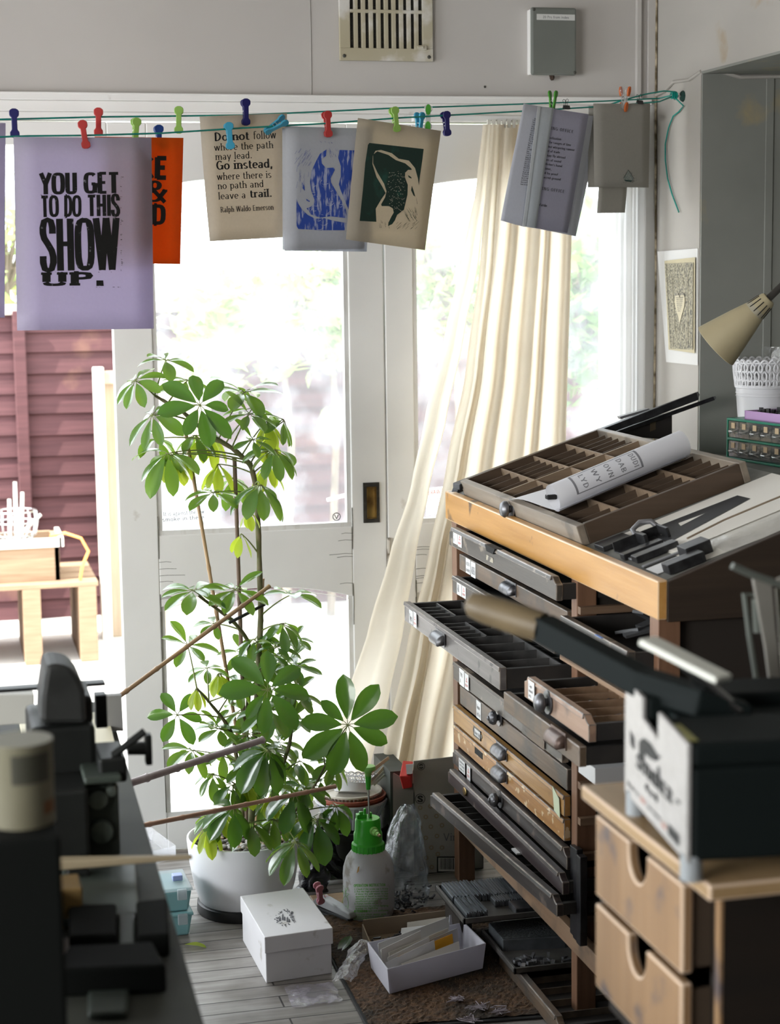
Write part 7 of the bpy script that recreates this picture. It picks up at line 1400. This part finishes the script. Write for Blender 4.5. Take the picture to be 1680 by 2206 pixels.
m = MB(); poly(m, [(.29, .87), (.37, .87), (.37, .91), (.29, .91)], MFc); poly(m, [(.64, .88), (.71, .88), (.71, .92), (.64, .92)], MFc); m.build('red_mark', mat('faded_red_print', (.42, .24, .20), .6), mc)
pv = mp3(ML*.43, .06, MH*.98); tip = at(1010, 1300, d=2.34); g1_ = at(1168, 1352, d=2.28)
bend_ = at(1385, 1470, d=2.12)
MB().tube([tip, tip.lerp(g1_, .06), tip.lerp(g1_, .25), tip.lerp(g1_, .75), g1_], [.010, .0165, .0195, .0205, .0195], 18).build('lever_grip', mat('brown_grip', (.17, .125, .065), .5, (.13, .095, .05), (10, 10, 10)), mc, smooth=60)
def strap(pts, w_, t_, nm, m_):
    m = MB(); up = V((0, 0, 1)); vs = []
    for i, p in enumerate(pts):
        d_ = (pts[min(i+1, len(pts)-1)]-pts[max(i-1, 0)]).normalized(); s_ = d_.cross(up).normalized(); u_ = s_.cross(d_); vs += [p+s_*w_/2+u_*t_/2, p-s_*w_/2+u_*t_/2, p-s_*w_/2-u_*t_/2, p+s_*w_/2-u_*t_/2]
    fs = [(i*4+j, i*4+(j+1) % 4, i*4+4+(j+1) % 4, i*4+4+j) for i in range(len(pts)-1) for j in range(4)]+[(3, 2, 1, 0), tuple(4*(len(pts)-1)+j for j in range(4))]
    return m.add(vs, fs).build(nm, m_, mc, bevel=.003)
strap([g1_, bend_, pv, pv+mn*.05+V((0, 0, -.02))], .030, .032, 'lever_arm', blk_e)
gA, gB = at(1392, 1379, d=2.08), at(1560, 1464, d=2.0); strap([gA, gB], .03, .0085, 'guide_plate', mat('pale_guide_plastic', (.74, .76, .69), .45))
for p, q in ((gA.lerp(gB, .42)-V((0, 0, .004)), mp3(ML*.40, .09, MH*.9)), (gA.lerp(gB, .50)-V((0, 0, .004)), mp3(ML*.47, .10, MH*.9))): MB().tube([p, q], .006, 10).build('guide_pin', chm, mc, smooth=60)
mbx(MB(), ML*.30, ML*.56, .03, MD-.03, MH*.70, MH*.86).build('punch_bed', blk_e, mc, bevel=.003)
mbx(MB(), ML*.70, ML*.96, .004, .014, MH*.932, MH*.94).build('brass_strip', mat('yellow_brass_strip', (.30, .28, .08), .4, metal=.5), mc)

# added near-black box for the dark void, and file rack, behind the machine
dfill = thing('dark_filler', 'added near-black box filling the dark gap beyond the lever press', 'cupboard', (1.75, 2.7, 0))
MB().bx((1.50, 2.36, 0), (2.03, 3.02, .93)).build('body', mat('near_black_fill', (.010, .007, .005), .7), dfill, bevel=.004); MB().bx((1.48, 2.34, .93), (2.04, 3.05, .955)).build('top', MATS['near_black_fill'], dfill, bevel=.003)
MB().bx((1.495, 2.40, .06), (1.50, 2.69, .90)).build('door', MATS['near_black_fill'], dfill); MB().bx((1.495, 2.70, .06), (1.50, 2.99, .90)).build('door', MATS['near_black_fill'], dfill)
rkm = mat('dull_beige_metal', (.25, .24, .215), .5, (.20, .195, .175), (8, 8, 8)); rk2 = mat('grey_green_wire', (.12, .135, .12), .45)
ry = 2.062; RK = lambda px, py, o=0: at(px, py, y=ry+o)
rk = thing('file_rack', 'beige and grey metal file rack standing on the pine chest behind the lever press', 'rack', RK(1640, 1560))
MB().prism([RK(1620, 1237), RK(1664, 1255), RK(1700, 1660), RK(1680, 1640), RK(1648, 1395)], (0, .006, 0)).build('end_plate', rkm, rk, bevel=.002)
MB().tube([RK(1577, 1219), RK(1620, 1238), RK(1700, 1266)], .0048, 8).build('top_rod', rk2, rk); MB().tube([RK(1664, 1256), RK(1700, 1240)], .004, 8).build('top_rod', rkm, rk)
MB().tube([RK(1631, 1284, .018), RK(1603, 1279, .018), RK(1614, 1370, .018), RK(1630, 1470, .018), RK(1652, 1640, .018)], .0038, 8).build('wire_frame', rk2, rk); MB().tube([RK(1628, 1290, .014), RK(1632, 1362, .014)], .006, 8).build('wire_frame', rk2, rk)
MB().prism([RK(1672, 1268, .014), RK(1720, 1275, .014), RK(1735, 1630, .014), RK(1700, 1630, .014)], (0, .004, 0)).build('paper_bundle', mat('dim_cream_paper', (.24, .23, .19), .8), rk)
MB().bx((RK(1630, 1560).x, ry-.004, 1.0), (RK(1740, 1560).x, ry+.03, 1.008)).build('rack_base', rk2, rk)

# ================================================================ near left: bench with the black hand press
bnm = mat('grey_green_bench', (.050, .054, .042), .75, (.036, .039, .031), (7, 7, 7), stain=(.03, .032, .027), stain_scale=9, stain_at=(.56, .7)); BZ = .80
bench = thing('workbench', 'long bench with a worn grey-green top running along the near side of the room', 'bench', (-.3, 2.3, 0))
MB().hexa([(-1.2, .9, BZ-.035), (.235, .9, BZ-.035), (.30, 3.56, BZ-.035), (-1.2, 3.56, BZ-.035), (-1.2, .9, BZ), (.235, .9, BZ), (.30, 3.56, BZ), (-1.2, 3.56, BZ)]).build('bench_top', bnm, bench, bevel=.002)
for x, y in ((-1.15, 1.0), (-1.15, 3.45), (.14, 1.0), (.20, 3.45)): MB().bx((x, y, 0), (x+.07, y+.07, BZ-.035)).build('leg', MATS['dark_carcass'], bench, bevel=.003)
MB().bx((-1.15, 1.0, .62), (.2, 1.03, .765)).build('apron', MATS['dark_carcass'], bench)
castm = mat('oily_black_cast_iron', (.0055, .0065, .006), .5, (.010, .0115, .0105), (14, 14, 14), spec=.3); grn_m = mat('grey_green_plate', (.045, .060, .048), .5, (.028, .036, .03), (10, 10, 10))
PY = 2.62
def pb(m, px0, py0, px1, py1, y, dp, z0=None):
    a_, b_ = at(px0, py1, y=y), at(px1, py0, y=y); return m.bx((a_.x, y, a_.z if z0 is None else z0), (b_.x, y+dp, b_.z))
pz = lambda px, py, y=PY: at(px, py, y=y)
hp_ = thing('hand_press', 'oily black cast iron hand press bolted to the near bench', 'press', (.15, PY, BZ))
m = MB(); pb(m, 70, 1560, 205, 1700, PY, .16, BZ); pb(m, 95, 1500, 200, 1570, PY+.02, .12); m.build('body', castm, hp_, bevel=.008)
pts = [(86, 1560), (88, 1500), (98, 1434), (122, 1432), (152, 1437), (172, 1462), (184, 1490), (188, 1560)]; MB().prism([pz(x, y, PY-.02) for x, y in pts], (0, .10, 0)).build('arched_head', mat('worn_dark_grey_cap', (.030, .032, .031), .6, (.009, .010, .009), (9, 9, 9), .4, .6), hp_, bevel=.008)
m = MB(); pb(m, -160, 1478, 228, 1497, PY+.16, .03); m.build('cross_beam', castm, hp_, bevel=.002)
m = MB(); pb(m, 207, 1497, 230, 1570, PY+.16, .03); m.build('beam_post', castm, hp_, bevel=.002)
MB().tube([pz(243, 1628, PY-.04), pz(312, 1575, PY-.04)], .006, 8).build('lever_rod', castm, hp_)
m = MB(); pb(m, 315, 1584, 327, 1650, PY, .02); m.tube([pz(275, 1612, PY+.01), pz(320, 1612, PY+.01)], .010, 10); m.build('clamp_handle', castm, hp_, bevel=.002)
m = MB(); pb(m, 215, 1632, 273, 1690, PY-.06, .10); m.build('side_block', castm, hp_, bevel=.004)
m = MB(); pb(m, 182, 1670, 262, 1692, PY-.08, .10); m.build('platen_edge', grn_m, hp_, bevel=.003)
m = MB(); pb(m, 185, 1690, 255, 1790, PY-.05, .06, BZ+.005); m.build('platen', grn_m, hp_, bevel=.004)
m = MB()
for (cx_, cy_, r_) in ((210, 1720, 22), (238, 1702, 12), (218, 1790, 26)): c_ = pz(cx_, cy_, PY-.055); m.lathe([(0, .012), (r_*.00062, .010), (r_*.00066, 0)], c_, 18, T=rot('X', 90).to_3x3())
m.build('round_boss', mat('greenish_worn_metal', (.16, .19, .165), .4, (.08, .1, .085), (20, 20, 20), metal=.4), hp_, smooth=40)
m = MB(); pb(m, 60, 1700, 190, 1860, PY-.10, .14, BZ); m.build('foot', castm, hp_, bevel=.006)
tag(MB().hexa([(.12, PY+.40, BZ+.002), (.272, PY+.42, BZ+.002), (.286, PY+.80, BZ+.002), (.12, PY+.78, BZ+.002), (.12, PY+.40, BZ+.014), (.272, PY+.42, BZ+.014), (.286, PY+.80, BZ+.014), (.12, PY+.78, BZ+.014)]).build('paper_stack', mat('sunlit_cream_paper', (.80, .75, .55), .6)), 'stack of cream paper on the bench beyond the hand press', 'paper')
tag(MB().prism([pz(-120, 1500, 3.0), pz(74, 1496, 3.0), pz(74, 1558, 3.0), pz(-120, 1572, 3.0)], (0, .03, 0)).build('paper_pad', mat('pale_ruled_paper', (.6, .6, .55), .6), bevel=.002), 'pale pad of paper propped behind the hand press under its beam', 'pad')
tag(MB().prism([pz(228, 1500, 3.3), pz(262, 1498, 3.3), pz(266, 1575, 3.3), pz(228, 1575, 3.3)], (0, .02, 0)).build('grey_board', mat('mid_grey_board', (.30, .30, .29), .7)), 'grey board standing at the far end of the bench by the doorway', 'board')
ty = 1.82; tc0 = at(42, 1592, y=ty); tr_ = (at(112, 1592, y=ty)-tc0).length; tin = thing('ink_tin', 'cream tin standing on a black iron stand before the hand press', 'tin', (tc0.x, ty, at(60, 1768, y=ty).z))
MB().lathe([(0, at(60, 1768, y=ty).z), (tr_, at(60, 1768, y=ty).z), (tr_, tc0.z-.008), (tr_*1.02, tc0.z-.006), (tr_*1.02, tc0.z), (0, tc0.z)], (tc0.x, ty, 0), 36).build('body', mat('dim_cream_tin', (.20, .19, .13), .5, (.16, .15, .10), (9, 9, 9)), tin, smooth=40)
zb1 = at(60, 1768, y=ty).z; ibx = at(134, 1900, y=1.76).x; tag(MB().bx((-.09, 1.76, BZ), (ibx, 1.93, zb1-.001)).build('iron_stand', mat('matt_black', (.005, .006, .0055), .85, spec=.12), bevel=.004), 'matt black iron stand under the cream ink tin', 'stand'); zb2 = at(60, 1610, y=ty).z; MB().lathe([(tr_*1.006, zb2-.03), (tr_*1.006, zb2)], (tc0.x, ty, 0), 36, a0=-1.9, a1=-.6).build('label', mat('dark_olive_label', (.05, .05, .035), .6), tin, smooth=40)
MB().lathe([(tr_*1.008, zb1+.012), (tr_*1.008, zb1+.026)], (tc0.x, ty, 0), 20, a0=-.9, a1=-.3).build('label', mat('rust_label', (.17, .07, .02), .6), tin, smooth=40)
tag(MB().bx((pz(122, 1770, 2.3).x, 2.3, BZ), (pz(172, 1770, 2.3).x, 2.36, BZ+.055)).build('ochre_box', mat('ochre_carton', (.16, .10, .03), .6), bevel=.003), 'small ochre carton on the bench between the tin and the press', 'carton')
s0_ = at(112, 1862, z=BZ+.034); s1_ = at(414, 1846, z=BZ+.034)
tag(MB().hexa([s0_+V((0, -.012, -.006)), s1_+V((0, -.004, -.003)), s1_+V((0, .004, -.003)), s0_+V((0, .012, -.006)), s0_+V((0, -.012, .008)), s1_+V((0, -.004, .003)), s1_+V((0, .004, .003)), s0_+V((0, .012, .008))]).build('wooden_slat', wood('pale_slat', (.34, .28, .18), (.27, .22, .14), 'x', .6), bevel=.002), 'pale wooden slat lying across the bench and jutting past its edge', 'slat')
tag(MB().bx((s0_.x+.02, s0_.y-.012, BZ), (s0_.x+.05, s0_.y+.012, BZ+.026)).build('slat_rest', castm, bevel=.003), 'black iron rest under the pale wooden slat', 'rest')
fr2 = thing('printing_chase', 'grey-green iron frame lying on the bench in front of the slat', 'frame', at(215, 1980, z=BZ))
FQ = lambda px, py, h=0: at(px, py, z=BZ+h)
for n_, pts in (('plate', [(135, 1875), (292, 1868), (300, 1985), (138, 2000)]), ('bar', [(255, 1985), (292, 1985), (292, 2070), (255, 2072)]), ('bar', [(120, 2040), (170, 2036), (185, 2062), (125, 2082)]), ('bar', [(240, 2062), (320, 2058), (322, 2085), (244, 2092)])): MB().prism([FQ(x, y, .004) for x, y in pts], (0, 0, .012)).build(n_, grn_m if n_ == 'plate' or pts[0][0] == 255 else mat('dim_pinkish_iron', (.12, .10, .09), .6), fr2, bevel=.003)
for lb, pts, h_ in (('black slab put in as the dark recess of the grey-green frame, nearer the tin', [(148, 1996), (252, 1992), (252, 2062), (150, 2066)], .03), ('black slab put in as the dark recess of the grey-green frame, nearer the bench edge', [(294, 1988), (362, 1980), (366, 2062), (298, 2066)], .03), ('long black iron block at the very front of the bench', [(150, 2095), (330, 2085), (360, 2140), (120, 2150)], .035), ('black tool box on the bench below the ink tin', [(-60, 1990), (110, 1985), (118, 2150), (-60, 2150)], .06)):
    tag(MB().prism([FQ(x, y, .001) for x, y in pts], (0, 0, h_)).build('black_block', mat('matt_black', (.005, .006, .0055), .85, spec=.12), bevel=.004), lb, 'block', 'black iron blocks on the bench')  # first two slabs paint the dark recesses of the frame
tag(MB().prism([FQ(190, 2150, .001), FQ(280, 2145, .001), FQ(275, 2195, .001), FQ(190, 2200, .001)], (0, 0, .01)).build('grey_green_lid', grn_m, bevel=.004), 'grey-green metal lid at the front edge of the bench', 'lid')
